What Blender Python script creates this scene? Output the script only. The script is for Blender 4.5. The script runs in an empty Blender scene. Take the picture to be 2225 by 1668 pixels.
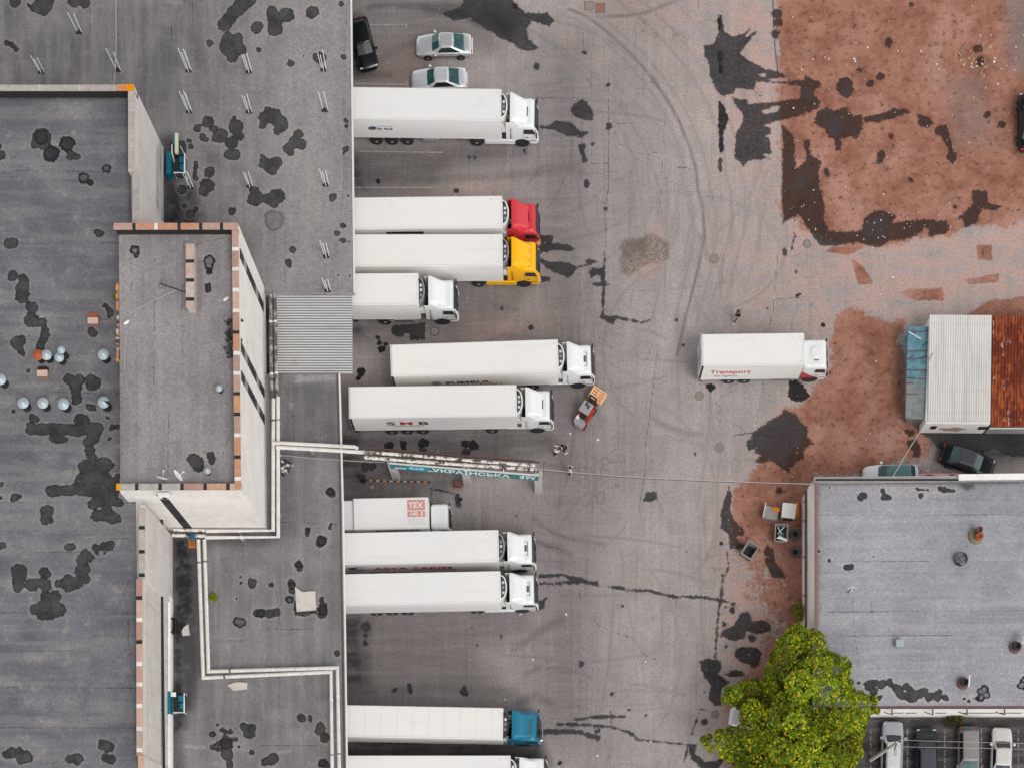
import bpy, math, random
import numpy as np
from mathutils import Vector, Matrix, Euler
random.seed(7); RNG = np.random.default_rng(11)
sc = bpy.context.scene
C = sc.collection
PI = math.pi
# ------------------------------------------------------------------ camera, sky, sun, exposure
CAM_H = 126.0; FPX = 3257.0; NX, NY = 1175.0, 2080.0; IMW = 2225.0; IMH = 1668.0
cd = bpy.data.cameras.new('camera'); cam = bpy.data.objects.new('camera', cd); C.objects.link(cam)
cam.location = (0, 0, CAM_H); cam.rotation_euler = (0, 0, 0)
cd.sensor_width = 36.0; cd.lens = FPX / IMW * 36.0
cd.shift_x = (IMW / 2 - NX) / IMW; cd.shift_y = (NY - IMH / 2) / IMW
cd.clip_end = 5000.0; cd.clip_start = 0.5
sc.camera = cam
SUN_EL, SUN_AZ = math.radians(58), math.radians(143)
w = bpy.data.worlds.new("World"); sc.world = w; w.use_nodes = True
wn = w.node_tree.nodes; wl = w.node_tree.links
bgn = wn['Background']
sky = wn.new('ShaderNodeTexSky'); sky.sky_type = 'NISHITA'; sky.sun_disc = False
sky.sun_elevation = SUN_EL; sky.sun_rotation = SUN_AZ
sky.air_density = 1.0; sky.dust_density = 4.0; sky.ozone_density = 1.0
hs = wn.new('ShaderNodeHueSaturation'); hs.inputs['Saturation'].default_value = 0.08
# overcast sky; extra gain towards the horizon, added to brighten vertical walls
tcw = wn.new('ShaderNodeTexCoord'); sxw = wn.new('ShaderNodeSeparateXYZ'); wl.new(tcw.outputs['Generated'], sxw.inputs[0])
mrw = wn.new('ShaderNodeMapRange'); mrw.inputs['From Min'].default_value = 0.0; mrw.inputs['From Max'].default_value = 0.75; mrw.inputs['To Min'].default_value = 5.5; mrw.inputs['To Max'].default_value = 1.0
wl.new(sxw.outputs[2], mrw.inputs['Value'])
vmw = wn.new('ShaderNodeVectorMath'); vmw.operation = 'SCALE'
wl.new(sky.outputs[0], hs.inputs['Color']); wl.new(hs.outputs[0], vmw.inputs[0]); wl.new(mrw.outputs[0], vmw.inputs['Scale']); wl.new(vmw.outputs[0], bgn.inputs['Color'])
bgn.inputs['Strength'].default_value = 0.085
sl = bpy.data.lights.new('sun', 'SUN'); sl.energy = 1.0; sl.angle = math.radians(24); sl.color = (1.0, 0.965, 0.92)
so = bpy.data.objects.new('sun', sl); C.objects.link(so)
sd_ = Vector((math.sin(SUN_AZ) * math.cos(SUN_EL), math.cos(SUN_AZ) * math.cos(SUN_EL), math.sin(SUN_EL)))
so.rotation_euler = (-sd_).to_track_quat('-Z', 'Y').to_euler(); so.location = (-60, 60, 90)
sc.view_settings.view_transform = 'Standard'; sc.view_settings.look = 'None'
sc.view_settings.exposure = -0.06; sc.view_settings.gamma = 1.0

def P(px, py, z=0.0):
    """photo pixel (of the 2225 wide photograph) of a point known to stand at height z -> world point"""
    k = (CAM_H - z) / FPX
    return Vector(((px - NX) * k, (NY - py) * k, z))
def T(x0, y0, u, v):
    return (x0 + u / 3.948, y0 + v / 3.948)

# ------------------------------------------------------------------ mesh helpers
class MB:
    def __init__(s): s.v = []; s.f = []; s.c = []
    def add(s, vs, fs, col=None):
        o = len(s.v); s.v += [tuple(p) for p in vs]
        for f in fs: s.f.append([i + o for i in f]); s.c.append(col)
        return s
    def box(s, x0, x1, y0, y1, z0, z1, col=None):
        vs = [(x0,y0,z0),(x1,y0,z0),(x1,y1,z0),(x0,y1,z0),(x0,y0,z1),(x1,y0,z1),(x1,y1,z1),(x0,y1,z1)]
        return s.add(vs, [(0,3,2,1),(4,5,6,7),(0,1,5,4),(1,2,6,5),(2,3,7,6),(3,0,4,7)], col)
    def bbox(s, x0, x1, y0, y1, z0, z1, b=.03, col=None):
        """box with chamfered edges (rounded rings)"""
        b = min(b, (x1-x0)*.45, (y1-y0)*.45, (z1-z0)*.45)
        rs = []
        for z, i in ((z0, b), (z0+b, 0), (z1-b, 0), (z1, b)):
            rs.append([(p[0], p[1], z) for p in rrect(x0+i, x1-i, y0+i, y1-i, b, 2)])
        return s.loft(rs, col=col)
    def loft(s, rings, cap0=True, cap1=True, closed=True, col=None):
        o = len(s.v); n = len(rings[0])
        for r in rings: s.v += [tuple(p) for p in r]
        m = n if closed else n - 1
        for k in range(len(rings) - 1):
            for i in range(m):
                j = (i + 1) % n
                s.f.append([o+k*n+i, o+k*n+j, o+(k+1)*n+j, o+(k+1)*n+i]); s.c.append(col)
        if cap0: s.f.append([o + i for i in reversed(range(n))]); s.c.append(col)
        if cap1: s.f.append([o + (len(rings)-1)*n + i for i in range(n)]); s.c.append(col)
        return s
    def prism(s, pts, z0, z1, col=None):
        if area(pts) < 0: pts = list(reversed(pts))
        return s.loft([[(p[0], p[1], z0) for p in pts], [(p[0], p[1], z1) for p in pts]], col=col)
    def cyl(s, p, r, h, axis='z', n=16, r2=None, col=None):
        r2 = r if r2 is None else r2
        def ring(rr, t):
            out = []
            for i in range(n):
                a = 2*PI*i/n; c, d = math.cos(a)*rr, math.sin(a)*rr
                if axis == 'z': out.append((p[0]+c, p[1]+d, p[2]+t))
                elif axis == 'y': out.append((p[0]+d, p[1]+t, p[2]+c))
                else: out.append((p[0]+t, p[1]+c, p[2]+d))
            return out
        return s.loft([ring(r, 0), ring(r2, h)], col=col)
    def rev(s, prof, c=(0,0,0), n=20, axis='z', col=None, cap=True):
        rings = []
        for r, t in prof:
            ring = []
            for i in range(n):
                a = 2*PI*i/n; x, y = math.cos(a)*r, math.sin(a)*r
                ring.append((c[0]+x, c[1]+y, c[2]+t) if axis == 'z' else (c[0]+y, c[1]+t, c[2]+x))
            rings.append(ring)
        return s.loft(rings, cap0=cap, cap1=cap, col=col)
    def tube(s, pts, r, n=8, col=None):
        pts = [Vector(p) for p in pts]; rings = []
        rr = r if isinstance(r, (list, tuple)) else [r]*len(pts)
        for i, p in enumerate(pts):
            a = pts[max(0, i-1)]; b = pts[min(len(pts)-1, i+1)]
            d = (b - a)
            if d.length < 1e-6: d = Vector((0,0,1))
            d.normalize()
            up = Vector((0,0,1)) if abs(d.z) < .95 else Vector((1,0,0))
            u = d.cross(up).normalized(); vv = u.cross(d).normalized()
            k = 1.0
            if 0 < i < len(pts)-1:
                d1 = (pts[i]-pts[i-1]).normalized(); c = max(.5, abs(d1.dot(d))); k = 1.0/c
            rings.append([p + (u*math.cos(2*PI*j/n)*k + vv*math.sin(2*PI*j/n))*rr[i] for j in range(n)])
        return s.loft(rings, col=col)
    def quad(s, a, b, c, d, col=None): return s.add([a, b, c, d], [(0,1,2,3)], col)
    def xf(s, M):
        s.v = [tuple(M @ Vector(p)) for p in s.v]; return s
    def mesh(s, name, mat, smooth=False):
        me = bpy.data.meshes.new(name); me.from_pydata(s.v, [], s.f)
        if any(c is not None for c in s.c):
            at = me.color_attributes.new('col', 'FLOAT_COLOR', 'CORNER')
            arr = []
            for c, f in zip(s.c, s.f):
                c = c or (.5,.5,.5)
                arr += [c[0], c[1], c[2], 1.0]*len(f)
            at.data.foreach_set('color', arr)
        if mat: me.materials.append(mat)
        if smooth:
            me.polygons.foreach_set('use_smooth', [True]*len(me.polygons))
        me.update(); return me
    def build(s, name, mat, parent=None, loc=None, rz=0, smooth=False):
        me = s.mesh(name, mat, smooth)
        o = bpy.data.objects.new(name, me); C.objects.link(o)
        if parent: o.parent = parent
        if loc is not None: o.location = loc
        if rz: o.rotation_euler = (0, 0, rz)
        return o
def area(p):
    return sum(p[i][0]*p[(i+1)%len(p)][1] - p[(i+1)%len(p)][0]*p[i][1] for i in range(len(p)))/2
def rrect(x0, x1, y0, y1, r, n=4):
    r = max(1e-4, min(r, (x1-x0)*.499, (y1-y0)*.499)); out = []
    for cx, cy, a0 in ((x1-r, y1-r, 0), (x0+r, y1-r, PI/2), (x0+r, y0+r, PI), (x1-r, y0+r, 1.5*PI)):
        for i in range(n+1):
            a = a0 + PI/2*i/n; out.append((cx + math.cos(a)*r, cy + math.sin(a)*r))
    return out
def empty(name, loc, rz=0):
    o = bpy.data.objects.new(name, None); C.objects.link(o); o.location = loc; o.rotation_euler = (0,0,rz)
    o.empty_display_size = .3; return o
def tag(o, label=None, cat=None, group=None, kind=None):
    if label: o['label'] = label
    if cat: o['category'] = cat
    if group: o['group'] = group
    if kind: o['kind'] = kind
    return o
def thing(name, loc, rz, label, cat, group=None): return tag(empty(name, loc, rz), label, cat, group)
def copy_tree(o, parent=None):
    c = o.copy(); C.objects.link(c); c.parent = parent
    for ch in list(o.children): copy_tree(ch, c)
    return c

# ------------------------------------------------------------------ node helper and materials
class NT:
    def __init__(s, name):
        s.m = bpy.data.materials.new(name); s.m.use_nodes = True
        s.n = s.m.node_tree.nodes; s.l = s.m.node_tree.links
        s.b = s.n['Principled BSDF']
        s.pos = s.n.new('ShaderNodeNewGeometry').outputs['Position']
    def put(s, sock, v):
        if hasattr(v, 'is_linked') or hasattr(v, 'links'): s.l.new(v, sock)
        else: sock.default_value = v
    def math(s, op, a, b=0.0, clamp=False):
        n = s.n.new('ShaderNodeMath'); n.operation = op; n.use_clamp = clamp
        s.put(n.inputs[0], a); s.put(n.inputs[1], b); return n.outputs[0]
    def noise(s, scale, detail=4, rough=.6, vec=None, dist=0.0):
        n = s.n.new('ShaderNodeTexNoise'); s.l.new(vec or s.pos, n.inputs['Vector'])
        n.inputs['Scale'].default_value = scale; n.inputs['Detail'].default_value = detail
        n.inputs['Roughness'].default_value = rough; n.inputs['Distortion'].default_value = dist
        return n.outputs['Fac']
    def scaled(s, x, y, z):
        n = s.n.new('ShaderNodeMapping'); s.l.new(s.pos, n.inputs['Vector']); n.inputs['Scale'].default_value = (x, y, z)
        return n.outputs[0]
    def voro(s, scale, feature='DISTANCE_TO_EDGE', vec=None):
        n = s.n.new('ShaderNodeTexVoronoi'); n.feature = feature; s.l.new(vec or s.pos, n.inputs['Vector'])
        n.inputs['Scale'].default_value = scale; return n.outputs['Distance']
    def attr(s, name, col=False):
        n = s.n.new('ShaderNodeAttribute'); n.attribute_name = name
        return n.outputs['Color'] if col else n.outputs['Fac']
    def ramp(s, x, lo, hi, a=0.0, b=1.0):
        n = s.n.new('ShaderNodeMapRange'); n.interpolation_type = 'SMOOTHSTEP'
        s.put(n.inputs['Value'], x); n.inputs['From Min'].default_value = lo; n.inputs['From Max'].default_value = hi
        n.inputs['To Min'].default_value = a; n.inputs['To Max'].default_value = b
        return n.outputs['Result']
    def mix(s, f, a, b, mode='MIX'):
        n = s.n.new('ShaderNodeMix'); n.data_type = 'RGBA'; n.blend_type = mode; n.clamp_factor = True
        s.put(n.inputs[0], f)
        for k, v in ((6, a), (7, b)):
            if isinstance(v, tuple): v = (v[0], v[1], v[2], 1.0)
            s.put(n.inputs[k], v)
        return n.outputs[2]
    def mul(s, col, f):
        n = s.n.new('ShaderNodeMix'); n.data_type = 'RGBA'; n.blend_type = 'MULTIPLY'; n.inputs[0].default_value = 1.0
        s.put(n.inputs[6], (col[0], col[1], col[2], 1.0) if isinstance(col, tuple) else col)
        cc = s.n.new('ShaderNodeCombineColor')
        for i in range(3): s.put(cc.inputs[i], f)
        s.l.new(cc.outputs[0], n.inputs[7]); return n.outputs[2]
    def bump(s, h, st=.3, d=.02):
        n = s.n.new('ShaderNodeBump'); n.inputs['Strength'].default_value = st; n.inputs['Distance'].default_value = d
        s.l.new(h, n.inputs['Height']); s.l.new(n.outputs[0], s.b.inputs['Normal'])
    def done(s, col, rough=.8, metal=0.0, spec=.3):
        s.put(s.b.inputs['Base Color'], (col[0], col[1], col[2], 1.0) if isinstance(col, tuple) else col)
        s.put(s.b.inputs['Roughness'], rough); s.put(s.b.inputs['Metallic'], metal)
        s.b.inputs['Specular IOR Level'].default_value = spec
        return s.m
def simple(name, col, rough=.6, metal=0.0, var=.25, scale=2.0, dirt=None, dirt_amt=.5, spec=.4, grain=.12):
    t = NT(name)
    n1 = t.noise(scale, 5, .65); n2 = t.noise(scale*7, 3)
    f = t.math('ADD', t.math('MULTIPLY', t.math('SUBTRACT', n1, .5), var*2), t.math('MULTIPLY', t.math('SUBTRACT', n2, .5), grain*2))
    c = t.mul(col, t.math('ADD', f, 1.0))
    if dirt:
        dm = t.ramp(t.noise(scale*.8, 6, .7), .5, .75, 0, dirt_amt); c = t.mix(dm, c, dirt)
    return t.done(c, rough, metal, spec)
def vcolm(name, rough=.85, var=.3, scale=5.0, metal=0.0):
    t = NT(name); c = t.attr('col', True)
    n1 = t.noise(scale, 6, .7); n2 = t.noise(scale*5, 3)
    f = t.math('ADD', t.math('MULTIPLY', t.math('SUBTRACT', n1, .5), var*2), t.math('MULTIPLY', t.math('SUBTRACT', n2, .5), var))
    return t.done(t.mul(c, t.math('ADD', f, 1.0)), rough, metal)

M = {}
t = NT('truck_white'); n1 = t.noise(.5, 5, .65); n2 = t.noise(1.0, 5, .7, vec=t.scaled(.12, 1.8, 1.0)); n3 = t.noise(3.0, 5, .7); n4 = t.noise(.09, 2)
c = t.mix(t.ramp(n4, .35, .65), (.815,.79,.755), (.775,.765,.75)); c = t.mix(t.ramp(n2, .50, .80, 0, .32), c, (.58,.54,.49)); c = t.mix(t.ramp(n1, .56, .78, 0, .30), c, (.60,.555,.51)); c = t.mix(t.ramp(n3, .66, .76, 0, .28), c, (.50,.46,.42))
M['white'] = t.done(c, .5, 0, .35)
M['white_cab'] = simple('cab_white', (.78,.785,.785), .3, var=.03, scale=1.0, dirt=(.55,.52,.5), dirt_amt=.15, grain=.02)
M['rail'] = simple('trailer_rail', (.70,.69,.68), .5, var=.12, scale=2)
M['seam'] = simple('trailer_seam', (.50,.49,.47), .6)
M['red'] = simple('cab_red', (.62,.045,.06), .3, var=.08, scale=3, grain=.03)
M['yellow'] = simple('cab_yellow', (.92,.46,.003), .35, var=.05, scale=2, grain=.03)
M['blue'] = simple('cab_blue', (.012,.165,.27), .3, var=.08, scale=2, grain=.03)
M['black'] = simple('black_plastic', (.02,.021,.024), .5, var=.2)
M['chassis'] = simple('chassis_dark', (.03,.03,.032), .7, var=.3)
M['rubber'] = simple('rubber', (.022,.022,.024), .85, var=.3, scale=9)
M['rim'] = simple('rim_grey', (.38,.38,.38), .45, .6)
M['tank'] = simple('tank_alloy', (.5,.5,.5), .35, .8)
M['chrome'] = simple('chrome', (.75,.75,.76), .15, 1.0, var=.03)
M['grill'] = simple('reefer_grill', (.10,.10,.115), .6, var=.5, scale=9)
def glassm(name, col):
    t = NT(name); return t.done(t.mul(col, t.ramp(t.noise(1.5, 2), .3, .7, .7, 1.3)), .06, 0.0, .6)
M['glass'] = glassm('dark_glass', (.015,.022,.03))
M['glass_teal'] = glassm('teal_glass', (.028,.085,.09))
M['lamp'] = simple('lamp_lens', (.7,.7,.68), .15, var=.1)
M['taillamp'] = simple('tail_lens', (.45,.02,.02), .2)
M['orange'] = simple('orange_paint', (.75,.25,.02), .5)
M['text_dark'] = simple('lettering_dark', (.03,.03,.04), .5, var=.3, scale=6)
M['text_grey'] = simple('lettering_grey', (.30,.29,.29), .5, var=.3, scale=6)
M['text_red'] = simple('lettering_red', (.55,.05,.05), .5, var=.25, scale=6)
M['text_blue'] = simple('lettering_blue', (.06,.10,.14), .5, var=.4, scale=6)
M['text_white'] = simple('lettering_white', (.75,.78,.76), .6, var=.2, scale=6)
M['vcol'] = vcolm('mixed_painted')
M['coping'] = vcolm('coping_brick', .9, .45, 3.0)
M['pipe'] = None

# ------------------------------------------------------------------ lettering (made first, while the scene is small)
TXT = {}
def text_mesh(key, body, size, mat, align='LEFT', sx=1.0, bold=0.0):
    cu = bpy.data.curves.new('lettering', 'FONT'); cu.body = body; cu.size = size; cu.extrude = .006; cu.offset = bold
    cu.align_x = align; cu.resolution_u = 3
    ob = bpy.data.objects.new('lettering', cu); C.objects.link(ob)
    dg = bpy.context.evaluated_depsgraph_get()
    me = bpy.data.meshes.new_from_object(ob.evaluated_get(dg))
    bpy.data.objects.remove(ob); bpy.data.curves.remove(cu)
    me.name = 'lettering'; me.materials.clear(); me.materials.append(mat)
    me.transform(Matrix.Diagonal((sx, 1, 1, 1)))
    TXT[key] = me
text_mesh('sumbul', 'SUMBUL', .62, M['text_dark'], sx=1.65, bold=.02)
text_mesh('smb_s', 'S', .95, M['text_dark'], sx=1.75, bold=.02)
text_mesh('smb_m', 'M', .95, M['text_red'], sx=1.62, bold=.02)
text_mesh('smb_b', 'B', .95, M['text_dark'], sx=1.65, bold=.02)
text_mesh('transport', 'Transport', .95, M['text_red'], sx=.86, bold=.012)
text_mesh('transport2', 'ery logistics', .62, M['text_grey'], sx=.66)
text_mesh('schenker', 'SCHENKER', .62, M['text_dark'], sx=1.2, bold=.01)
text_mesh('asya', 'ASYA TARIM', .95, M['text_red'], sx=1.22, bold=.03)
text_mesh('tex', 'TEX', .64, M['text_white'], bold=.01)
text_mesh('tex2', '140  0', .44, M['text_white'], bold=.01)
text_mesh('ukr', 'УКРАЇНСЬКА', 1.05, M['text_white'], sx=.92, bold=.02)
text_mesh('firm', 'ФРУ', 1.05, M['text_white'], sx=.60, bold=.02)
text_mesh('sto', 'О.І.О', .58, M['text_white'], sx=.85, bold=.01)
def put_text(key, parent, x, y, z, mode='south', rz=0, name='lettering'):
    o = bpy.data.objects.new(name, TXT[key]); C.objects.link(o); o.parent = parent; o.location = (x, y, z)
    o.rotation_euler = (PI/2, 0, rz) if mode == 'south' else (0, 0, rz)
    return o

# ------------------------------------------------------------------ stained surfaces: fine grids that carry signed distances to every stain
class Surf:
    """grid over a bilinear quad (photo pixels at height z); attributes hold distances (m) to stains drawn as outlines"""
    def __init__(s, corners, z, res, far=None):
        s.z = z
        c = [P(*p, z) for p in corners]                       # NW NE SE SW
        nu = max(2, int((c[1]-c[0]).length/res)); nv = max(2, int((c[3]-c[0]).length/res))
        u = np.linspace(0, 1, nu); v = np.linspace(0, 1, nv)
        if far:
            ext = np.array([.04, .12, .4, 1.2, 3.5])*far
            u = np.concatenate([-ext[::-1], u, 1+ext]); v = np.concatenate([-ext[::-1], v, 1+ext])
        nu, nv = len(u), len(v)
        U, V = np.meshgrid(u, v)
        xs = [p.x for p in c]; ys = [p.y for p in c]
        bl = lambda q: (q[0]*(1-U)+q[1]*U)*(1-V) + (q[3]*(1-U)+q[2]*U)*V
        s.X, s.Y = bl(xs), bl(ys); s.nu, s.nv = nu, nv
        s.A = {}
    def fld(s, name, init=1.0):
        if name not in s.A: s.A[name] = np.full(s.X.shape, init, dtype=np.float64)
        return s.A[name]
    def win(s, pts, m):
        x0 = min(p[0] for p in pts)-m; x1 = max(p[0] for p in pts)+m; y0 = min(p[1] for p in pts)-m; y1 = max(p[1] for p in pts)+m
        col = np.where((s.X.max(0) >= x0) & (s.X.min(0) <= x1))[0]; row = np.where((s.Y.max(1) >= y0) & (s.Y.min(1) <= y1))[0]
        if len(col) == 0 or len(row) == 0: return None
        return slice(row[0], row[-1]+1), slice(col[0], col[-1]+1)
    def w(s, pts): return [(P(p[0], p[1], s.z).x, P(p[0], p[1], s.z).y) for p in pts]
    @staticmethod
    def segd(X, Y, a, b):
        dx, dy = b[0]-a[0], b[1]-a[1]; L = dx*dx+dy*dy+1e-9
        t = np.clip(((X-a[0])*dx+(Y-a[1])*dy)/L, 0, 1)
        return np.hypot(X-a[0]-t*dx, Y-a[1]-t*dy)
    def polysd(s, X, Y, p):
        d = np.full(X.shape, 1e9); ins = np.zeros(X.shape, bool)
        for i in range(len(p)):
            a, b = p[i], p[(i+1) % len(p)]
            d = np.minimum(d, s.segd(X, Y, a, b))
            if a[1] != b[1]:
                c = ((a[1] > Y) != (b[1] > Y)) & (X < (b[0]-a[0])*(Y-a[1])/(b[1]-a[1])+a[0]); ins ^= c
        return np.where(ins, -d, d)
    def poly(s, name, pts, m=1.0):
        f = s.fld(name); p = s.w(pts); k = s.win(p, m)
        if k: f[k] = np.minimum(f[k], s.polysd(s.X[k], s.Y[k], p))
    def line(s, name, pts, r, m=1.0):
        """stroke of half width r metres"""
        f = s.fld(name); p = s.w(pts); k = s.win(p, m+r)
        if not k: return
        d = np.full(f[k].shape, 1e9)
        for a, b in zip(p[:-1], p[1:]): d = np.minimum(d, s.segd(s.X[k], s.Y[k], a, b))
        f[k] = np.minimum(f[k], d-r)
    def dot(s, name, x, y, r, m=1.0):
        f = s.fld(name); p = P(x, y, s.z); k = s.win([(p.x, p.y)], m+r)
        if k:
            d = np.hypot(s.X[k]-p.x, s.Y[k]-p.y)-r; g = f[k]; h = np.clip(.5+.5*(g-d)/.22, 0, 1)
            f[k] = np.where(g < .8, g*(1-h)+d*h-.22*h*(1-h), np.minimum(g, d))
    def soft(s, name, pts, fall, amt, closed=True, r=0.0):
        """gradual grime / dust / painted shade: added amount fading over «fall» metres"""
        f = s.fld(name, 0.0); p = s.w(pts); k = s.win(p, fall+r)
        if not k: return
        X, Y = s.X[k], s.Y[k]
        if closed: d = s.polysd(X, Y, p)
        else:
            d = np.full(X.shape, 1e9)
            for a, b in zip(p[:-1], p[1:]): d = np.minimum(d, s.segd(X, Y, a, b))
            d -= r
        t = np.clip((fall-d)/(2*fall), 0, 1); t = t*t*(3-2*t)
        f[k] = np.maximum(f[k], t*amt)
    def build(s, name, mat, parent=None):
        nu, nv = s.nu, s.nv; n = nu*nv
        co = np.empty((n, 3), np.float32); co[:, 0] = s.X.ravel(); co[:, 1] = s.Y.ravel(); co[:, 2] = s.z
        me = bpy.data.meshes.new(name); me.vertices.add(n); me.vertices.foreach_set('co', co.ravel())
        r, c = np.meshgrid(np.arange(nv-1), np.arange(nu-1), indexing='ij'); a = (r*nu+c).ravel()
        q = np.stack([a+nu, a+nu+1, a+1, a], 1).astype(np.int32); nf = len(q)      # v runs towards -Y
        me.loops.add(nf*4); me.loops.foreach_set('vertex_index', q.ravel())
        me.polygons.add(nf); me.polygons.foreach_set('loop_start', np.arange(0, nf*4, 4, dtype=np.int32))
        me.polygons.foreach_set('loop_total', np.full(nf, 4, dtype=np.int32))
        for k, f in s.A.items():
            at = me.attributes.new(k, 'FLOAT', 'POINT'); at.data.foreach_set('value', f.ravel().astype(np.float32))
        me.update(calc_edges=True); me.materials.append(mat)
        o = bpy.data.objects.new(name, me); C.objects.link(o)
        if parent: o.parent = parent
        return o
def nums(t): return [float(x) for x in t.replace(';', ' ').replace(',', ' ').split()]
def tp(tile, txt):
    """outline read off an enlarged tile of the photograph -> photo pixels"""
    a = nums(txt); k = 3.948 if len(tile) == 2 else tile[2]
    return [(tile[0]+a[i]/k, tile[1]+a[i+1]/k) for i in range(0, len(a), 2)]

# ---- ground material
t = NT('yard_ground')
n_big = t.noise(.07, 3, .5); n_mid = t.noise(.45, 6, .65); n_f = t.noise(3.2, 5, .65); n_g = t.noise(8.0, 2, .5)
n_st = t.noise(1.0, 5, .65, vec=t.scaled(.18, 1.6, 1)); n_sv = t.noise(1.0, 5, .65, vec=t.scaled(1.6, .12, 1))
asph = t.mix(t.ramp(n_mid, .3, .7), (.340,.300,.290), (.430,.380,.368))
asph = t.mix(t.ramp(n_big, .35, .65, 0, .55), asph, (.300,.270,.263))
asph = t.mix(t.ramp(n_sv, .45, .75, 0, .45), asph, (.50,.448,.435)); asph = t.mix(t.ramp(t.noise(1.0, 6, .7, vec=t.scaled(2.2, .10, 1)), .50, .74, 0, .42), asph, (.19,.168,.163)); asph = t.mix(t.ramp(t.noise(1.2, 6, .72), .56, .74, 0, .36), asph, (.18,.16,.155))
speck = t.voro(9.0, 'F1'); asph = t.mix(t.ramp(speck, .10, .22, .25, 0), asph, (.10,.095,.095))
cr = t.voro(.42, 'DISTANCE_TO_EDGE', vec=None)
warp = t.n.new('ShaderNodeVectorMath'); warp.operation = 'ADD'
wn_ = t.n.new('ShaderNodeTexNoise'); wn_.inputs['Scale'].default_value = .9; wn_.inputs['Detail'].default_value = 5; t.l.new(t.pos, wn_.inputs['Vector'])
sc2 = t.n.new('ShaderNodeVectorMath'); sc2.operation = 'SCALE'; sc2.inputs[3].default_value = 2.2; t.l.new(wn_.outputs['Color'], sc2.inputs[0])
t.l.new(t.pos, warp.inputs[0]); t.l.new(sc2.outputs[0], warp.inputs[1])
crk = t.voro(.16, vec=warp.outputs[0]); crk2 = t.voro(.5, vec=warp.outputs[0])
cm = t.math('MULTIPLY', t.ramp(crk, .002, .010, .36, 0), t.ramp(n_big, .40, .6))
cm2 = t.math('MULTIPLY', t.ramp(crk2, .004, .018, .28, 0), t.ramp(t.noise(.11, 2), .55, .68))
asph = t.mix(cm, asph, (.085,.08,.078)); asph = t.mix(cm2, asph, (.10,.09,.086))
# red dust on asphalt, then bare red earth
dust = t.attr('dust'); dm = t.math('MULTIPLY', dust, t.ramp(t.math('ADD', t.math('MULTIPLY', n_mid, .5), t.math('MULTIPLY', n_st, .5)), .36, .62), True)
base = t.mix(dm, asph, (.50,.315,.262))
dirt = t.attr('dirt'); dn = t.math('ADD', t.math('MULTIPLY', t.math('SUBTRACT', n_mid, .5), 1.7), t.math('MULTIPLY', t.math('SUBTRACT', n_f, .5), .9))
dmask = t.ramp(t.math('ADD', dirt, t.math('MULTIPLY', dn, t.ramp(dirt, 0.02, .12))), .38, .62)
dcol = t.mix(t.ramp(n_mid, .32, .68), (.240,.100,.066), (.385,.187,.132))
dcol = t.mix(t.ramp(t.noise(.22, 4), .48, .68, 0, .75), dcol, (.45,.25,.195))
n_p = t.noise(2.0, 6, .75); dcol = t.mix(t.ramp(n_p, .53, .66, 0, .85), dcol, (.085,.036,.026)); dcol = t.mix(t.ramp(n_p, .30, .43, .7, 0), dcol, (.46,.27,.21))
dcol = t.mix(t.ramp(t.attr('grey'), .1, .9, 0, .7), dcol, (.20,.165,.155))
base = t.mix(dmask, base, dcol)
# crumbled cobble patch
cob = t.attr('cob'); ce = t.voro(4.2); cob_c = t.mix(t.ramp(ce, .01, .10), (.13,.11,.10), t.mix(t.ramp(n_mid, .42, .58), (.15,.115,.10), t.mix(t.ramp(n_f, .4, .6), (.26,.20,.18), (.42,.30,.255))))
cbm = t.ramp(t.math('ADD', cob, t.math('MULTIPLY', dn, 1.1)), .25, .75, 0, .85); base = t.mix(cbm, base, cob_c)
# grime (worked-in, gradual), plus ground shade painted by trucks and eaves
grime_shade = t.attr('grime_shade'); gm = t.math('MULTIPLY', grime_shade, t.ramp(t.math('ADD', t.math('MULTIPLY', n_mid, .45), t.math('MULTIPLY', n_st, .55)), .25, .6, .55, 1.05), True)
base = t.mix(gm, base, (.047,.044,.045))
tyre = t.attr('tyre'); base = t.mix(t.math('MULTIPLY', t.math('MULTIPLY', tyre, t.ramp(n_mid, .3, .65, .45, 1.0)), t.ramp(n_f, .25, .6, .55, 1.0)), base, (.075,.07,.07))
# worn white bay lines
pt = t.attr('paint'); pm = t.math('MULTIPLY', t.ramp(pt, -.01, .03, 1, 0), t.ramp(n_f, .38, .62, .75, .12)); base = t.mix(pm, base, (.48,.46,.45))
# joints and drawn cracks
jo = t.attr('joint'); jm = t.ramp(t.math('ADD', jo, t.math('MULTIPLY', t.math('SUBTRACT', n_f, .5), .10)), -.015, .03, .75, 0); base = t.mix(jm, base, (.07,.064,.062))
# wet / oily stains: medium and black, ragged outline, plus shade painted south of the sheds
wob = t.math('ADD', t.math('MULTIPLY', t.math('SUBTRACT', t.noise(1.1, 6, .7), .5), .62), t.math('MULTIPLY', t.math('SUBTRACT', n_f, .5), .42))
ws = t.math('ADD', t.attr('wet_shade'), wob); ws = t.math('ADD', ws, t.math('MULTIPLY', t.math('MULTIPLY', t.math('SUBTRACT', n_p, .5), dmask), .75)); wm = t.math('MULTIPLY', t.ramp(ws, -.09, .07, 1, 0), t.ramp(n_f, .25, .6, .86, 1.0))
wcol = t.mix(t.ramp(n_mid, .3, .7), (.017,.0165,.019), (.042,.040,.043)); wcol = t.mix(t.ramp(ws, -.16, -.03, 0, .6), wcol, (.012,.012,.014))
wcol = t.mix(dmask, wcol, t.mix(t.ramp(n_f, .4, .62), (.020,.012,.011), (.055,.028,.022)))
base = t.mix(t.math('MULTIPLY', wm, .95), base, wcol)
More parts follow.
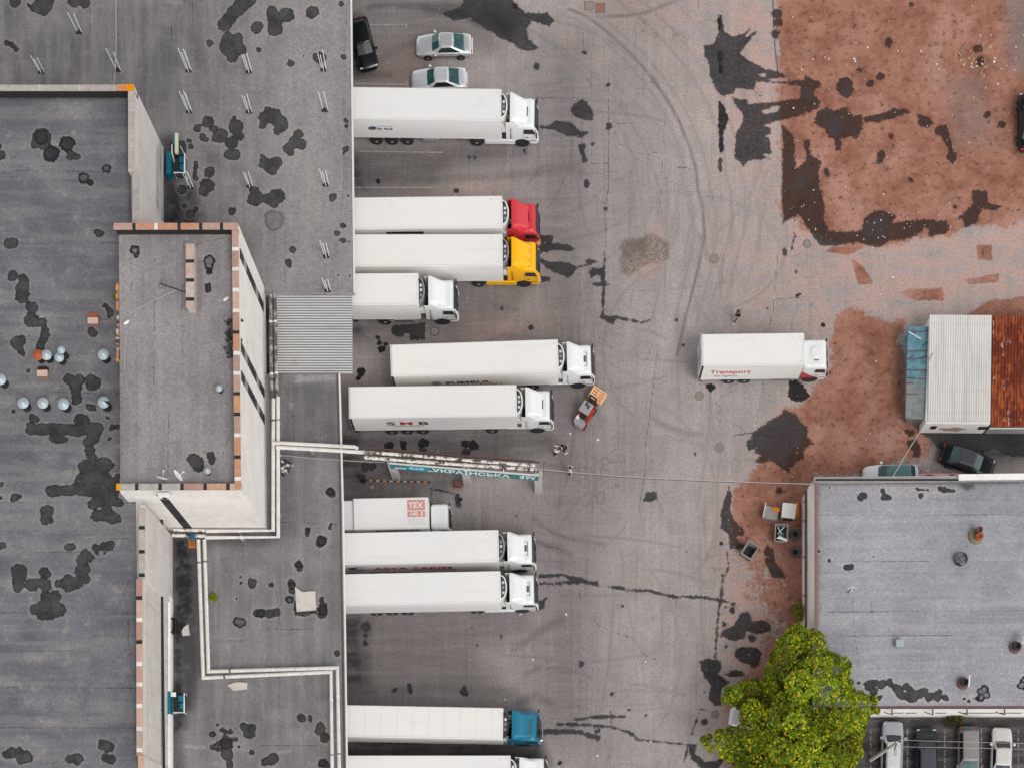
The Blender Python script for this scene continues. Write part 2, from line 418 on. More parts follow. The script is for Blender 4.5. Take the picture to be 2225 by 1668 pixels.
bs = t.math('ADD', t.attr('oil'), wob); bm = t.ramp(bs, -.05, .05, 1, 0); base = t.mix(t.math('MULTIPLY', bm, .97), base, t.mix(t.ramp(n_f, .45, .7, 0, .5), (.012,.012,.013), (.05,.046,.045)))
pud = t.attr('pool'); pdm = t.ramp(t.math('ADD', pud, t.math('MULTIPLY', wob, 2.0)), -.35, .25, 1, 0); base = t.mix(t.math('MULTIPLY', pdm, .55), base, (.050,.050,.056))
gf = t.math('ADD', t.math('MULTIPLY', t.math('SUBTRACT', n_g, .5), .95), t.math('MULTIPLY', t.math('SUBTRACT', n_f, .5), .38))
base = t.mul(base, t.math('ADD', gf, 1.0))
rough = t.math('SUBTRACT', .92, t.math('ADD', t.math('MULTIPLY', wm, .15), t.math('MULTIPLY', pdm, .25)))
t.bump(n_g, .5, .02)
M['ground'] = t.done(base, rough, 0, .25)

# ---- ground sheet
G = Surf([(-60,-60),(2290,-60),(2290,1735),(-60,1735)], 0.0, .105, far=2.0)
for k in ('wet_shade','oil','pool','paint','joint'): G.fld(k)
for k in ('dirt','dust','grime_shade','tyre','cob','grey'): G.fld(k, 0.0)
A_=(0,0); B_=(556,0); C_=(1112,0); D_=(1665,0); E_=(0,416); F_=(556,416); G_=(1112,416); H_=(1665,416)
I_=(0,832); J_=(556,832); K_=(1112,832); L_=(1665,832); Q_=(0,1248); R_=(556,1248); S_=(1112,1248); U_=(1665,1248)
# earth
G.soft('dirt', [(1684,-400),(2800,-400),(2800,470),(2225,478),(2080,505),(1990,520),(1880,540),(1790,525),(1735,480),(1702,470),(1697,300),(1690,150)], 1.3, 1.0)
G.soft('dirt', [(1815,700),(1850,665),(1905,690),(1960,700),(1975,900),(2012,930),(2012,985),(1960,1010),(1870,1035),(1775,1040),(1770,1215),(1600,1205),(1600,1150),(1592,1065),(1625,1045),(1650,1000),(1672,930),(1740,880),(1775,840),(1800,790)], 1.5, .96)
G.soft('dirt', [(1770,1150),(1770,1800),(1520,1800),(1560,1600),(1580,1480),(1625,1420),(1655,1345),(1610,1300),(1600,1190)], 1.8, .60); G.soft('dirt', [(1710,1180),(1770,1180),(1770,1400),(1700,1400)], .8, .85)
G.soft('dust', [(1560,1040),(1760,1040),(1770,1560),(1540,1620),(1575,1400),(1565,1200)], 1.8, .95)
for q in ((1150,60,1300,1620,.52),(1230,-60,1420,560,.26),(1080,640,1350,760,.40),(1180,860,1420,1100,.25)): G.soft('grime_shade', [(q[0],q[1]),(q[2],q[1]),(q[2],q[3]),(q[0],q[3])], 4.5, q[4])
G.soft('dirt', [(2085,690),(2135,655),(2240,640),(2300,640),(2300,700),(2100,700)], .7, .9)
for q in ('750 600;850 650;900 740;920 790;790 800;760 700','1140 870;1260 840;1500 830;1520 930;1280 950','1700 760;1850 730;2000 700;1990 770;1750 800','1800 460;1940 460;1950 600;1810 590','1360 540;1440 520;1420 580','560 470;900 470;700 540;480 530'):
    G.soft('dirt', tp(H_, q), .35, .95)
for q in ('450 660;600 600;640 640','1140 610;1440 560;1810 480','780 790;930 770;1320 740','1340 710;1620 700;1850 640','870 620;880 860','1000 860;1540 800;1830 740','930 1000;880 1200;900 1658','690 980;730 1400;700 1658','1090 1110;1400 1080','640 1160;760 1120'):
    G.soft('dust', tp(H_, q), .5, .9, closed=False, r=.12)
G.soft('dust', [(1600,-60),(1690,-60),(1700,480),(1720,560),(1850,680),(1830,760),(1720,700),(1690,500),(1640,420),(1580,300),(1560,100)], 2.6, .88)
G.soft('dust', [(1720,540),(2300,470),(2300,660),(2000,680),(1850,690),(1780,620)], 2.6, .92)
G.soft('dust', [(1690,460),(2300,440),(2300,560),(1900,600),(1720,560)], 2.0, .95); G.soft('dust', [(1380,60),(1600,60),(1620,420),(1560,420),(1480,200)], 3.5, .42); G.soft('dust', [(1560,480),(1720,480),(1740,760),(1600,720)], 3.0, .5)
G.soft('dust', [(1600,1050),(1700,860),(1780,700),(1830,690),(1790,830),(1700,1000),(1640,1300),(1600,1480),(1570,1300)], 1.6, .6)
G.soft('dust', [(1255,-60),(1560,-60),(1560,60),(1400,60),(1250,40)], 1.5, .5)
for q in ('560 100;760 150;900 280;980 330','500 560;700 500;900 470','330 200;560 420'): G.soft('dust', tp(C_, q), .9, .55, closed=False, r=.2)
G.soft('dust', [(800,120),(920,80),(960,200),(840,240)], 1.2, .7); G.soft('dust', [(1010,690),(1190,680),(1200,740),(1010,740)], 1.0, .7); G.soft('dust', [(880,405),(1090,380),(1090,425),(880,425)], .9, .6)
G.soft('dust', tp(G_, '1050 380;1330 280;1360 520;1200 760;1000 660'), .8, .8); G.soft('cob', tp(G_, '930 420;1180 360;1350 430;1350 580;1130 640;1000 740;930 700'), .55, .9)
G.soft('grey', [(2180,-40),(2300,-40),(2300,200),(2190,150)], 1.5, .9); G.soft('grey', [(2040,160),(2150,150),(2170,330),(2060,330)], 1.6, .55)
# grime by the docks and in the bays; also paints shade beside the trucks
G.soft('grime_shade', [(600,-60),(1000,-60),(1100,60),(1090,120),(960,110),(930,160),(880,200),(600,200)], 1.6, .55)
G.soft('grime_shade', [(700,310),(1150,310),(1160,345),(1000,365),(930,420),(700,430)], 1.6, .74)
G.soft('grime_shade', [(700,600),(1170,610),(1120,700),(1000,740),(700,760)], 1.6, .55)
G.soft('grime_shade', [(700,925),(1200,925),(1230,950),(1180,1000),(1000,1040),(980,1080),(700,1090)], 1.6, .74)
G.soft('grime_shade', [(700,1310),(1160,1310),(1180,1380),(1060,1420),(1100,1500),(1180,1520),(700,1530)], 2.6, .60)
G.soft('grime_shade', [(700,1320),(830,1330),(830,1520),(700,1530)], 1.6, .8); G.soft('grime_shade', [(700,20),(810,20),(830,180),(700,200)], 1.2, .7)
G.soft('grime_shade', [(700,1600),(1180,1600),(1200,1660),(700,1700)], 1.0, .85)  # shade between the two lowest trailers painted with the grime
G.soft('grime_shade', [(1165,180),(1215,200),(1215,330),(1165,340)], 2.0, .35); G.soft('grime_shade', [(1150,930),(1290,860),(1330,960),(1230,1010)], 3.0, .38); G.soft('grime_shade', [(960,1060),(1180,1060),(1300,1200),(1200,1300),(960,1160)], 2.6, .36)
G.soft('grime_shade', [(1850,1545),(2320,1545),(2320,1800),(1830,1800)], .8, 1.0); G.soft('grime_shade', [(2000,925),(2300,925),(2300,1000),(2180,1010),(2040,1000)], 1.0, .9)  # second outline paints the shade south of the sheds
for q in ('760 120;560 190;350 330;200 370','600 400;380 480','1700 990;1500 1000;1290 1040','1300 700;1400 640;1500 560'): pass
for tl, q, r, a in ((B_,'860 640;1010 640;1150 650',.25,.6),(B_,'1010 540;1280 400;1400 350',.3,.45),(B_,'1500 1540;1800 1530;2211 1500',.35,.5),(C_,'0 1480;160 1500;560 1420',.3,.45),(C_,'0 1520;300 1440;600 1470',.25,.4),(R_,'1180 1000;1500 960;2211 1000',.35,.35),(S_,'80 600;300 450;420 380',.3,.5),(S_,'120 850;240 790',.2,.5),(S_,'60 1100;200 1030;330 1100',.3,.5),(K_,'180 1150;320 1260;480 1330;780 1380',.1,.7),(K_,'210 1360;400 1420;500 1470',.25,.55),(K_,'1200 290;1340 380;1500 430;1620 440',.18,.5)):
    G.soft('tyre', tp(tl, q), .3, a, closed=False, r=r)
# tyre arcs
G.soft('tyre', tp(C_, '490 80;640 140;800 260;1000 440;1180 640;1330 850;1440 1050;1530 1280;1580 1450;1600 1658')+tp(G_, '1600 0;1640 150;1655 400;1600 650;1540 900;1490 1080;1420 1400'), .16, .95, closed=False, r=.09)
G.soft('tyre', tp(C_, '700 150;1000 135;1150 110;1300 50;1430 0;1560 -80'), .2, .75, closed=False, r=.1)
G.soft('tyre', tp(G_, '1620 0;1750 150;1810 320'), .1, .4, closed=False, r=.02); G.soft('tyre', tp(G_, '700 30;760 90;830 120'), .15, .5, closed=False, r=.05)
arc_ = tp(C_, '490 80;640 140;800 260;1000 440;1180 640;1330 850;1440 1050;1530 1280;1580 1450;1600 1658')+tp(G_, '1600 0;1640 150;1655 400;1600 650;1540 900;1490 1080')
for dx, dy, k_, a_ in ((-18,10,.98,.42),(22,-6,1.02,.38),(60,-40,1.0,.42),(84,-60,1.03,.34),(-70,60,.95,.36),(120,-90,1.05,.30),(-110,40,.92,.32),(34,130,1.0,.30)):
    G.soft('tyre', [(1300+(x-1300)*k_+dx, y*k_+dy) for x, y in arc_], .16, a_, closed=False, r=.07)
for cx_, cy_, R_a, a0_, a1_, am in ((1500,760,190,2.2,4.4,.38),(1480,740,240,2.3,4.2,.34),(1560,520,150,-.6,1.5,.36),(1400,300,260,-.4,.9,.36),(1700,560,210,2.4,4.0,.34),(1840,720,120,1.8,3.6,.40),(1850,760,150,1.9,3.4,.40),(1300,1100,260,-1.0,.5,.30),(1200,1420,280,-.9,.6,.30),(1420,1250,230,3.4,4.8,.30)):
    G.soft('tyre', [(cx_+R_a*math.cos(a0_+(a1_-a0_)*k/14), cy_+R_a*math.sin(a0_+(a1_-a0_)*k/14)) for k in range(15)], .17, am, closed=False, r=.08)
for i in range(44):
    x = 1230+RNG.random()*420; y = RNG.random()*1500; L = 60+RNG.random()*260; b = RNG.normal()*40
    G.soft('tyre', [(x+b*(k/6)**2, y+L*k/6) for k in range(7)], .16, .20+.32*RNG.random(), closed=False, r=.06)
for i in range(56):
    x = 1000+RNG.random()*420; y = RNG.random()*1600; L = 40+RNG.random()*180; b = RNG.normal()*24
    G.soft('tyre', [(x+L*k/6, y+b*(k/6)**2) for k in range(7)], .18, .20+.32*RNG.random(), closed=False, r=.06)
# wet stains, one also painting the shade south of the sheds
G.soft('grime_shade', tp(B_, '840 30;1000 0;1900 0;2211 60;2260 200;2211 350;2050 310;1870 270;1750 180;1500 170;1300 120;1130 90;950 130'), .9, .88)
for tl, q in ((C_,'600 860;650 870;690 950;705 1030;660 1035;540 1010;500 950;530 890'),(C_,'320 1080;360 1045;440 1040;520 1060;590 1130;650 1115;655 1150;600 1180;480 1170;350 1120;240 1100;240 1075'),
 (C_,'570 1240;640 1235;640 1270;620 1310;655 1370;640 1400;605 1400;600 1340;575 1290'),
 (C_,'1770 130;1800 130;1830 280;1900 310;1990 290;2050 235;2040 260;2010 310;2100 265;2090 290;2000 400;1960 460;2010 500;2110 560;2220 600;2220 630;2120 640;2220 690;2220 715;2100 700;2080 770;2150 830;2130 835;2060 770;1920 760;1910 800;1830 830;1770 800;1700 660;1690 560;1640 470;1650 400;1740 370;1770 280'),
 (C_,'1870 830;2020 860;2030 890;2220 880;2220 930;2140 950;2150 970;2220 980;2220 1060;2150 1080;2220 1100;2220 1150;2170 1165;2220 1180;2220 1320;2150 1325;2220 1370;2030 1380;1980 1440;1960 1400;1910 1360;1920 1150;1970 1060;1980 980;1920 900'),
 (D_,'0 590;100 620;180 660;0 690'),(D_,'0 700;110 700;330 690;330 660;350 650;380 675;460 690;475 750;420 780;400 800;440 840;470 900;400 960;270 1000;140 1040;0 1060;0 980;100 960;130 910;0 920;0 880;110 870;280 850;300 740;120 720'),
 (D_,'620 680;680 660;750 700;750 800;690 850;610 800;590 770'),(D_,'440 960;520 920;560 950;620 940;640 920;700 920;740 990;830 990;820 1100;790 1180;720 1180;640 1190;650 1290;600 1290;570 1200;530 1190;500 1120;440 1080;410 1060'),
 (D_,'830 1000;950 985;1050 950;1100 930;1200 930;1240 970;1130 1000;1000 1045;830 1065'),(D_,'1300 980;1400 1000;1440 1060;1380 1110;1300 1070'),(D_,'1450 1080;1540 1070;1570 1150;1600 1250;1640 1330;1600 1410;1540 1350;1560 1260;1500 1180;1440 1130'),
 (D_,'130 1060;240 1180;250 1440;290 1430;340 1380;320 1210;370 1200;385 1330;470 1380;450 1500;470 1670;130 1670;140 1200'),
 (H_,'130 -10;480 -10;500 150;500 260;540 330;650 350;830 330;840 230;920 170;1000 160;1110 210;1090 270;1250 250;1420 240;1540 250;1580 300;1550 360;1400 390;1370 300;1330 350;1250 400;1130 430;1050 430;980 480;880 470;780 440;660 460;460 470;400 380;330 280;280 200;200 240;140 290'),
 (H_,'1770 -10;1890 -10;1900 90;2020 130;1960 170;1850 150;1810 280;1700 320;1680 240;1620 240;1700 180;1760 120'),
 (G_,'230 370;350 380;350 450;400 435;480 460;548 495;480 515;330 510;300 530;235 535'),(G_,'240 570;300 600;390 600;500 620;560 640;640 620;620 590;660 580;740 605;680 630;570 655;530 710;480 740;420 720;350 690;280 640;240 610'),(G_,'245 720;330 740;330 770;260 775'),
 (G_,'660 680;690 655;780 650;790 580;800 580;805 790;840 800;805 815;790 1000;800 1060;870 1065;1000 1085;1110 1120;1180 1095;1230 1070;1180 1115;1110 1135;1000 1110;890 1100;880 1150;790 1105;750 1080;775 1040;770 820;690 810;690 790;765 780;755 720;680 740'),
 (L_,'0 330;100 290;150 220;260 270;290 330;360 370;350 450;410 510;330 570;320 640;210 730;200 765;130 740;100 700;0 640'),(K_,'2211 340;2100 400;2050 430;2060 480;2010 500;2030 590;2080 560;2080 600;2130 620;2080 680;2150 690;2211 660'),
 (L_,'1180 400;1280 400;1280 450;1220 470'),(L_,'1210 490;1290 480;1340 560;1310 630;1240 650;1250 590;1210 540'),
 (K_,'1860 870;1895 960;1870 1070;1910 1180;2010 1270;1990 1310;1930 1310;1960 1370;2080 1420;1900 1420;1860 1440;1870 1350;1850 1280;1790 1250;1790 1110;1830 970'),(K_,'1150 930;1210 925;1225 895;1220 930;1245 940;1245 990;1200 1020;1125 1010'),
 (L_,'0 1380;60 1420;80 1530;130 1600;170 1670;60 1670;0 1560;-30 1440'),
 (S_,'230 0;420 -10;560 10;640 40;730 60;740 90;840 100;920 90;1000 130;900 130;820 105;690 95;600 80;400 85;220 95;230 60;420 60;500 50;440 15;230 30'),
 (S_,'1605 740;1690 715;1740 730;1800 740;1800 800;1770 850;1880 920;1790 990;1800 1120;1740 1125;1680 1070;1710 960;1650 880'),
 (S_,'1920 400;1960 320;2020 320;2070 400;2170 390;2220 430;2220 490;2090 510;2010 480;2000 560;1890 560;1850 545;1790 530;1800 480;1900 430'),
 (S_,'1910 650;1960 620;2090 615;2150 660;2120 790;2060 790;2010 760;1950 740;1910 700'),(S_,'1830 855;1880 820;1980 820;2005 870;1950 880;1880 880'),
 (S_,'1510 1450;1590 1450;1580 1530;1660 1600;1760 1600;1850 1520;1890 1520;1830 1580;1760 1680;1640 1660;1600 1640;1540 1580'),(S_,'215 230;300 195;270 290;215 300'),
 (F_,'1160 1150;1450 1130;1460 1270;1330 1280;1310 1230;1280 1220;1260 1260;1200 1250;1160 1220'),(J_,'1500 905;1560 905;1740 950;1760 990;1760 1070;1720 1060;1700 960'),
 (L_,'1290 420;2230 420;2230 640;2100 630;1950 560;1850 600;1700 570;1480 560;1400 470')):  # last outline: stain south of the sheds that also paints their shade
    G.poly('wet_shade', tp(tl, q))
G.poly('wet_shade', [(1020,-20),(1100,-20),(1130,20),(1140,28),(1190,28),(1205,45),(1195,58),(1155,45),(1145,65),(1150,85),(1172,105),(1160,112),(1135,110),(1112,95),(1080,80),(1050,60),(1020,40),(985,45),(960,30),(1000,15)])
for q in ((322,420),(928,1062),(1328,1500),(20,180),(700,740)): G.soft('grime_shade', [(700,q[0]),(795,q[0]),(805,q[1]),(700,q[1])], 1.2, .97)  # shade under the dock eaves painted in the gaps between trucks
for tl, q in ((C_,'1780 870;1830 920;1855 1010;1840 1100;1815 1150;1822 1290;1790 1330;1772 1250;1768 950'),(L_,'190 0;300 0;370 110;310 160;240 150;190 90'),((1500,700,6.91),'1480 870;1640 870;1670 960;1790 1110;1680 1200;1550 1190;1460 1090'),(J_,'1240 500;1290 490;1295 590;1250 580'),(H_,'110 1310;20 1350')):
    G.poly('oil', tp(tl, q))
G.line('oil', tp(C_, '1780 170;1782 240'), .13); G.line('oil', tp(C_, '1788 460;1795 620'), .2); G.line('wet_shade', tp(C_, '1788 1370;1788 1465'), .17); G.line('oil', tp(C_, '105 1290;120 1340'), .06)
for tl, x, y, r in ((K_,1703,32,.36),(J_,1140,540,.42),(J_,1440,510,.4),(J_,1800,520,.35),(J_,1860,530,.4),(J_,1890,555,.2),(F_,1080,1350,.32),(F_,1060,1300,.2),(F_,1110,1310,.18),(F_,905,1545,.35),(F_,880,1600,.25),(F_,1050,1250,.18),(B_,1045,1560,.2),(S_,415,1612,.22),(H_,485,1140,.22),(B_,930,880,.2),(C_,30,50,.25),(H_,275,890,.2),(J_,1750,1000,.16)): G.dot('oil', *T(tl[0],tl[1],x,y), r)
for tl, x, y, r in ((J_,1430,580,.35),(J_,1800,600,.42),(J_,940,720,.45),(J_,1000,715,.3),(C_,640,1560,.22),(C_,640,1590,.18),(C_,625,450,.2),(C_,690,1235,.17),(C_,215,570,.3),(C_,835,1080,.3),(C_,825,725,.16),(D_,1050,370,.42),(D_,1810,420,.4),(D_,1840,520,.42),(D_,985,1330,.38),(D_,970,1380,.3),(D_,1590,1340,.35),(D_,895,720,.3),(D_,980,660,.36),(D_,2020,1070,.36),(D_,1900,980,.3),(D_,1240,1545,.25),(D_,1070,1165,.24),(D_,80,290,.35),(D_,90,120,.45),(D_,100,190,.4),(D_,510,1470,.3),(D_,520,1500,.25),(D_,800,600,.3),(D_,1240,40,.18),(S_,1890,305,.27),(S_,1835,280,.14),(S_,1820,430,.26),(S_,2060,540,.36),(S_,1840,615,.16),(S_,600,760,.2),(S_,590,785,.12),(S_,948,270,.14),(S_,860,1020,.12),(S_,1005,1155,.14),(S_,1150,1205,.12),(S_,1655,1005,.16),(S_,1655,1260,.28),(G_,1412,1105,.15),(G_,1470,1320,.14),(G_,805,150,.18),(G_,165,1170,.25),(H_,155,520,.28),(H_,255,690,.18),(R_,1320,960,.2),(R_,1325,1000,.18),(R_,1320,940,.14),(R_,1790,1010,.32),(R_,1795,965,.16),(R_,2105,525,.18),(R_,945,445,.4),(R_,940,520,.22),(R_,935,590,.26),(R_,895,745,.14),(R_,1900,610,.14),(R_,1855,450,.1),(R_,1190,990,.24),(B_,1830,1350,.2),(B_,1880,1355,.14),(B_,1720,1640,.26),(L_,115,925,.32),(K_,1575,605,.14),(K_,1500,1440,.1),(K_,40,1140,.18),(H_,1620,135,.2),(F_,2110,1000,.12),(H_,10,1000,.1)):
    G.dot('wet_shade', *T(tl[0],tl[1],x,y), r)
for tl, q, r in ((S_,'1000 135;1170 135;1280 165;1400 185;1640 195;1790 215;1910 252',.13),(S_,'1810 0;1795 215;1780 260;1765 420;1745 700',.10),(S_,'550 1240;700 1220;850 1215;960 1215',.14),(S_,'400 1280;700 1290;870 1310;1000 1350;1090 1415',.13),(S_,'1090 1415;1290 1435;1510 1455',.07),(S_,'250 1350;330 1345;590 1350',.24),(S_,'610 1360;625 1365',.16),(S_,'660 1380;740 1395',.24),(S_,'720 1345;740 1340',.2),(S_,'850 1170;850 1290',.06),(S_,'1615 1150;1560 1320;1545 1370',.06),(S_,'1615 1150;1700 1165',.06),(S_,'1510 1450;1480 1600',.07),(K_,'1845 1440;1860 1560;1830 1658',.07),(G_,'790 560;800 480',.03),(J_,'1505 900;1505 1240',.04),(H_,'245 380;215 510',.08),(H_,'230 300;245 380',.05)):
    G.line('wet_shade', tp(tl, q), r)
for tl, x, y, r in ((D_,580,1080,.75),(H_,930,330,.9),(H_,970,270,.6),(D_,680,770,.45),(D_,350,800,.5),(L_,180,420,1.5),(L_,100,560,1.2),(S_,2010,370,.6),(S_,2040,690,.6),(D_,300,1560,.6),(D_,520,960,.4)): G.dot('pool', *T(tl[0],tl[1],x,y), r, 1.6)
# joints and long cracks
for tl, q, r in ((C_,'625 0;610 440;605 860;605 1400',.025),(C_,'705 20;700 400',.02),(C_,'832 540;828 1658',.03),(G_,'820 0;797 580',.03),(C_,'1322 930;1300 1200;1280 1658',.02),(G_,'1280 0;1250 260',.02),(G_,'1810 320;1815 600;1795 920',.02),(C_,'200 830;260 845;370 835',.04),(C_,'0 480;130 600;240 760',.02),(C_,'75 400;80 540',.02),(C_,'220 705;420 700;480 680',.02),(C_,'640 670;650 705;720 705',.02),(C_,'860 1050;930 1065;1010 1055',.03),(C_,'920 1240;1000 1270;1050 1310;1200 1335;1280 1370',.03),(C_,'1190 1310;1290 1305',.02),(C_,'1420 1440;1480 1435;1560 1460',.03),(C_,'640 1410;830 1400',.035),(C_,'1320 1550;1450 1590;1560 1640',.02),(C_,'740 1145;800 1155',.02),(C_,'420 830;440 920',.02),(G_,'1250 1370;1215 1658',.025),(K_,'1215 0;1165 400;1145 560;1150 640;1140 780;1110 960;1090 1110',.03),(K_,'2160 0;2085 390',.025),(K_,'1900 450;2060 425',.05),(G_,'730 1240;830 1310;890 1370',.02),(G_,'990 1500;1030 1590',.02),(G_,'1185 1350;1180 1420;1140 1450',.02),(G_,'565 460;568 590',.02),(G_,'800 1110;820 1260',.02),(G_,'860 1150;875 1260',.02),(H_,'100 520;85 700;65 930;60 1060;30 1140',.03),(H_,'60 930;330 900;380 960;420 1000',.025),(H_,'420 1000;490 1110',.02),(S_,'690 370;740 430;860 490;1040 540;1110 660;1190 715;1260 725',.03),(S_,'1000 400;970 560',.015),(S_,'1410 200;1380 700',.015),(S_,'580 150;590 205',.05),(S_,'240 1225;400 1240;550 1240',.025),(S_,'250 1285;400 1280',.025),(K_,'175 1150;190 1200;260 1230;360 1290;440 1310',.035),(K_,'210 1355;260 1360;290 1400;410 1415',.04),(D_,'55 0;75 420;100 640',.06),(S_,'2125 0;2135 330',.02),(H_,'560 1440;700 1290',.03),(H_,'1500 930;1520 1000;1480 1060',.02),(C_,'1600 0;1610 240',.02),(H_,'640 740;780 800;900 770',.015),(B_,'1240 0;1500 130',.015)):
    G.line('joint', tp(tl, q), r)
# manholes and utility covers drawn as joints round a slightly different disc
# bay lines
for tl, q, r in ((B_,'890 1298;1600 1308',.045),(B_,'850 1608;1520 1610',.045),(B_,'850 715;1300 727',.06),(B_,'1300 700;1300 750',.05),(B_,'960 212;1290 210',.04),(B_,'1290 205;1290 240',.05),(B_,'1000 465;1060 465',.04),(F_,'845 1420;1155 1418',.05),(J_,'1300 530;1300 600',.03),(J_,'1560 540;1560 620',.03)): G.line('paint', tp(tl, q), r)
for x in (895, 1213, 1530, 1845, 2162):
    for k in range(6): G.line('paint', tp(U_, f'{x} {1320+k*62}; {x} {1362+k*62}'), .045)
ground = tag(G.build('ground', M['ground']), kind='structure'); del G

# ------------------------------------------------------------------ roofing felt with tar patches
def roof_mat(name, a, b, light, seam=(1.0, 0.0), pale=.6):
    t = NT(name)
    n1 = t.noise(.30, 5, .6); n2 = t.noise(1.1, 5, .65); nf = t.noise(3.5, 5, .65); ng = t.noise(8.0, 2)
    st = t.noise(1.0, 4, .6, vec=t.scaled(.10, 1.1, 1)) if seam[0] else t.noise(1.0, 4, .6, vec=t.scaled(1.1, .10, 1))
    c = t.mix(t.ramp(n1, .33, .67), a, b); c = t.mix(t.ramp(st, .42, .68, 0, .55), c, light)
    c = t.mix(t.math('MULTIPLY', t.ramp(n2, .52, .74), t.ramp(n1, .38, .6, .15, pale)), c, (light[0]*1.25, light[1]*1.2, light[2]*1.12))
    # felt roll seams
    sx = t.n.new('ShaderNodeSeparateXYZ'); t.l.new(t.pos, sx.inputs[0])
    wv = t.math('ADD', sx.outputs['Y' if seam[0] else 'X'], t.math('MULTIPLY', t.math('SUBTRACT', n2, .5), .06))
    fr = t.math('PINGPONG', wv, .5); sm = t.ramp(fr, .0, .025, .35, 0)
    c = t.mix(t.math('MULTIPLY', sm, t.ramp(nf, .35, .6)), c, (.03,.03,.032))
    dm = t.attr('damp_shade'); c = t.mix(t.math('MULTIPLY', dm, t.ramp(n2, .25, .6, .6, 1.05)), c, (.022,.022,.026))  # shade in corners and along parapets painted into the felt, plus darker areas
    w1 = t.math('ADD', t.math('MULTIPLY', t.math('SUBTRACT', t.noise(1.5, 5, .65), .5), .62), t.math('MULTIPLY', t.math('SUBTRACT', nf, .5), .22))
    s1 = t.math('ADD', t.attr('patch'), w1); m1 = t.ramp(s1, -.035, .03, 1, 0)
    pc = t.mix(t.ramp(n2, .3, .7), (.026,.026,.028), (.066,.064,.068)); pc = t.mix(t.ramp(s1, -.12, -.04, 0, .85), pc, (.008,.008,.009))
    c = t.mix(t.ramp(s1, .0, .30, .20, 0), c, (light[0]*1.4, light[1]*1.33, light[2]*1.2))
    c = t.mix(t.math('MULTIPLY', m1, .95), c, pc)
    s2 = t.math('ADD', t.attr('ring'), w1); m2 = t.math('MULTIPLY', t.ramp(s2, -.04, .03, 1, 0), t.ramp(s2, -.26, -.10, .45, 1)); c = t.mix(m2, c, (.020,.020,.022))
    jo = t.attr('joint'); c = t.mix(t.ramp(t.math('ADD', jo, t.math('MULTIPLY', t.math('SUBTRACT', nf, .5), .08)), -.01, .03, .8, 0), c, (.03,.03,.03))
    pa = t.attr('pale'); c = t.mix(t.math('MULTIPLY', t.math('MULTIPLY', pa, t.ramp(nf, .3, .65, .72, 1)), t.math('SUBTRACT', 1.0, t.math('MULTIPLY', m1, .93))), c, (.42,.385,.372))
    g = t.math('ADD', t.math('MULTIPLY', t.math('SUBTRACT', ng, .5), 1.0), t.math('MULTIPLY', t.math('SUBTRACT', nf, .5), .5))
    t.bump(ng, .5, .02)
    return t.done(t.mul(c, t.math('ADD', g, 1.0)), .93, 0, .2)
M['roof_north'] = roof_mat('felt_roof_warm', (.118,.113,.118), (.180,.172,.176), (.255,.241,.239), (0, 1), .5)
M['roof_block'] = roof_mat('felt_roof_blue', (.118,.119,.136), (.168,.167,.184), (.245,.234,.230), (1, 0), .8)
M['roof_tower'] = roof_mat('felt_roof_dark', (.225,.206,.208), (.280,.258,.260), (.340,.316,.312), (0, 1), .3)
M['roof_south'] = roof_mat('felt_roof_south', (.155,.148,.155), (.215,.204,.208), (.285,.270,.267), (0, 1), .35)
M['roof_right'] = roof_mat('felt_roof_right', (.270,.265,.290), (.340,.334,.360), (.41,.398,.415), (1, 0), .35)
def wall_mat(name, col, panel=0, dirty=.3, warm=(.45,.38,.32)):
    t = NT(name)
    n1 = t.noise(.5, 5, .6); nv = t.noise(1.0, 5, .65, vec=t.scaled(1.2, 1.2, .10)); nf = t.noise(5, 4, .6)
    c = t.mul(col, t.ramp(n1, .25, .75, .90, 1.06)); c = t.mix(t.ramp(nv, .50, .80, 0, dirty), c, warm)
    if panel:
        br = t.n.new('ShaderNodeTexBrick'); br.inputs['Scale'].default_value = 1.0; br.offset = 0.5
        br.inputs['Brick Width'].default_value = .25; br.inputs['Row Height'].default_value = .085; br.inputs['Mortar Size'].default_value = .008
        br.inputs['Color1'].default_value = (1,1,1,1); br.inputs['Color2'].default_value = (.93,.92,.90,1); br.inputs['Mortar'].default_value = (.70,.68,.66,1)
        mp = t.n.new('ShaderNodeMapping'); t.l.new(t.pos, mp.inputs[0]); mp.inputs['Rotation'].default_value = (PI/2, 0, 0) if panel == 1 else (PI/2, PI/2, 0)
        cx = t.n.new('ShaderNodeCombineXYZ'); sp = t.n.new('ShaderNodeSeparateXYZ'); t.l.new(t.pos, sp.inputs[0])
        t.l.new(t.math('ADD', sp.outputs[0], sp.outputs[1]), cx.inputs[0]); t.l.new(sp.outputs[2], cx.inputs[1]); t.l.new(cx.outputs[0], br.inputs['Vector'])
        c = t.mix(1.0, c, br.outputs['Color'], 'MULTIPLY')
    c = t.mul(c, t.ramp(nf, .3, .7, .94, 1.04))
    return t.done(c, .85, 0, .25)
M['wall_tower'] = wall_mat('white_brick_wall', (.86,.825,.795), 1, .15)
M['wall_block'] = wall_mat('grey_panel_wall', (.62,.58,.55), 0, .40, (.36,.31,.28))
M['wall_brickgrey'] = wall_mat('grey_brick_wall', (.52,.485,.46), 1, .3)
M['wall_dock'] = wall_mat('dock_wall', (.30,.29,.28), 0, .5)
M['wall_white'] = wall_mat('white_rendered_wall', (.86,.84,.81), 0, .14)
M['tar'] = simple('tar_flashing', (.018,.018,.019), .75, var=.5, scale=4)
M['fascia'] = simple('eave_fascia', (.32,.30,.29), .7, var=.4, scale=2)
M['steel_grey'] = simple('steel_grey', (.33,.33,.34), .55, .3, var=.3, scale=4)
M['maroon'] = simple('maroon_pipe', (.13,.06,.06), .6, var=.4, scale=4)
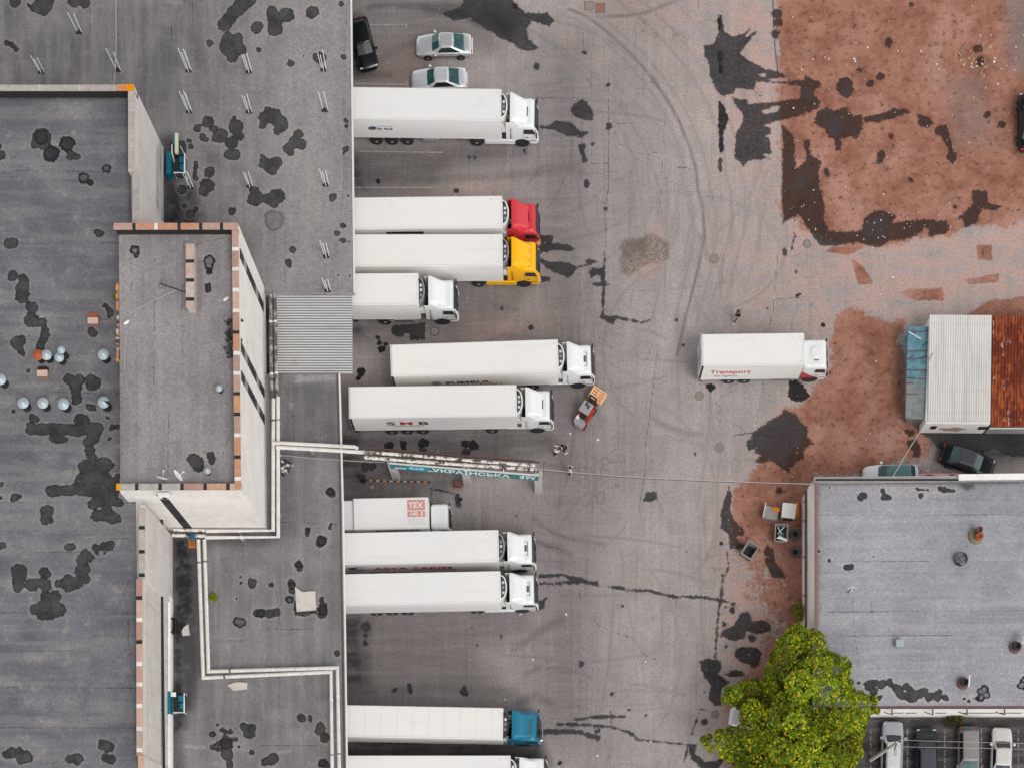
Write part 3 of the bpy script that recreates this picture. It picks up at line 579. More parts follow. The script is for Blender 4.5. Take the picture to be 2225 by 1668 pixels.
M['concrete'] = simple('concrete', (.47,.45,.42), .85, var=.25, scale=3)

def patches(s, tile, txt, name='patch'):
    a = nums(txt)
    for i in range(0, len(a), 3): s.dot(name, *T(tile[0], tile[1], a[i], a[i+1]), a[i+2]/3.948/27.0)
def strokes(s, tile, wdt, *qs, name='patch'):
    for q in qs: s.line(name, tp(tile, q), wdt/3.948/27.0)
def need(s):
    for k in ('patch','ring','joint'): s.fld(k)
    for k in ('damp_shade','pale'): s.fld(k, 0.0)
    return s
def lerp(a, b, t): return (a[0]+(b[0]-a[0])*t, a[1]+(b[1]-a[1])*t)
def wpts(px, z): return [(P(p[0], p[1], z).x, P(p[0], p[1], z).y) for p in px]

# ---- north warehouse: low roof with deep eaves over the loading bays
ZL = 5.0
wn_b = thing('warehouse', P(400, 300, 0), 0, 'low grey warehouse with stained felt roof whose eave covers the upper loading bays', 'warehouse')
def rel(parent, o): o.parent = parent; o.matrix_parent_inverse = Matrix.Translation(-parent.location); return o
NC = [(-90,-90),(762,-90),(770,637),(-90,637)]
s = need(Surf(NC, ZL, .085))
strokes(s, A_, 62, '1920 215;1990 130;2060 60;2150 -20')
patches(s, A_, '130 20 50 245 45 22 300 60 35 365 50 85 370 90 42 430 10 40 640 10 55 730 35 45 50 365 26 100 385 32 140 420 28 2205 235 52 1985 400 100 2040 320 45 2075 440 40 1950 330 50 1990 490 50 1805 370 28 1785 1045 52 1690 1090 30 1690 1120 24 1830 1110 36 1890 1165 62 1850 1190 30 2025 1090 68 2005 1010 20 2055 1165 42 1990 1230 58 1975 1320 52 2010 1325 50 1735 1180 30 1765 1200 28 1620 1210 25 1635 1260 22 1680 1400 18 1678 1440 18 1677 1490 22 1678 1530 22 1795 1480 48 1775 1600 66 2175 1640 42')
patches(s, B_, '140 110 45 165 160 62 265 130 66 165 245 68 130 90 36 485 110 58 0 240 30 20 430 20 530 490 48 560 500 48 300 548 30 75 1010 55 110 950 40 150 1000 70 225 1060 62 190 1115 35 50 1085 28 365 1155 45 330 1230 55 390 1240 48 270 1270 42 300 1305 34 80 1400 55 140 1430 70 190 1390 42 55 1345 24 735 30 24 750 490 26 765 1020 16 770 1040 16 775 1085 14 770 1280 26 760 1310 20 405 480 8')
patches(s, F_, '10 60 62 110 60 48 190 40 62 160 100 46 665 50 28 650 70 22 790 38 13 750 300 26 698 360 24 745 420 30 315 500 28 280 605 32 285 630 30 705 722 8 805 725 10 800 810 12 800 430 8')
patches(s, E_, '1990 168 36 1580 130 25 1635 195 38 1680 150 28 2165 70 50 1560 -20 40 1750 0 45')
patches(s, F_, '155 250 88', 'ring')
s.soft('damp_shade', [(352,300),(366,300),(372,380),(425,400),(440,470),(420,500),(352,500)], .8, .95); s.soft('damp_shade', [(350,330),(385,340),(398,400),(405,498),(350,498)], .5, 1.0); s.soft('damp_shade', [(350,430),(430,450),(440,498),(350,498)], .6, 1.0)  # shade in the corner of block and tower painted on the roof
for q in ((A_,'1650 0;1655 220'),(B_,'780 0;765 420;755 900;750 1658'),(F_,'745 0;735 170;700 420;655 830'),(A_,'1590 0;1585 50;1400 45'),(F_,'250 0;245 440;250 830'),(A_,'770 0;775 300'),(A_,'1470 230;1480 620'),(B_,'590 620;600 1300')): s.line('joint', tp(*q), .018)
s.soft('pale', [(560,-60),(780,-60),(780,637),(600,637),(575,300)], 8.0, .62); s.soft('pale', tp(B_, '100 480;170 560;120 640'), 1.2, .6); s.soft('pale', tp(B_, '520 400;570 700;480 740'), 1.0, .35); s.soft('pale', [(750,-60),(762,-60),(770,630),(757,630)], .25, .5)
s.soft('pale', tp(A_, '1000 0;1550 0;1560 40;1000 30'), .6, .35)
for i in range(44):
    x, y = RNG.random()*750, RNG.random()*640; r = 8+RNG.random()*26
    s.soft('pale', [(x-r*.6,y-r),(x+r*.5,y-r*.9),(x+r*.6,y+r),(x-r*.6,y+r*.8)], .8, .06+.22*RNG.random())
rel(wn_b, s.build('roof', M['roof_north']))
m = MB().prism(wpts(NC, ZL), ZL-.45, ZL-.012); rel(wn_b, m.build('roof_slab', M['fascia']))
m = MB(); a, b = P(762,-90,ZL), P(770,637,ZL)
for k in range(26):
    p, q = a.lerp(b, k/26), a.lerp(b, (k+.985)/26); off = .004*(k % 3)
    m.add([(p.x-.07,p.y,ZL-.10),(p.x+.075,p.y,ZL-.10),(p.x+.075+off,p.y,ZL+.07),(p.x-.07,p.y,ZL+.075),(q.x-.07,q.y,ZL-.10),(q.x+.075,q.y,ZL-.10),(q.x+.075+off,q.y,ZL+.07),(q.x-.07,q.y,ZL+.075)], [(0,1,2,3),(7,6,5,4),(0,4,5,1),(1,5,6,2),(2,6,7,3),(3,7,4,0)])
rel(wn_b, m.build('eave_edge', M['rail']))
m = MB(); wx = [(x-60, y) for x, y in wpts(NC, ZL)]
NW = wpts([(-90,-90),(716,-90),(722,637),(-90,637)], ZL); m.prism(NW, 0, ZL-.455); rel(wn_b, m.build('wall', M['wall_dock']))
for py in (228, 340, 460, 543):
    c = P(720, py, ZL); m = MB().box(c.x-.1, c.x+.16, c.y-1.5, c.y+1.5, 1.1, 4.2)
    rel(wn_b, m.build('dock_door', M['steel_grey'])); m = MB().box(c.x+.16, c.x+.35, c.y-1.3, c.y+1.3, .7, 1.05); rel(wn_b, m.build('dock_bumper', M['rubber']))

# ---- tall block on the far left
ZB, ZBP = 12.6, 13.5
blk = thing('storage_block', P(150, 900, 0), 0, 'tall grey panel block with patched flat roof and brick coping, behind the low warehouse', 'building')
BC = [(-90,200),(282,200),(304,1690),(-90,1690)]
def cop_run(m, p0, p1, wd, h0, h1, seg, cols, joints, jl=.20):
    """brick coping laid slab by slab between two points, with tar or mortar joints"""
    a, b = Vector((p0[0], p0[1], 0)), Vector((p1[0], p1[1], 0)); d = (b-a); L = d.length; d.normalize(); nrm = Vector((-d.y, d.x, 0))
    def slab(s0, s1, col, dz=0, w2=wd):
        q = [a+d*s0-nrm*w2/2, a+d*s1-nrm*w2/2, a+d*s1+nrm*w2/2, a+d*s0+nrm*w2/2]
        m.prism([(v.x, v.y) for v in q], h0, h1+dz, col)
    x = 0.0; i = 0
    while x < L-.05:
        e = min(L, x+seg*(.92+.16*random.random())); slab(x, e, random.choice(cols), .012*random.random(), wd*(1+.03*random.random()))
        if e+jl < L:
            jc = joints[i % len(joints)]
            if jc is not None: slab(e, e+jl, jc, -.006 if jc[0] < .1 else .012, wd*.985)
        x = e+jl; i += 1
    return m
BRK = [(.42,.25,.19),(.50,.30,.22),(.46,.33,.28),(.55,.36,.28),(.40,.27,.22)]; PALE = [(.42,.38,.35),(.46,.40,.36),(.40,.35,.33)]; DK = (.028,.028,.03); WH = (.74,.70,.66)
s = need(Surf(BC, ZB, .085))
patches(s, A_, '440 1325 68 575 1235 58 610 1340 38 660 1345 28 0 1340 45 0 1260 22 770 1560 25 355 1180 76 310 1240 42 380 1250 40')
patches(s, A_, '355 1180 60 915 1450 36 720 1530 46 770 1560 25 440 1320 66 575 1230 62', 'ring')
patches(s, E_, '75 445 40 110 445 42 830 352 28 865 352 28 110 725 45 190 840 62 185 900 58 200 765 42 275 1000 52 265 1105 58 320 1130 32 370 1120 32 380 1190 36 385 1230 34 365 1290 36 345 1335 32 140 1300 50 190 1280 34 180 1360 28 195 1395 22 780 1200 32 805 1220 32 905 975 22 935 1025 24 955 1050 22 930 1075 14 245 1535 22 590 1605 44 680 1615 44 770 1610 44 830 1640 36 710 1200 9 250 1240 10')
patches(s, I_, '115 243 16 285 300 38 310 320 22 270 385 52 650 60 48 640 20 50 660 130 46 660 160 26 800 10 55 680 305 46 740 310 36 690 340 40 470 470 50 500 480 36 560 485 28 810 410 60 800 480 52 745 510 36 770 580 42 790 640 40 730 700 50 720 730 40 900 700 62 940 700 40 820 720 58 690 820 46 760 810 60 860 810 76 920 830 46 440 925 46 620 915 46 700 920 46 780 910 60 860 920 70 940 920 66 990 950 34 790 1040 40 850 1010 50 920 1000 66 1010 1020 40 1040 1015 22 920 1080 42 830 1140 48 880 1140 46 960 1150 55 1010 1160 32 1010 800 26 1000 840 26 770 207 26 805 207 24 925 300 14 910 290 12 960 380 26 1005 375 24 945 475 18 400 1080 42 380 1085 36 440 1080 22 400 1150 40 380 1180 34 440 1185 20 120 985 30 155 970 26 10 870 26 5 980 20 10 1390 36 585 1405 30 620 1400 28 820 1410 34 870 1405 34 930 1390 40 960 1370 18 835 1465 10 900 1460 12 735 1480 52 780 1500 30 700 1520 44 700 1600 56 740 1600 32 165 1620 68 370 1620 40 400 1625 34')
strokes(s, I_, 46, '270 385;400 395;500 395', '560 395;650 410;740 390;840 385', '440 925;560 920;640 905')
patches(s, Q_, '160 40 46 160 90 50 280 85 56 390 85 52 360 60 36 510 75 42 590 60 60 590 110 40 660 70 56 730 40 42 390 180 42 480 185 42 430 200 48 300 300 46 380 300 76 460 290 76 520 300 46 350 345 38 420 340 40 55 1550 36 110 1525 46 170 1530 50 220 1560 46 250 1575 28 180 1590 30 600 1580 34 660 1580 48 690 1570 24 870 1455 36 920 1470 46 955 1485 24 910 1570 36 960 1580 38')
for i in range(7): s.line('joint', [(-60+40*i, 210+160*i),(280, 212+160*i+RNG.normal()*3)], .012)
for y in (1090,1200,1330,1415,1492,1580): s.line('joint', [(-40,y),(298,y+RNG.normal()*3)], .016)
s.line('joint', tp(Q_, '1110 30;1065 160;1100 400;1105 620;1125 800'), .02)
for i in range(46):
    x, y = RNG.random()*285, 230+RNG.random()*1420; r = 8+RNG.random()*26
    s.soft('pale', [(x-r,y-r*.5),(x+r,y-r*.4),(x+r*.8,y+r*.5),(x-r*.9,y+r*.4)], .7, .10+.26*RNG.random())
s.soft('damp_shade', [(-60,200),(282,200),(282,216),(-60,216)], .35, .95); s.soft('damp_shade', [(275,205),(286,205),(290,480),(280,480)], .25, .5)  # shade inside the parapets painted along their foot
rel(blk, s.build('roof', M['roof_block']))
BO = [(-90,185),(291,185),(291,374),(301,376),(300.5,486),(303,488),(303,1096),(315,1096),(314.5,1256),(309,1257),(309.5,1640),(312.5,1642),(313,1690),(-90,1690)]
m = MB(); o1 = wpts(BO, ZBP)
m.prism(o1, 0, ZB-.02); rel(blk, m.build('wall', M['wall_block']))
# parapets
def para(m, px0, px1, wd, z0=ZB-.3, z1=ZBP-.05):
    a, b = P(*px0, ZBP), P(*px1, ZBP); d = (b-a).normalized(); n = Vector((-d.y, d.x, 0))*wd/2
    return m.prism([(v.x, v.y) for v in (a-n, b-n, b+n, a+n)], z0, z1)
runs = [((-90,191),(291,191)),((284.6,197),(284.8,374)),((294.7,374),(294.5,487)),((308.5,1096),(308,1256)),((302.5,1256),(303,1641)),((306,1641),(306.5,1690))]
def liner(a, b, z0, z1, zp, side):
    a, b = P(*a, zp), P(*b, zp); d = (b-a).normalized(); n = Vector((-d.y, d.x, 0)); o1, o2 = n*side*.2, n*side*.235
    return MB().prism([(v.x, v.y) for v in (a+o1, b+o1, b+o2, a+o2)], z0, z1)
for a, b in runs: rel(blk, para(MB(), a, b, .40).build('parapet', M['wall_block'])); rel(blk, liner(a, b, ZB-.3, ZBP-.06, ZBP, -1).build('tar_lining', M['tar']))
rel(blk, cop_run(MB(), wpts([(-90,191)], ZBP)[0], wpts([(252,191)], ZBP)[0], .44, ZBP-.06, ZBP, 2.9, PALE, [(.5,.46,.43)], .12).build('coping', M['coping']))
rel(blk, cop_run(MB(), wpts([(254,190.5)], ZBP)[0], wpts([(291.5,190.5)], ZBP)[0], .46, ZBP-.06, ZBP+.01, .75, [(.55,.24,.09),(.62,.22,.01),(.75,.26,.0)], [None], .0).build('coping', M['coping']))
rel(blk, cop_run(MB(), wpts([(284.6,198)], ZBP)[0], wpts([(284.8,374)], ZBP)[0], .44, ZBP-.06, ZBP, 1.5, PALE+[(.45,.34,.29)], [(.48,.44,.41)], .1).build('coping', M['coping']))
rel(blk, cop_run(MB(), wpts([(294.7,375)], ZBP)[0], wpts([(294.5,487)], ZBP)[0], .44, ZBP-.06, ZBP, 1.4, PALE, [(.36,.32,.3)], .06).build('coping', M['coping']))
rel(blk, cop_run(MB(), wpts([(308.3,1103)], ZBP)[0], wpts([(308,1256)], ZBP)[0], .44, ZBP-.06, ZBP, 1.42, BRK+PALE, [DK], .28).build('coping', M['coping']))
rel(blk, cop_run(MB(), wpts([(302.5,1257)], ZBP)[0], wpts([(303,1641)], ZBP)[0], .44, ZBP-.06, ZBP, 1.32, BRK, [DK,WH,DK,WH,WH,WH,WH,WH], .3).build('coping', M['coping']))
rel(blk, cop_run(MB(), wpts([(306,1641)], ZBP)[0], wpts([(306.5,1690)], ZBP)[0], .44, ZBP-.06, ZBP, 1.32, BRK, [WH], .3).build('coping', M['coping']))
# panel joints, gutter pipe with brackets, plinth on the east wall
def east_wall(pts, f=.0): pass
m = MB()
for i, px in enumerate((1300,1395,1480,1565,1640)):
    a = P(309.5, px, ZBP); rel(blk, MB().box(a.x, a.x+.012, a.y-.03, a.y+.03, 5.0, ZB).build('panel_joint', M['seam']))
a0, a1 = P(309.5, 1258, ZBP), P(312.5, 1690, ZBP)
for z in (6.2, 7.4, 8.8, 9.9, 11.0, 12.1): rel(blk, MB().add([(a0.x+.004,a0.y,z),(a1.x+.016,a1.y,z),(a1.x+.016,a1.y,z+.05),(a0.x+.004,a0.y,z+.05)], [(0,1,2,3)]).build('panel_joint', M['seam']))
for z in (7.2, 9.6, 11.6):
    q0, q1 = P(291, 200, ZBP), P(291, 374, ZBP); rel(blk, MB().add([(q0.x+.004,q0.y,z),(q0.x+.004,q1.y,z),(q0.x+.004,q1.y,z+.05),(q0.x+.004,q0.y,z+.05)], [(3,2,1,0)]).build('panel_joint', M['seam']))
m = MB(); z = 7.9; pl = [P(351.5,1128,z), P(352,1300,z), P(354,1480,z), P(356.5,1700,z)]
m.tube(pl, .11, 8); rel(blk, m.build('gutter_pipe', M['tar']))
for py in (1298, 1371, 1450, 1542, 1619):
    q = P(352, py, 8.0); m = MB().tube([(q.x-.7,q.y+.05,8.25),(q.x-.02,q.y,8.02)], .035, 6).tube([(q.x-.7,q.y+.05,8.25),(q.x-.7,q.y-.12,8.05)], .03, 6); rel(blk, m.build('bracket', M['tar']))
m = MB(); q0, q1 = P(372, 1300, ZL), P(374, 1700, ZL); m.box(a0.x+.02, a0.x+.22, q1.y, q0.y, 4.9, 5.9); rel(blk, m.build('plinth', M['wall_white']))
# shutter on the north east wall
q = P(352, 420, 6.2); e0 = P(301, 420, ZBP)
m = MB().box(e0.x+.002, e0.x+.16, P(0,486,6).y, P(0,330,6).y, 6.6, 6.9); rel(blk, m.build('ledge', M['steel_grey']))

# ---- brick tower
ZT, ZTP = 14.7, 15.5
tow = thing('tower', P(400, 780, 0), 0, 'white brick stair tower with orange brick coping, standing tallest between block and warehouse', 'tower')
TOc = [(253,486),(517,485.5),(523,1063),(255,1063)]
s = need(Surf([(258,488),(508,487),(514,1052),(262,1052)], ZT, .08))
patches(s, E_, '1155 505 42 1170 550 24', 'ring'); patches(s, E_, '1795 590 44 1797 640 38 1797 690 26 1790 810 26 1790 845 24', 'ring')
patches(s, I_, '1640 650 40 1690 680 58 1700 730 38 1810 620 30 1815 670 26 1755 590 18 1790 610 16')
s.soft('damp_shade', [(258,487),(512,487),(512,502),(258,504)], .35, .95); s.soft('damp_shade', tp(E_, '1960 1120;2000 1120;2010 1380;1950 1380'), .4, .8)  # first band paints the shade at the foot of the parapet
s.soft('damp_shade', tp(E_, '1690 580;1740 600;1745 960;1700 1040'), .4, .35)  # shade east of the chimney bank painted in
for q in ((E_,'1330 580;1320 1658'),(E_,'1120 380;1125 860'),(E_,'1560 780;1570 1658'),(I_,'1975 290;1970 430;1900 640'),(I_,'1040 0;1045 830'),(E_,'1570 480;1900 400'),(I_,'1450 100;1440 800')): s.line('joint', tp(*q), .014)
s.soft('pale', tp(E_, '1020 620;1125 620;1125 860;1025 860'), .15, .22); s.soft('pale', tp(E_, '1040 655;1085 660;1080 690;1040 685'), .1, .5)
s.soft('pale', tp(I_, '1480 700;1600 640;1640 820;1540 840'), .6, .3)
rel(tow, s.build('roof', M['roof_tower']))
t1 = wpts(TOc, ZTP); m = MB().prism(t1, 4.4, ZT-.02); tw_wall = rel(tow, m.build('wall', M['wall_tower']))
def paraT(m, a, b, wd): 
    a, b = P(*a, ZTP), P(*b, ZTP); d = (b-a).normalized(); n = Vector((-d.y, d.x, 0))*wd/2
    return m.prism([(v.x, v.y) for v in (a-n, b-n, b+n, a+n)], ZT-.3, ZTP-.055)
for a, b in (((250,492),(517,491.5)),((510.8,498),(516.8,1056)),((258,1057),(523,1056.5))): rel(tow, paraT(MB(), a, b, .40).build('parapet', M['wall_tower'])); rel(tow, liner(a, b, ZT-.3, ZTP-.06, ZTP, 1 if b[1] == 1056.5 else -1).build('tar_lining', M['tar']))
OR = [(.50,.26,.17),(.46,.30,.24),(.54,.28,.15),(.50,.26,.16)]
rel(tow, cop_run(MB(), wpts([(247,492)], ZTP)[0], wpts([(517,491.5)], ZTP)[0], .47, ZTP-.06, ZTP, 1.36, OR, [DK,WH,DK,DK,DK], .24).build('coping', M['coping']))
rel(tow, cop_run(MB(), wpts([(510.8,499)], ZTP)[0], wpts([(516.8,1063)], ZTP)[0], .47, ZTP-.06, ZTP, 1.28, OR+BRK, [WH,WH,WH,WH,DK,WH,WH,DK,DK,WH,DK], .26).build('coping', M['coping']))
rel(tow, cop_run(MB(), wpts([(255,1057)], ZTP)[0], wpts([(516,1056.5)], ZTP)[0], .47, ZTP-.06, ZTP, 1.36, BRK+PALE, [DK], .26).build('coping', M['coping']))
rel(tow, MB().box(*[v for v in (wpts([(254,1057)], ZTP)[0][0]-.05, wpts([(262,1057)], ZTP)[0][0], wpts([(254,1057)], ZTP)[0][1]-.24, wpts([(254,1057)], ZTP)[0][1]+.24)], ZTP-.05, ZTP+.02, (.75,.30,.0)).build('painted_corner', M['coping']))
# window strips: a tall dark recess, frames, panes and white sills
def strip_east(px0, px1):
    y0, y1 = P(0, px1, ZTP).y, P(0, px0, ZTP).y; x = P(523 if px0 > 700 else 519, px0, ZTP).x; x = P(517.3+5.9*(px0-486)/577, px0, ZTP).x
    for k in range(4):
        z0 = 5.6+k*2.35
        m = MB().box(x-.02, x+.03, y0, y1, z0+.95, z0+2.2); win_ = rel(tow, m.build('window', M['black']))
        m = MB().box(x+.03, x+.04, y0+.06, y1-.06, z0+1.0, z0+2.15); p_ = m.build('pane', M['win_glass']); p_.parent = win_; p_.matrix_parent_inverse = win_.matrix_parent_inverse.copy()
        m = MB().box(x+.02, x+.12, y0-.02, y1+.02, z0+.90, z0+.95).box(x+.03, x+.06, (y0+y1)/2-.03, (y0+y1)/2+.03, z0+1.0, z0+2.15); f_ = m.build('frame', M['text_grey']); f_.parent = win_; f_.matrix_parent_inverse = win_.matrix_parent_inverse.copy()
        m = MB().box(x+.005, x+.025, y0, y1, z0-.15, z0+.9); rel(tow, m.build('spandrel', M['tar'] if k % 2 == 0 else M['wall_dock']))
M['win_glass'] = glassm('window_glass', (.10,.15,.20))
for a, b in ((531,552),(735,756),(797,818)): strip_east(a, b)
ys = P(0, 1063, ZTP).y; xa, xb = P(330, 0, ZTP).x, P(350, 0, ZTP).x
for k in range(4):
    z0 = 5.5+k*2.3
    m = MB().box(xa, xb, ys-.03, ys+.02, z0+.5, z0+1.9); win_ = rel(tow, m.build('window', M['black']))
    m = MB().box(xa+.06, xb-.06, ys-.04, ys-.03, z0+.55, z0+.95); p_ = m.build('pane', M['win_glass']); p_.parent = win_; p_.matrix_parent_inverse = win_.matrix_parent_inverse.copy()
    m = MB().box(xa-.06, xb+.02, ys-.13, ys-.005, z0+.43, z0+.5).box(xa-.08, xa, ys-.06, ys-.005, z0+.5, z0+1.3); f_ = m.build('sill', M['wall_white']); f_.parent = win_; f_.matrix_parent_inverse = win_.matrix_parent_inverse.copy()
    m = MB().box(xa, xb, ys-.022, ys-.002, z0-.35, z0+.43); rel(tow, m.build('spandrel', M['tar']))
for px, z in ((543,9.7),(585,9.6)):
    pass
ac = thing('air_conditioner', P(357, 1067, 15.0), 0, 'white air conditioner box hung high on the south wall of the brick tower', 'air conditioner')
m = MB().bbox(-.45, .45, -.45, -.10, -.35, .25, .04); m.build('casing', M['white'], ac); MB().cyl((0,-.452,-.05), .2, -.02, 'y', 18).build('fan_grille', M['black'], ac)
MB().box(-.4,-.34,-.4,0.0,-.42,-.36).box(.34,.4,-.4,0.0,-.42,-.36).build('bracket', M['steel_grey'], ac)
ac.location.y = ys
# low brick wall (old chimney bank) on the tower roof
chm = thing('chimney_bank', P(419.5, 612, ZT), 0, 'long free-standing brick chimney bank on the tower roof with black gaps in its cap', 'chimney')
A0, A1 = P(419, 540, ZT+.95), P(420.5, 678, ZT+.95); L = (A0-A1).length
m = MB().box(-.26, .26, -L/2, L/2, 0, .92); m.build('wall', M['wall_brickgrey'], chm)
m = MB(); cop_run(m, (0, L/2), (0, -L/2), .60, .92, 1.0, 1.10, [(.52,.42,.37),(.50,.37,.31)], [DK], .26); m.build('coping', M['coping'], chm)

# ---- corrugated canopy between the two low roofs
cano = thing('canopy', P(680, 720, 0), 0, 'white ribbed metal canopy roof between the two low warehouse roofs beside the tower', 'canopy')
m = MB(); z = 4.7
CA = [(599,636),(765,634),(766,810),(605,812)]
n = 31; ring = []
vs = []; fs = []; prof = [(0,0),(.30,0),(.40,.11),(.90,.11),(1,0)]
for i in range(n):
    for f, h in prof[:-1] if i < n-1 else prof:
        tt = (i+f)/n; l = lerp(CA[0], CA[3], tt); r = lerp(CA[1], CA[2], tt)
        a, b = P(*l, z), P(*r, z); vs += [(a.x, a.y, z+h-.0), (b.x, b.y, z+h-.18)]
gro = [(.24,.25,.27),(.40,.40,.39),(.64,.635,.615),(.40,.40,.39)]  # rib shading painted per face: dark troughs, pale crests
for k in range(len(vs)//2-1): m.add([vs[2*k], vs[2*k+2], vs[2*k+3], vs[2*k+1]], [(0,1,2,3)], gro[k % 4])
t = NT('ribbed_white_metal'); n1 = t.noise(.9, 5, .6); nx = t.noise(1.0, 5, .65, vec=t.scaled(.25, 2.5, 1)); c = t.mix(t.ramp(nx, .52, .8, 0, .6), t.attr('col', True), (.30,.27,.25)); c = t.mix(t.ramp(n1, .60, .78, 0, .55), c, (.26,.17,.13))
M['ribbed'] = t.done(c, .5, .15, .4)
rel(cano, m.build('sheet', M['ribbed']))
m = MB(); q = wpts(CA, z); m.box(q[0][0]+.2, q[1][0]-.2, q[2][1]+.1, q[2][1]+.3, z-.55, z-.25).box(q[0][0]+.2, q[1][0]-.2, q[0][1]-.4, q[0][1]-.2, z-.55, z-.25); rel(cano, m.build('beam', M['steel_grey']))
m = MB().box(q[0][0], q[1][0]-1.8, q[2][1], q[0][1], 0, z-.6); rel(cano, m.build('back_wall', M['wall_dock']))

# ---- south warehouse
wsb = thing('warehouse', P(560, 1250, 0), 0, 'low dark-roofed warehouse with white pipe loops, beside the lower row of loading bays', 'warehouse')
SC = [(312,812),(735,812),(752,1690),(312,1690)]
s = need(Surf(SC, ZL, .085))
patches(s, J_, '640 930 36 650 950 30 445 1250 28 440 1290 26 640 1215 20 640 1245 20 560 1350 46 590 1340 32 545 1380 28 365 1555 34 380 1585 30 535 1085 8 500 1060 6')
patches(s, J_, '640 930 30 445 1255 26 565 1355 46 370 1560 30 640 1220 20', 'ring')
patches(s, Q_, '2165 70 40 2155 100 30 2070 65 18 2195 330 26 1940 1420 44 1945 1480 48 1950 1540 46 1960 1550 40 1920 1335 26 1975 1340 24 1870 1450 20 1870 1500 20 1820 1475 26 2090 1300 36 2130 1350 48 2165 1310 34 2160 1360 30 2027 1405 16 2045 1475 13 2160 1525 22 1965 1610 30 1970 1640 30 1865 1285 12 2060 20 16 2035 200 12')
patches(s, Q_, '2035 400 34 2080 405 36 2060 440 26 1825 1370 28 1940 1450 50', 'ring')
patches(s, R_, '305 70 34 305 130 32 40 330 36 110 330 44 180 320 36 130 90 22 560 210 20 570 270 40 570 325 38 560 355 22 695 670 20 695 690 20 380 1220 30 395 1235 26 465 1220 12 465 1240 12 555 1330 52 590 1400 44 550 1290 26 75 1605 38 140 1590 50 165 1570 36 570 1610 32 600 1635 32 350 300 16 410 330 16 460 340 14')
patches(s, R_, '290 215 34 575 1615 38 40 330 38 310 95 40 570 300 46', 'ring')
strokes(s, R_, 24, '350 250;350 320;420 335;520 300')
s.soft('damp_shade', [(372,1163),(432,1163),(436,1460),(420,1540),(372,1560)], .7, .72); s.soft('damp_shade', [(372,1163),(425,1163),(425,1330),(395,1400),(372,1420)], .7, 1.0); s.soft('damp_shade', [(372,1400),(400,1400),(405,1580),(372,1600)], .5, .9)  # shade at the foot of block and tower walls painted in
s.soft('damp_shade', [(595,640),(606,640),(606,1170),(585,1170)], .5, .7); s.soft('damp_shade', [(448,1165),(600,1165),(600,1178),(448,1185)], .7, .6); s.soft('damp_shade', tp(J_, '200 580;700 610;690 640;200 620'), .3, .5)
s.soft('damp_shade', [(608,830),(735,835),(735,960),(608,960)], .8, .28); s.soft('damp_shade', [(604,990),(650,1000),(650,1160),(604,1165)], 1.6, .35); s.soft('pale', [(640,815),(730,815),(732,826),(640,832)], .3, .6)
s.soft('damp_shade', [(372,1560),(390,1560),(400,1690),(372,1690)], .8, .7); s.soft('pale', tp(Q_, '1570 1460;1760 1470;1760 1490;1580 1480'), .15, .6); s.soft('pale', tp(R_, '190 1510;300 1500;300 1525;190 1530'), .15, .55); s.soft('pale', tp(J_, '280 165;320 165;320 215;285 210'), .2, .5)
for q in ((J_,'0 1180;700 1210'),(J_,'535 250;560 540;690 540'),(R_,'0 470;720 460'),(R_,'40 1465;520 1465;600 1480'),(R_,'430 340;440 480'),(R_,'0 870;60 1100'),(J_,'310 60;330 520'),(R_,'200 830;205 1300'),(Q_,'1790 560;2211 570')): s.line('joint', tp(*q), .016)
for i in range(14):
    x, y = 470+RNG.random()*230, 1200+RNG.random()*440; r = 10+RNG.random()*24
    s.soft('pale', [(x-r,y-r*.5),(x+r,y-r*.4),(x+r*.8,y+r*.5),(x-r*.9,y+r*.4)], .8, .08+.16*RNG.random())
rel(wsb, s.build('roof', M['roof_south']))
m = MB().prism(wpts(SC, ZL), ZL-.45, ZL-.012); rel(wsb, m.build('roof_slab', M['fascia']))
m = MB().prism(wpts([(312,812),(700,812),(712,1690),(312,1690)], ZL), 0, ZL-.455); rel(wsb, m.build('wall', M['wall_dock']))
m = MB().tube([P(737,812,ZL+.05), P(745,1100,ZL+.05), P(748.5,1300,ZL+.05), P(754,1690,ZL+.05)], .09, 8); rel(wsb, m.build('gutter', M['rail']))
m = MB()
for d0, h in ((-2.5,.12),): m.tube([P(733,812,ZL+.06), P(740,1100,ZL+.06), P(743,1300,ZL+.06), P(748.5,1690,ZL+.06)], .05, 6)
rel(wsb, m.build('eave_edge', M['maroon']))
for py in (870, 1113, 1184, 1274, 1571, 1665):
    c = P(705, py, ZL); m = MB().box(c.x-.1, c.x+.25, c.y-1.5, c.y+1.5, 1.1, 4.2); rel(wsb, m.build('dock_door', M['steel_grey']))

# ------------------------------------------------------------------ lagged heating pipes
t = NT('lagged_pipe'); n1 = t.noise(1.3, 5, .7); n2 = t.noise(7, 4, .6)
c = t.mix(t.ramp(n1, .3, .7), (.60,.575,.545), (.74,.715,.685)); c = t.mix(t.ramp(n2, .62, .72, 0, .8), c, (.28,.15,.09)); M['pipe'] = t.done(c, .7, 0, .3)
t = NT('torn_lagging'); n1 = t.noise(1.5, 6, .7); n2 = t.noise(5, 4, .6)
c = t.mix(t.ramp(n1, .42, .52), (.09,.07,.062), (.72,.67,.62)); c = t.mix(t.ramp(n2, .58, .70, 0, .9), c, (.32,.10,.045)); M['pipe_torn'] = t.done(c, .85, 0, .2)
t = NT('dark_lagging'); n1 = t.noise(2.0, 5, .7); c = t.mix(t.ramp(n1, .46, .6), (.10,.092,.088), (.36,.33,.31)); M['pipe_dark'] = t.done(c, .85, 0, .2)
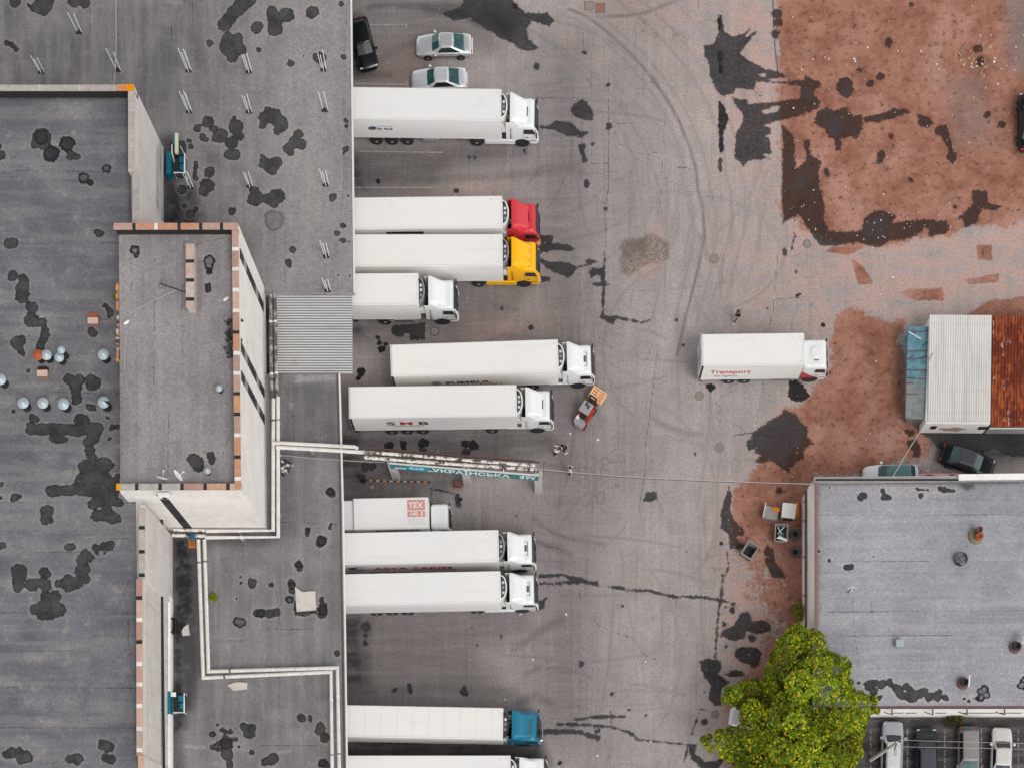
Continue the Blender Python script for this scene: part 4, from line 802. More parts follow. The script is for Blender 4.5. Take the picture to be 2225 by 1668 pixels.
def pipe_run(name, px, z, r, mat, label, sup=True, wraps=True, group=None):
    pts = [P(p[0], p[1], z if len(p) < 3 else p[2]) for p in px]
    o = thing(name, (pts[0].x, pts[0].y, 0), 0, label, 'pipe', group)
    rel(o, MB().tube(pts, r, 10).build('lagged_tube', mat))
    for a, b in zip(pts[:-1], pts[1:]):
        L = (b-a).length; n = int(L/3.2); d = (b-a).normalized()
        for k in range(n):
            p = a.lerp(b, (k+.5)/max(n, 1))
            if wraps: rel(o, MB().tube([p-d*.07, p+d*.07], r*1.07, 10).build('joint_band', M['pipe_dark' if (k*7+n) % 3 == 0 else 'rail']))
            if sup and k % 2 == 0 and p.z < 6.5:
                rel(o, MB().box(p.x-.12, p.x+.12, p.y-.12, p.y+.12, ZL-.01, p.z-r*.9).build('support', M['steel_grey']))
    return o
ZP = ZL+.75
pipe_run('heating_pipe', [(431,1172),(441.5,1472),(719,1459),(722,1700)], ZP, .15, M['pipe'], 'white lagged pipe on the low south roof, outer of the big L-bend pair')
pipe_run('heating_pipe', [(444,1172),(453,1458),(733,1450),(737.5,1700)], ZP, .15, M['pipe'], 'white lagged pipe on the low south roof, inner of the big L-bend pair')
pipe_run('heating_pipe', [(594,866),(593.5,1152),(448,1153)], ZP, .15, M['pipe'], 'white lagged pipe hugging the foot of the tower, nearer the tower wall')
pipe_run('heating_pipe', [(604,862),(604.5,1166),(446,1167)], ZP, .15, M['pipe'], 'white lagged pipe round the foot of the tower, farther from the tower wall')
pipe_run('heating_pipe', [(588,640),(589,760),(591,866)], ZP-.1, .15, M['pipe_dark'], 'dark mottled pipe between tower and ribbed canopy, next to the tower')  # both runs beside the tower use the dark mottled lagging
pipe_run('heating_pipe', [(597,638),(599,760),(602,862)], ZP-.1, .15, M['pipe_dark'], 'dark mottled pipe between tower and ribbed canopy, next to the canopy sheet')
pipe_run('heating_pipe', [(376,1150),(446,1152)], ZP, .14, M['pipe_torn'], 'rust-streaked torn pipe at the south foot of the tower, upper of two')
pipe_run('heating_pipe', [(374,1162),(448,1164)], ZP, .14, M['pipe_torn'], 'rust-streaked torn pipe at the south foot of the tower, lower of two')
ZG = 5.9
pipe_run('heating_pipe', [(592,962),(612,962),(745,969),(770,970.5),(778,974)], ZG, .15, M['pipe'], 'short white pipe leaving the tower foot and ending just past the roof eave', sup=True)
def torn_pipe(px, z, r, label):
    pts = [P(p[0], p[1], z) for p in px]; o = thing('heating_pipe', (pts[0].x, pts[0].y, 0), 0, label, 'pipe')
    fine = []; rr = []
    for a, b in zip(pts[:-1], pts[1:]):
        n = max(2, int((b-a).length/.22))
        for k in range(n): fine.append(a.lerp(b, k/n)); rr.append(r*(.80+.45*random.random()))
    fine.append(pts[-1]); rr.append(r)
    rel(o, MB().tube(fine, rr, 9).build('torn_lagging', M['pipe_torn']))
    a, b = pts[-2], pts[-1]; rel(o, MB().tube([a+Vector((0,.0,-r*.9)), b+Vector((0,0,-r*.9))], .05, 6).build('carrier_rail', M['maroon']))
    return o
pipe_run('heating_pipe', [(600,971.5),(612,971.5),(742,979),(787,982)], ZG, .15, M['pipe'], 'white pipe crossing the low roof towards the sign gantry, lower of two', sup=True)
torn_pipe([(787,981.5),(900,989),(1000,998),(1163,1011)], ZG, .115, 'torn white-lagged pipe carried above the turquoise sign, upper of the pair')
torn_pipe([(792,993),(900,1001.5),(1000,1008.5),(1166,1020)], ZG-.05, .12, 'torn white-lagged pipe carried above the turquoise sign, lower of the pair')

# ------------------------------------------------------------------ sign gantry over the gate
gan = thing('sign_gantry', P(1000, 1040, 0), 0, 'gate gantry with long turquoise lettered sign board on three pale posts', 'gantry')
GA, GB = P(846, 1007.5, 5.25), P(1170, 1034, 5.25); gd = (GB-GA); gL = gd.length; ga = math.atan2(gd.y, gd.x)
M['turq'] = simple('turquoise_board', (.035,.17,.185), .6, var=.25, scale=1.5, dirt=(.15,.22,.21), dirt_amt=.4); M['cyan'] = simple('cyan_badge', (.0,.30,.42), .5, var=.1)
MG = Matrix.Translation(GA) @ Matrix.Rotation(ga, 4, 'Z')
bd = rel(gan, MB().box(0, gL, 0, .08, -1.12, 0).xf(MG).build('sign_board', M['turq']))
rel(gan, MB().box(0, gL, .0, .12, .003, .05).xf(MG).build('top_trim', M['rail']))
def gtext(key, u, zz, dz=-.012):
    o = bpy.data.objects.new('lettering', TXT[key]); C.objects.link(o); p = MG @ Vector((u, dz, zz)); o.rotation_euler = (PI/2, 0, ga); o.location = p; rel(bd, o)
    return o
bd_inv = None
for key, u, zz in (('ukr', 3.45, -.93), ('firm', 10.5, -.93), ('sto', 1.55, -.76)):
    o = bpy.data.objects.new('lettering', TXT[key]); C.objects.link(o); o.parent = bd
    o.matrix_parent_inverse = bd.matrix_parent_inverse.copy() if False else Matrix.Identity(4)
    p = MG @ Vector((u, -.013, zz)); o.location = p; o.rotation_euler = (PI/2, 0, ga)
mb = MB(); pts = [(math.cos(2*PI*i/28)*.95, math.sin(2*PI*i/28)*.48) for i in range(28)]
mb.loft([[(2.2+x, -.002, -.56+y) for x, y in pts], [(2.2+x, -.010, -.56+y) for x, y in pts]]).xf(MG); o = mb.build('badge', M['cyan'], bd)
mb = MB()
for u0, n in ((.35, 6), (3.0-.0, 0), (2.85+.3, 0)):
    for k in range(n): mb.box(u0+k*.155, u0+k*.155+.115, -.010, -.002, -.92, -.92+.22+.06*(k % 2))
for k in range(4): mb.box(3.05+k*.1-.0, 3.05+k*.1+.07, -.010, -.002, -1.02, -.82)
mb.xf(MG).build('small_lettering', M['text_white'], bd)
for u, kx in ((.05, .62), (6.05, .62), (12.0, .62)):
    c = MG @ Vector((u, .45, 0)); 
    mb = MB().box(-.30, .30, -.22, .22, 0, 4.9).xf(Matrix.Translation((c.x, c.y, 0)) @ Matrix.Rotation(ga, 4, 'Z')); rel(gan, mb.build('post', M['concrete']))
for dy in (.25, 1.0):
    rel(gan, MB().box(-2.0, gL, dy, dy+.12, .15, .30).xf(MG).build('carrier_beam', M['maroon']))
for k in range(12):
    rel(gan, MB().box(k*1.1+.3, k*1.1+.36, .08, 1.15, .30, .36).xf(MG).build('cross_bar', M['maroon']))
for u in (1.8, 6.4, 9.2, 12.3): rel(gan, MB().box(u, u+.05, .10, .15, .05, .75).xf(MG).build('stub', M['rail']))
bb = thing('barrier_arm', P(790, 1044, 0), 0, 'striped orange and black boom barrier lying across the lane under the gantry', 'barrier')
mb = MB(); a, b = P(795, 1043.5, .95), P(935, 1047, .95)
for k in range(19):
    p, q = a.lerp(b, k/19), a.lerp(b, (k+1)/19); col = [(.02,.02,.02),(.50,.22,.05),(.02,.02,.02),(.45,.38,.28)][(k) % 4] if k % 2 else (.02,.02,.02)
    mb.box(p.x, q.x, p.y-.045, p.y+.045, .92, 1.0, col)
rel(bb, mb.build('arm', M['vcol'])); c = P(790, 1044, 0); rel(bb, MB().bbox(c.x-.2, c.x+.2, c.y-.2, c.y+.2, 0, 1.1).build('post', M['tar']))
def small_box(name, px, py, sx, sy, sz, rz, mat, label, cat, z=0.0, lid=None):
    o = thing(name, P(px, py, z), rz, label, cat); MB().bbox(-sx/2, sx/2, -sy/2, sy/2, 0, sz, .03).build('body', mat, o)
    if lid: MB().bbox(-sx/2-.03, sx/2+.03, -sy/2-.03, sy/2+.03, sz, sz+.06, .02).build('lid', lid, o)
    return o
kio = thing('rusty_cabinet', P(996, 1056, 0), 0, 'small rusty red cabinet at the foot of the middle gantry post', 'cabinet')
MB().bbox(-.28,.28,-.25,.25,0,.95).build('body', M['maroon'], kio); MB().box(-.25,.25,-.262,-.25,.1,.4).build('door', M['orange'], kio)

# ------------------------------------------------------------------ right-hand building
ZR = 5.1; ZRP = 5.75
rb = thing('garage_building', P(2000, 1280, 0), 0, 'low white-walled building with wide grey felt roof at the right edge', 'building')
RO = [(1769,1036),(2330,1029),(2330,1549),(1769,1549)]
# roof sits inside the parapets; the south side ends in a plain eave
s = need(Surf([(1777,1040),(2330,1034),(2330,1535),(1777,1535)], ZR, .08))
patches(s, L_, '805 985 30 825 965 32 845 960 26 1010 975 26 1055 980 28 1490 905 26 1520 910 24 1320 965 14 1340 960 16 690 1575 28 725 1575 30 540 1520 12 545 893 10 1000 925 24 920 1485 8 450 1440 16')
strokes(s, L_, 10, '1290 908;1390 918', '1560 920;1610 922')
patches(s, U_, '880 950 40 930 930 40 920 1000 36 990 940 40 1060 935 40 1110 970 36 1140 1010 40 1200 960 30 1230 980 28 1180 1040 40 1250 1040 52 1330 1020 40 1360 1000 28 1390 1050 38 1460 1040 40 1490 1010 26 1530 1040 26 1550 1065 18 1470 1070 20 980 1050 22 960 1060 16 1700 1060 14 1740 1080 14 1780 1060 14 795 925 12')
patches(s, U_, '1830 1000 36 1870 980 34 1890 1030 34 1840 1050 34 1800 1060 20 2190 945 40 2215 900 30', 'ring')
s.soft('damp_shade', [(1777,1040),(2330,1034),(2330,1048),(1777,1052)], .3, .95); s.soft('damp_shade', tp(L_, '1640 850;1790 850;1780 900;1720 920;1650 870'), .25, .8); s.soft('damp_shade', [(1777,1040),(1781,1040),(1781,1360),(1777,1360)], .2, .5)
s.soft('pale', tp(L_, '990 860;1090 880;1080 930;1030 940'), .12, .4); s.soft('pale', tp(U_, '990 1000;1090 990;1040 1060;1000 1050'), .15, .35); s.soft('pale', tp(L_, '2100 940;2150 950;2140 1000;2110 990'), .3, .4); s.soft('pale', tp(U_, '1250 950;1450 960;1500 990;1300 1000'), .3, .4)
s.soft('pale', tp(L_, '1000 900;1400 940;1600 930;1590 960;1300 990'), .4, .35)
for q in ((L_,'480 1530;1400 1525'),(U_,'740 160;750 440;800 800'),(U_,'905 240;910 380'),(U_,'890 385;960 440'),(U_,'460 320;2211 305'),(U_,'600 525;1600 520'),(U_,'770 805;2211 800'),(L_,'460 1130;2211 1125')): s.line('joint', tp(*q), .014)
rel(rb, s.build('roof', M['roof_right']))
W_ = wpts([(1769,1036),(2330,1029),(2330,1034),(1769,1041)], ZRP)
body = [P(1769,1036,ZRP), P(2330,1029,ZRP), P(2330,1535,ZR), P(1769,1535,ZR)]
rel(rb, MB().prism([(p.x, p.y) for p in body], 0, ZR-.02).build('wall', M['wall_white']))
def slab(p0, p1, wd, z0, z1, name, mat, col=None):
    d = (p1-p0).normalized(); n = Vector((-d.y, d.x, 0))*wd/2
    return rel(rb, MB().prism([(v.x, v.y) for v in (p0-n, p1-n, p1+n, p0+n)], z0, z1).build(name, mat))
slab(P(1769,1040,ZRP), P(2083,1037,ZRP), .34, ZR-.5, ZRP, 'parapet', M['fascia']); slab(P(2083,1037,ZRP), P(2330,1034,ZRP), .34, ZR-.5, ZRP, 'parapet', M['fascia'])
slab(P(2083,1036,ZRP+.1), P(2330,1033,ZRP+.1), .46, ZRP+.003, ZRP+.15, 'coping', M['wall_white']); slab(P(1772,1042,ZRP), P(2083,1042,ZRP), .14, ZRP+.003, ZRP+.05, 'flashing', M['tar'])
slab(P(1773.5,1046,ZRP-.2), P(1773.5,1537,ZRP-.2), .26, ZR-.4, ZR+.28, 'parapet', M['wall_white']); slab(P(1774,1046,ZRP-.2), P(1774,1537,ZRP-.2), .27, ZR+.283, ZR+.34, 'coping', simple('brown_coping', (.22,.13,.115), .8, var=.5, scale=4))
slab(P(1777,1536,ZR), P(2330,1536,ZR), .16, ZR-.25, ZR+.05, 'eave', M['maroon'])
wy = P(0, 1535, ZR).y; wx0 = P(1769, 0, ZRP).x
rel(rb, MB().tube([(wx0-.12, P(0,1065,2.6).y, 2.6), (wx0-.12, P(0,1300,2.6).y, 2.6), (wx0-.12, wy, 2.6)], .10, 8).build('wall_pipe', M['maroon']))
for py in (1088, 1130, 1209, 1293, 1370): 
    yy = P(0, py, 2.6).y; rel(rb, MB().tube([(wx0-.40,yy,2.62),(wx0+.0,yy,2.62)], .03, 6).tube([(wx0-.38,yy,2.62),(wx0-.01,yy-.15,2.2)], .025, 6).build('pipe_bracket', M['maroon']))
for px in (1932, 2020, 2094, 2175):
    xx = P(px, 0, 3).x; rel(rb, MB().box(xx-.05, xx+.05, wy-.45, wy, 3.9, 4.0).tube([(xx,wy-.42,3.9),(xx-.3,wy-.02,2.6)], .04, 6).build('bracket', M['maroon']))
for px in (1956, 1985, 2050, 2110, 2135, 2160, 2190, 2215):
    xx = P(px, 0, 3).x; f = MB().box(xx-.45, xx+.45, wy-.02, wy+.02, 2.0, 2.32); wf = rel(rb, f.build('window', M['black'])); o = MB().box(xx-.4, xx+.4, wy-.035, wy-.02, 2.04, 2.28).build('pane', M['win_glass']); o.parent = wf; o.matrix_parent_inverse = wf.matrix_parent_inverse.copy()
slab(P(1771,1050,.5), P(1771,1050.5,.5), .05, .1, .2, 'plinth', M['concrete'])

# ------------------------------------------------------------------ shed of corrugated sheets
shed = thing('corrugated_shed', P(2090, 800, 0), 0, 'small white-walled shed with white corrugated roof and turquoise lean-to', 'shed')
def corr(cs, z0, z1, pitch, amp, sag=0.0):
    """corrugated sheet: ribs run from the first edge to the third; cs = NW NE SE SW pixels"""
    mb = MB(); top = [P(*cs[0], z0), P(*cs[1], z0)]; bot = [P(*cs[3], z1), P(*cs[2], z1)]; n = int((top[1]-top[0]).length/pitch)*4; vs = []; m = 7
    for i in range(n+1):
        f = i/n; a, b = top[0].lerp(top[1], f), bot[0].lerp(bot[1], f); h = amp*math.sin(PI/2*i)
        for k in range(m): q = a.lerp(b, k/(m-1)); vs.append((q.x, q.y, q.z+h+sag*math.sin(3.1*q.y+f*4)*f))
    fs = [(i*m+k, i*m+k+1, (i+1)*m+k+1, (i+1)*m+k) for i in range(n) for k in range(m-1)]; mb.add(vs, fs); return mb
t = NT('white_corrugated'); n1 = t.noise(.8, 5, .65); nv = t.noise(1.0, 4, .6, vec=t.scaled(1.6, .15, 1)); c = t.mix(t.ramp(nv, .42, .7, 0, .6), (.66,.635,.61), (.50,.465,.44)); sx = t.n.new('ShaderNodeSeparateXYZ'); t.l.new(t.pos, sx.inputs[0]); c = t.mix(t.ramp(t.math('PINGPONG', t.math('ADD', sx.outputs['Y'], t.math('MULTIPLY', n1, .05)), .9), .0, .03, .4, 0), c, (.25,.22,.2)); M['wcorr'] = t.done(c, .7, 0, .3)
t = NT('rusty_corrugated'); n1 = t.noise(1.0, 6, .7, vec=t.scaled(1.8, .5, 1)); n2 = t.noise(3.5, 5, .7, vec=t.scaled(1.6, .3, 1)); n3 = t.noise(.7, 3)
c = t.mix(t.ramp(n2, .40, .62), (.14,.030,.017), (.40,.10,.030)); c = t.mix(t.ramp(n3, .46, .58, 0, .75), c, (.12,.022,.015)); c = t.mix(t.math('MULTIPLY', t.ramp(n1, .60, .64), t.ramp(n2, .35, .5)), c, (.66,.57,.51)); M['rust'] = t.done(c, .85, 0, .2)
t = NT('turquoise_felt'); n1 = t.noise(.5, 5, .6); n2 = t.noise(2, 5, .6); sp_ = t.n.new('ShaderNodeSeparateXYZ'); t.l.new(t.pos, sp_.inputs[0]); gy = t.ramp(t.math('ADD', sp_.outputs['Y'], t.math('MULTIPLY', n1, 3.0)), 48.6, 50.4)
c = t.mix(gy, t.mix(t.ramp(n2, .4, .6), (.18,.215,.215), (.26,.27,.26)), t.mix(t.ramp(n2, .35, .65), (.09,.21,.27), (.16,.31,.37))); M['leanto'] = t.done(c, .8, 0, .3)
rel(shed, corr([(2020,684),(2155,685),(2152,917),(2016,916)], 2.5, 2.25, .19, .025).build('roof', M['wcorr']))
lean = rel(shed, corr([(1973,710),(2019,710),(2014,911),(1967,908)], 1.9, 1.8, .5, .012, .03).build('lean_to_roof', M['leanto']))
w0, w1 = wpts([(2021,688),(2153,688)], 2.3), wpts([(2152,920),(2012,919)], 2.25)
rel(shed, MB().prism(w0+w1, 0, 2.16).build('wall', M['wall_white']))
mb = MB(); q = wpts([(1978,715),(2014,715),(2010,908),(1978,903)], 1.7); mb.prism(q, 0, 1.65); rel(shed, mb.build('lean_to_wall', M['leanto']))
ysd = P(0, 920, 2.25).y; xa = P(2075, 0, 1.6).x
mb = MB(); ring = [(xa+math.cos(a)*1.05*(1+.25*math.sin(3*a)), 0.95+math.sin(a)*.40*(1+.3*math.sin(5*a+1))) for a in [2*PI*i/20 for i in range(20)]]
mb.loft([[(x, ysd-.004, z) for x, z in ring], [(x, ysd-.02, z) for x, z in ring]]); rel(shed, mb.build('bare_brick_patch', simple('bare_brick', (.42,.28,.22), .9, var=.4, scale=5)))
for px, zz, ww in ((2030, 1.4, .22), (2140, 1.3, .45)):
    xx = P(px, 0, 1.6).x; rel(shed, MB().box(xx-ww, xx+ww, ysd-.03, ysd+.0, zz-.35, zz+.3).build('window' if ww < .3 else 'vent', M['tar'] if ww < .3 else M['chassis']))
for q in ('75 300;330 280','60 535;330 530','60 635;180 625;330 605','40 765;315 770','60 860;300 880','50 930;150 930','35 1060;200 1065','150 590;60 640','250 470;320 420'):
    pp = tp((1960,670,5.717), q); rel(shed, MB().tube([P(a, b, 1.96) for a, b in pp], .035, 5).build('batten', M['maroon']))
pp = tp((1960,670,5.717), '80 290;235 380'); rel(shed, MB().tube([P(a, b, 2.02) for a, b in pp], .05, 5).build('plank', M['rail']))
mb = MB(); q = tp((1960,670,5.717), '330 650;385 560'); rel(shed, MB().tube([P(a, b, 2.6) for a, b in q], .03, 5).build('stick', M['maroon']))
rus = thing('rusty_shed', P(2200, 800, 0), 0, 'shed with heavily rusted brown corrugated roof, against the white shed', 'shed')
rel(rus, corr([(2156.5,687),(2330,687),(2330,926),(2153,927)], 2.4, 2.1, .26, .035).build('roof', M['rust']))
w0 = wpts([(2159,692),(2330,692)], 2.7)+wpts([(2330,922),(2155.5,922)], 2.1); rel(rus, MB().prism(w0, 0, 2.02).build('wall', M['wall_dock']))
rel(rus, MB().tube([P(2150,930,1.95), P(2330,930,1.95)], .05, 6).build('gutter', M['rail']))

# ------------------------------------------------------------------ trucks
def wheel(parent, x, y, r=.50, wd=.30, side=-1, name='wheel', rimm=None):
    """y is the outer face; side -1 faces south"""
    t = MB().rev([(r*.55, -wd/2), (r*.93, -wd/2), (r, -wd*.36), (r, wd*.36), (r*.93, wd/2), (r*.55, wd/2)], (0,0,0), 22, 'y')
    w_ = t.build(name, M['rubber'], parent, (x, y-side*wd/2, r)); s = side
    rm = MB().rev([(r*.56, s*wd*.44), (r*.52, s*wd*.50), (r*.30, s*wd*.34), (r*.26, s*wd*.55), (.02, s*wd*.56)] , (0,0,0), 18, 'y')
    rm.build('rim', rimm or M['rim'], w_); return w_
def cab(root, gap, mat, S=(1,1,1), fairing=True, visor=True, hatch='slot', bumper=None, flaps=True, deflector=False, mirrors=True, glass=None):
    """cab-over tractor cab; the back of the cab is «gap» ahead of the trailer front"""
    sx, sy, sz = S; X = lambda x: gap+x*sx; glass = glass or M['glass']
    def ring(z, x0, x1, hw, r): return [(p[0], p[1], z*sz) for p in rrect(X(x0), X(x1), -hw*sy, hw*sy, r, 5)]
    c = MB().loft([ring(.95,.04,2.30,1.24,.22), ring(1.45,.02,2.33,1.25,.24), ring(1.75,.0,2.30,1.25,.22), ring(2.75,.0,2.02,1.21,.20), ring(2.93,.02,1.90,1.15,.24), ring(3.02,.05,1.72,1.02,.26)])
    body = c.build('cab', mat, root, smooth=False)
    lo = MB().loft([ring(.40,1.55,2.27,1.19,.2), ring(.55,1.50,2.34,1.24,.22), ring(.945,1.48,2.33,1.245,.22)]); b = lo.build('bumper', bumper or mat, body)
    # windscreen: wraps the front with a gentle curve
    vs = []; fs = []; ys = [-1.17,-1.10,-.9,-.5,0,.5,.9,1.10,1.17]; n = len(ys)
    for z, x1 in ((1.78, 2.30), (2.25, 2.17), (2.66, 2.055)):
        for y in ys:
            e = abs(y)/1.17; vs.append((X(x1)+.012-(.17*max(0, (e-.86)/.14)**1.6), y*sy*(1.0 if e < 1 else 1.02), z*sz))
    for k in range(2):
        for i in range(n-1): fs.append((k*n+i, k*n+i+1, (k+1)*n+i+1, (k+1)*n+i))
    MB().add(vs, fs).build('windscreen', glass, body)
    if visor: MB().loft([[(X(2.05), y*sy, 2.70*sz) for y in (-1.12, 1.12)][::-1]+[(X(2.20), y*sy, 2.66*sz) for y in (-1.0, 1.0)], [(X(2.02), y*sy, 2.80*sz) for y in (-1.12, 1.12)][::-1]+[(X(2.19), y*sy, 2.70*sz) for y in (-1.0, 1.0)]]).build('sun_visor', M['glass'], body)
    for s in (-1, 1):
        yo = lambda z: s*((1.25-.04*(z-1.75))*sy+.008)
        q = [(1.12,1.95),(2.0,1.95),(2.08,2.0),(1.90,2.58),(1.12,2.58)]
        pts = [(X(x), yo(z), z*sz) for x, z in q]; MB().add(pts, [(0,1,2,3,4) if s < 0 else (4,3,2,1,0)]).build('side_window', glass, body)
        d = MB(); d.box(X(1.06), X(1.075), *sorted((s*1.256*sy, s*1.262*sy)), 1.0*sz, 2.6*sz).box(X(1.25), X(1.5), *sorted((s*1.256*sy, s*1.272*sy)), 1.42*sz, 1.50*sz); d.build('door_seam', M['black'], body)
        MB().rev([(.60, -.02), (.60, .02)], (0,0,0), 20, 'y').build('wheel_arch', M['black'], body, (X(.98), s*1.238*sy, .60))
        MB().box(X(1.55), X(2.2), *sorted((s*1.20*sy, s*1.262*sy)), .95*sz, 1.0*sz).build('step', M['black'], body)
        if mirrors:
            MB().bbox(X(2.12), X(2.24), s*1.43*sy-.11, s*1.43*sy+.11, 1.80*sz, 2.35*sz, .04).tube([(X(2.05), s*1.18*sy, 2.5*sz), (X(2.18), s*1.42*sy, 2.3*sz)], .03, 6).build('mirror', M['black'] if mat is not M['yellow'] else M['yellow'], body)
        MB().bbox(X(2.28), X(2.36), s*.95*sy-.19, s*.95*sy+.19, .62*sz, .82*sz, .03).build('headlight', M['lamp'], body)
    MB().box(X(2.325), X(2.345), -.72*sy, .72*sy, 1.0*sz, 1.6*sz).build('grille', M['black'], body)
    for y in (-.5, .45): MB().tube([(X(2.34), y-.3, 1.74*sz), (X(2.33), y+.3, 1.82*sz)], .018, 5).build('wiper', M['black'], body)
    top = 3.025*sz
    if fairing:
        def tr(z, x0, x1, a, b): # trapezoid plan, wide at the back
            return [(X(x0), -a*sy, z), (X(x0+(x1-x0)*.45), -(a*.94+b*.06)*sy, z), (X(x1-.12), -b*sy, z), (X(x1), -(b-.14)*sy, z), (X(x1), (b-.14)*sy, z), (X(x1-.12), b*sy, z), (X(x0+(x1-x0)*.45), (a*.94+b*.06)*sy, z), (X(x0), a*sy, z)]
        f = MB().loft([tr(2.80, .0, 1.48, 1.22, 1.0), tr(3.15, .0, 1.36, 1.21, .99), tr(3.45, .0, 1.02, 1.19, .97), tr(3.72, .0, .60, 1.17, .99), tr(3.82, .02, .36, 1.14, 1.0)]); f.build('roof_fairing', mat, body)
        MB().add([(X(-.006), -1.05*sy, 2.9), (X(-.006), 1.05*sy, 2.9), (X(-.006), 1.05*sy, 3.70), (X(-.006), -1.05*sy, 3.70)], [(3,2,1,0)]).build('fairing_back', M['black'], body)
        top = 3.0
    if hatch == 'slot': MB().box(X(1.36), X(1.45), -.36, .36, top+.02, top+.12).build('roof_hatch', M['glass'], body)
    elif hatch == 'window':
        MB().box(X(1.30), X(1.68), -.55, .55, top+.01, top+.04).build('roof_hatch', M['black'], body); MB().box(X(1.27), X(1.63), -.52, .52, top+.041, top+.05).build('hatch_lid', mat, body); MB().box(X(1.28), X(1.60), -.26, .26, top+.051, top+.055).build('hatch_glass', M['grill'], body)
    elif hatch == 'round':
        MB().rev([(.5, 0), (.5, .05), (.42, .08)], (X(1.1), .05, top), 24).build('roof_dome', mat, body); MB().box(X(.9), X(1.3), -.62, -.57, top+.01, top+.07).build('aerial', M['black'], body)
    elif hatch == 'grey':
        MB().bbox(X(1.05), X(1.5), -.36, .36, top+.01, top+.10, .06).build('roof_hatch', M['grill'], body)
        for s in (-1, 1): MB().box(X(1.15), X(1.65), s*.75-.10, s*.75-.04, top, top+.1).box(X(1.15), X(1.65), s*.75+.04, s*.75+.10, top, top+.1).build('roof_lamp_bar', M['chrome'], body)
    elif hatch == 'badge':
        MB().rev([(.30, 0), (.30, .04), (.25, .05)], (X(1.25), .05, top), 22).box(X(1.0), X(1.25), -.24, .34, top, top+.045).build('roof_hatch', simple('hatch_pale_orange', (.80,.50,.20), .5), body); MB().rev([(.09, 0), (.09, .07)], (X(1.05), .05, top), 14).build('hatch_knob', M['yellow'], body)
        for s in (-1, 1): MB().box(X(1.15), X(1.6), s*.72-.03, s*.72+.03, top, top+.05).build('roof_trim', M['lamp'], body)
    if flaps:
        for s in (-1, 1): MB().box(X(-.34), X(.0), *sorted((s*1.16*sy, s*1.22*sy)), 1.0, 3.5 if fairing else 2.7*sz).build('side_flap', mat, body)
    wheel(root, X(.98), -1.24*sy, side=-1); wheel(root, X(.98), 1.24*sy, side=1)
    return body
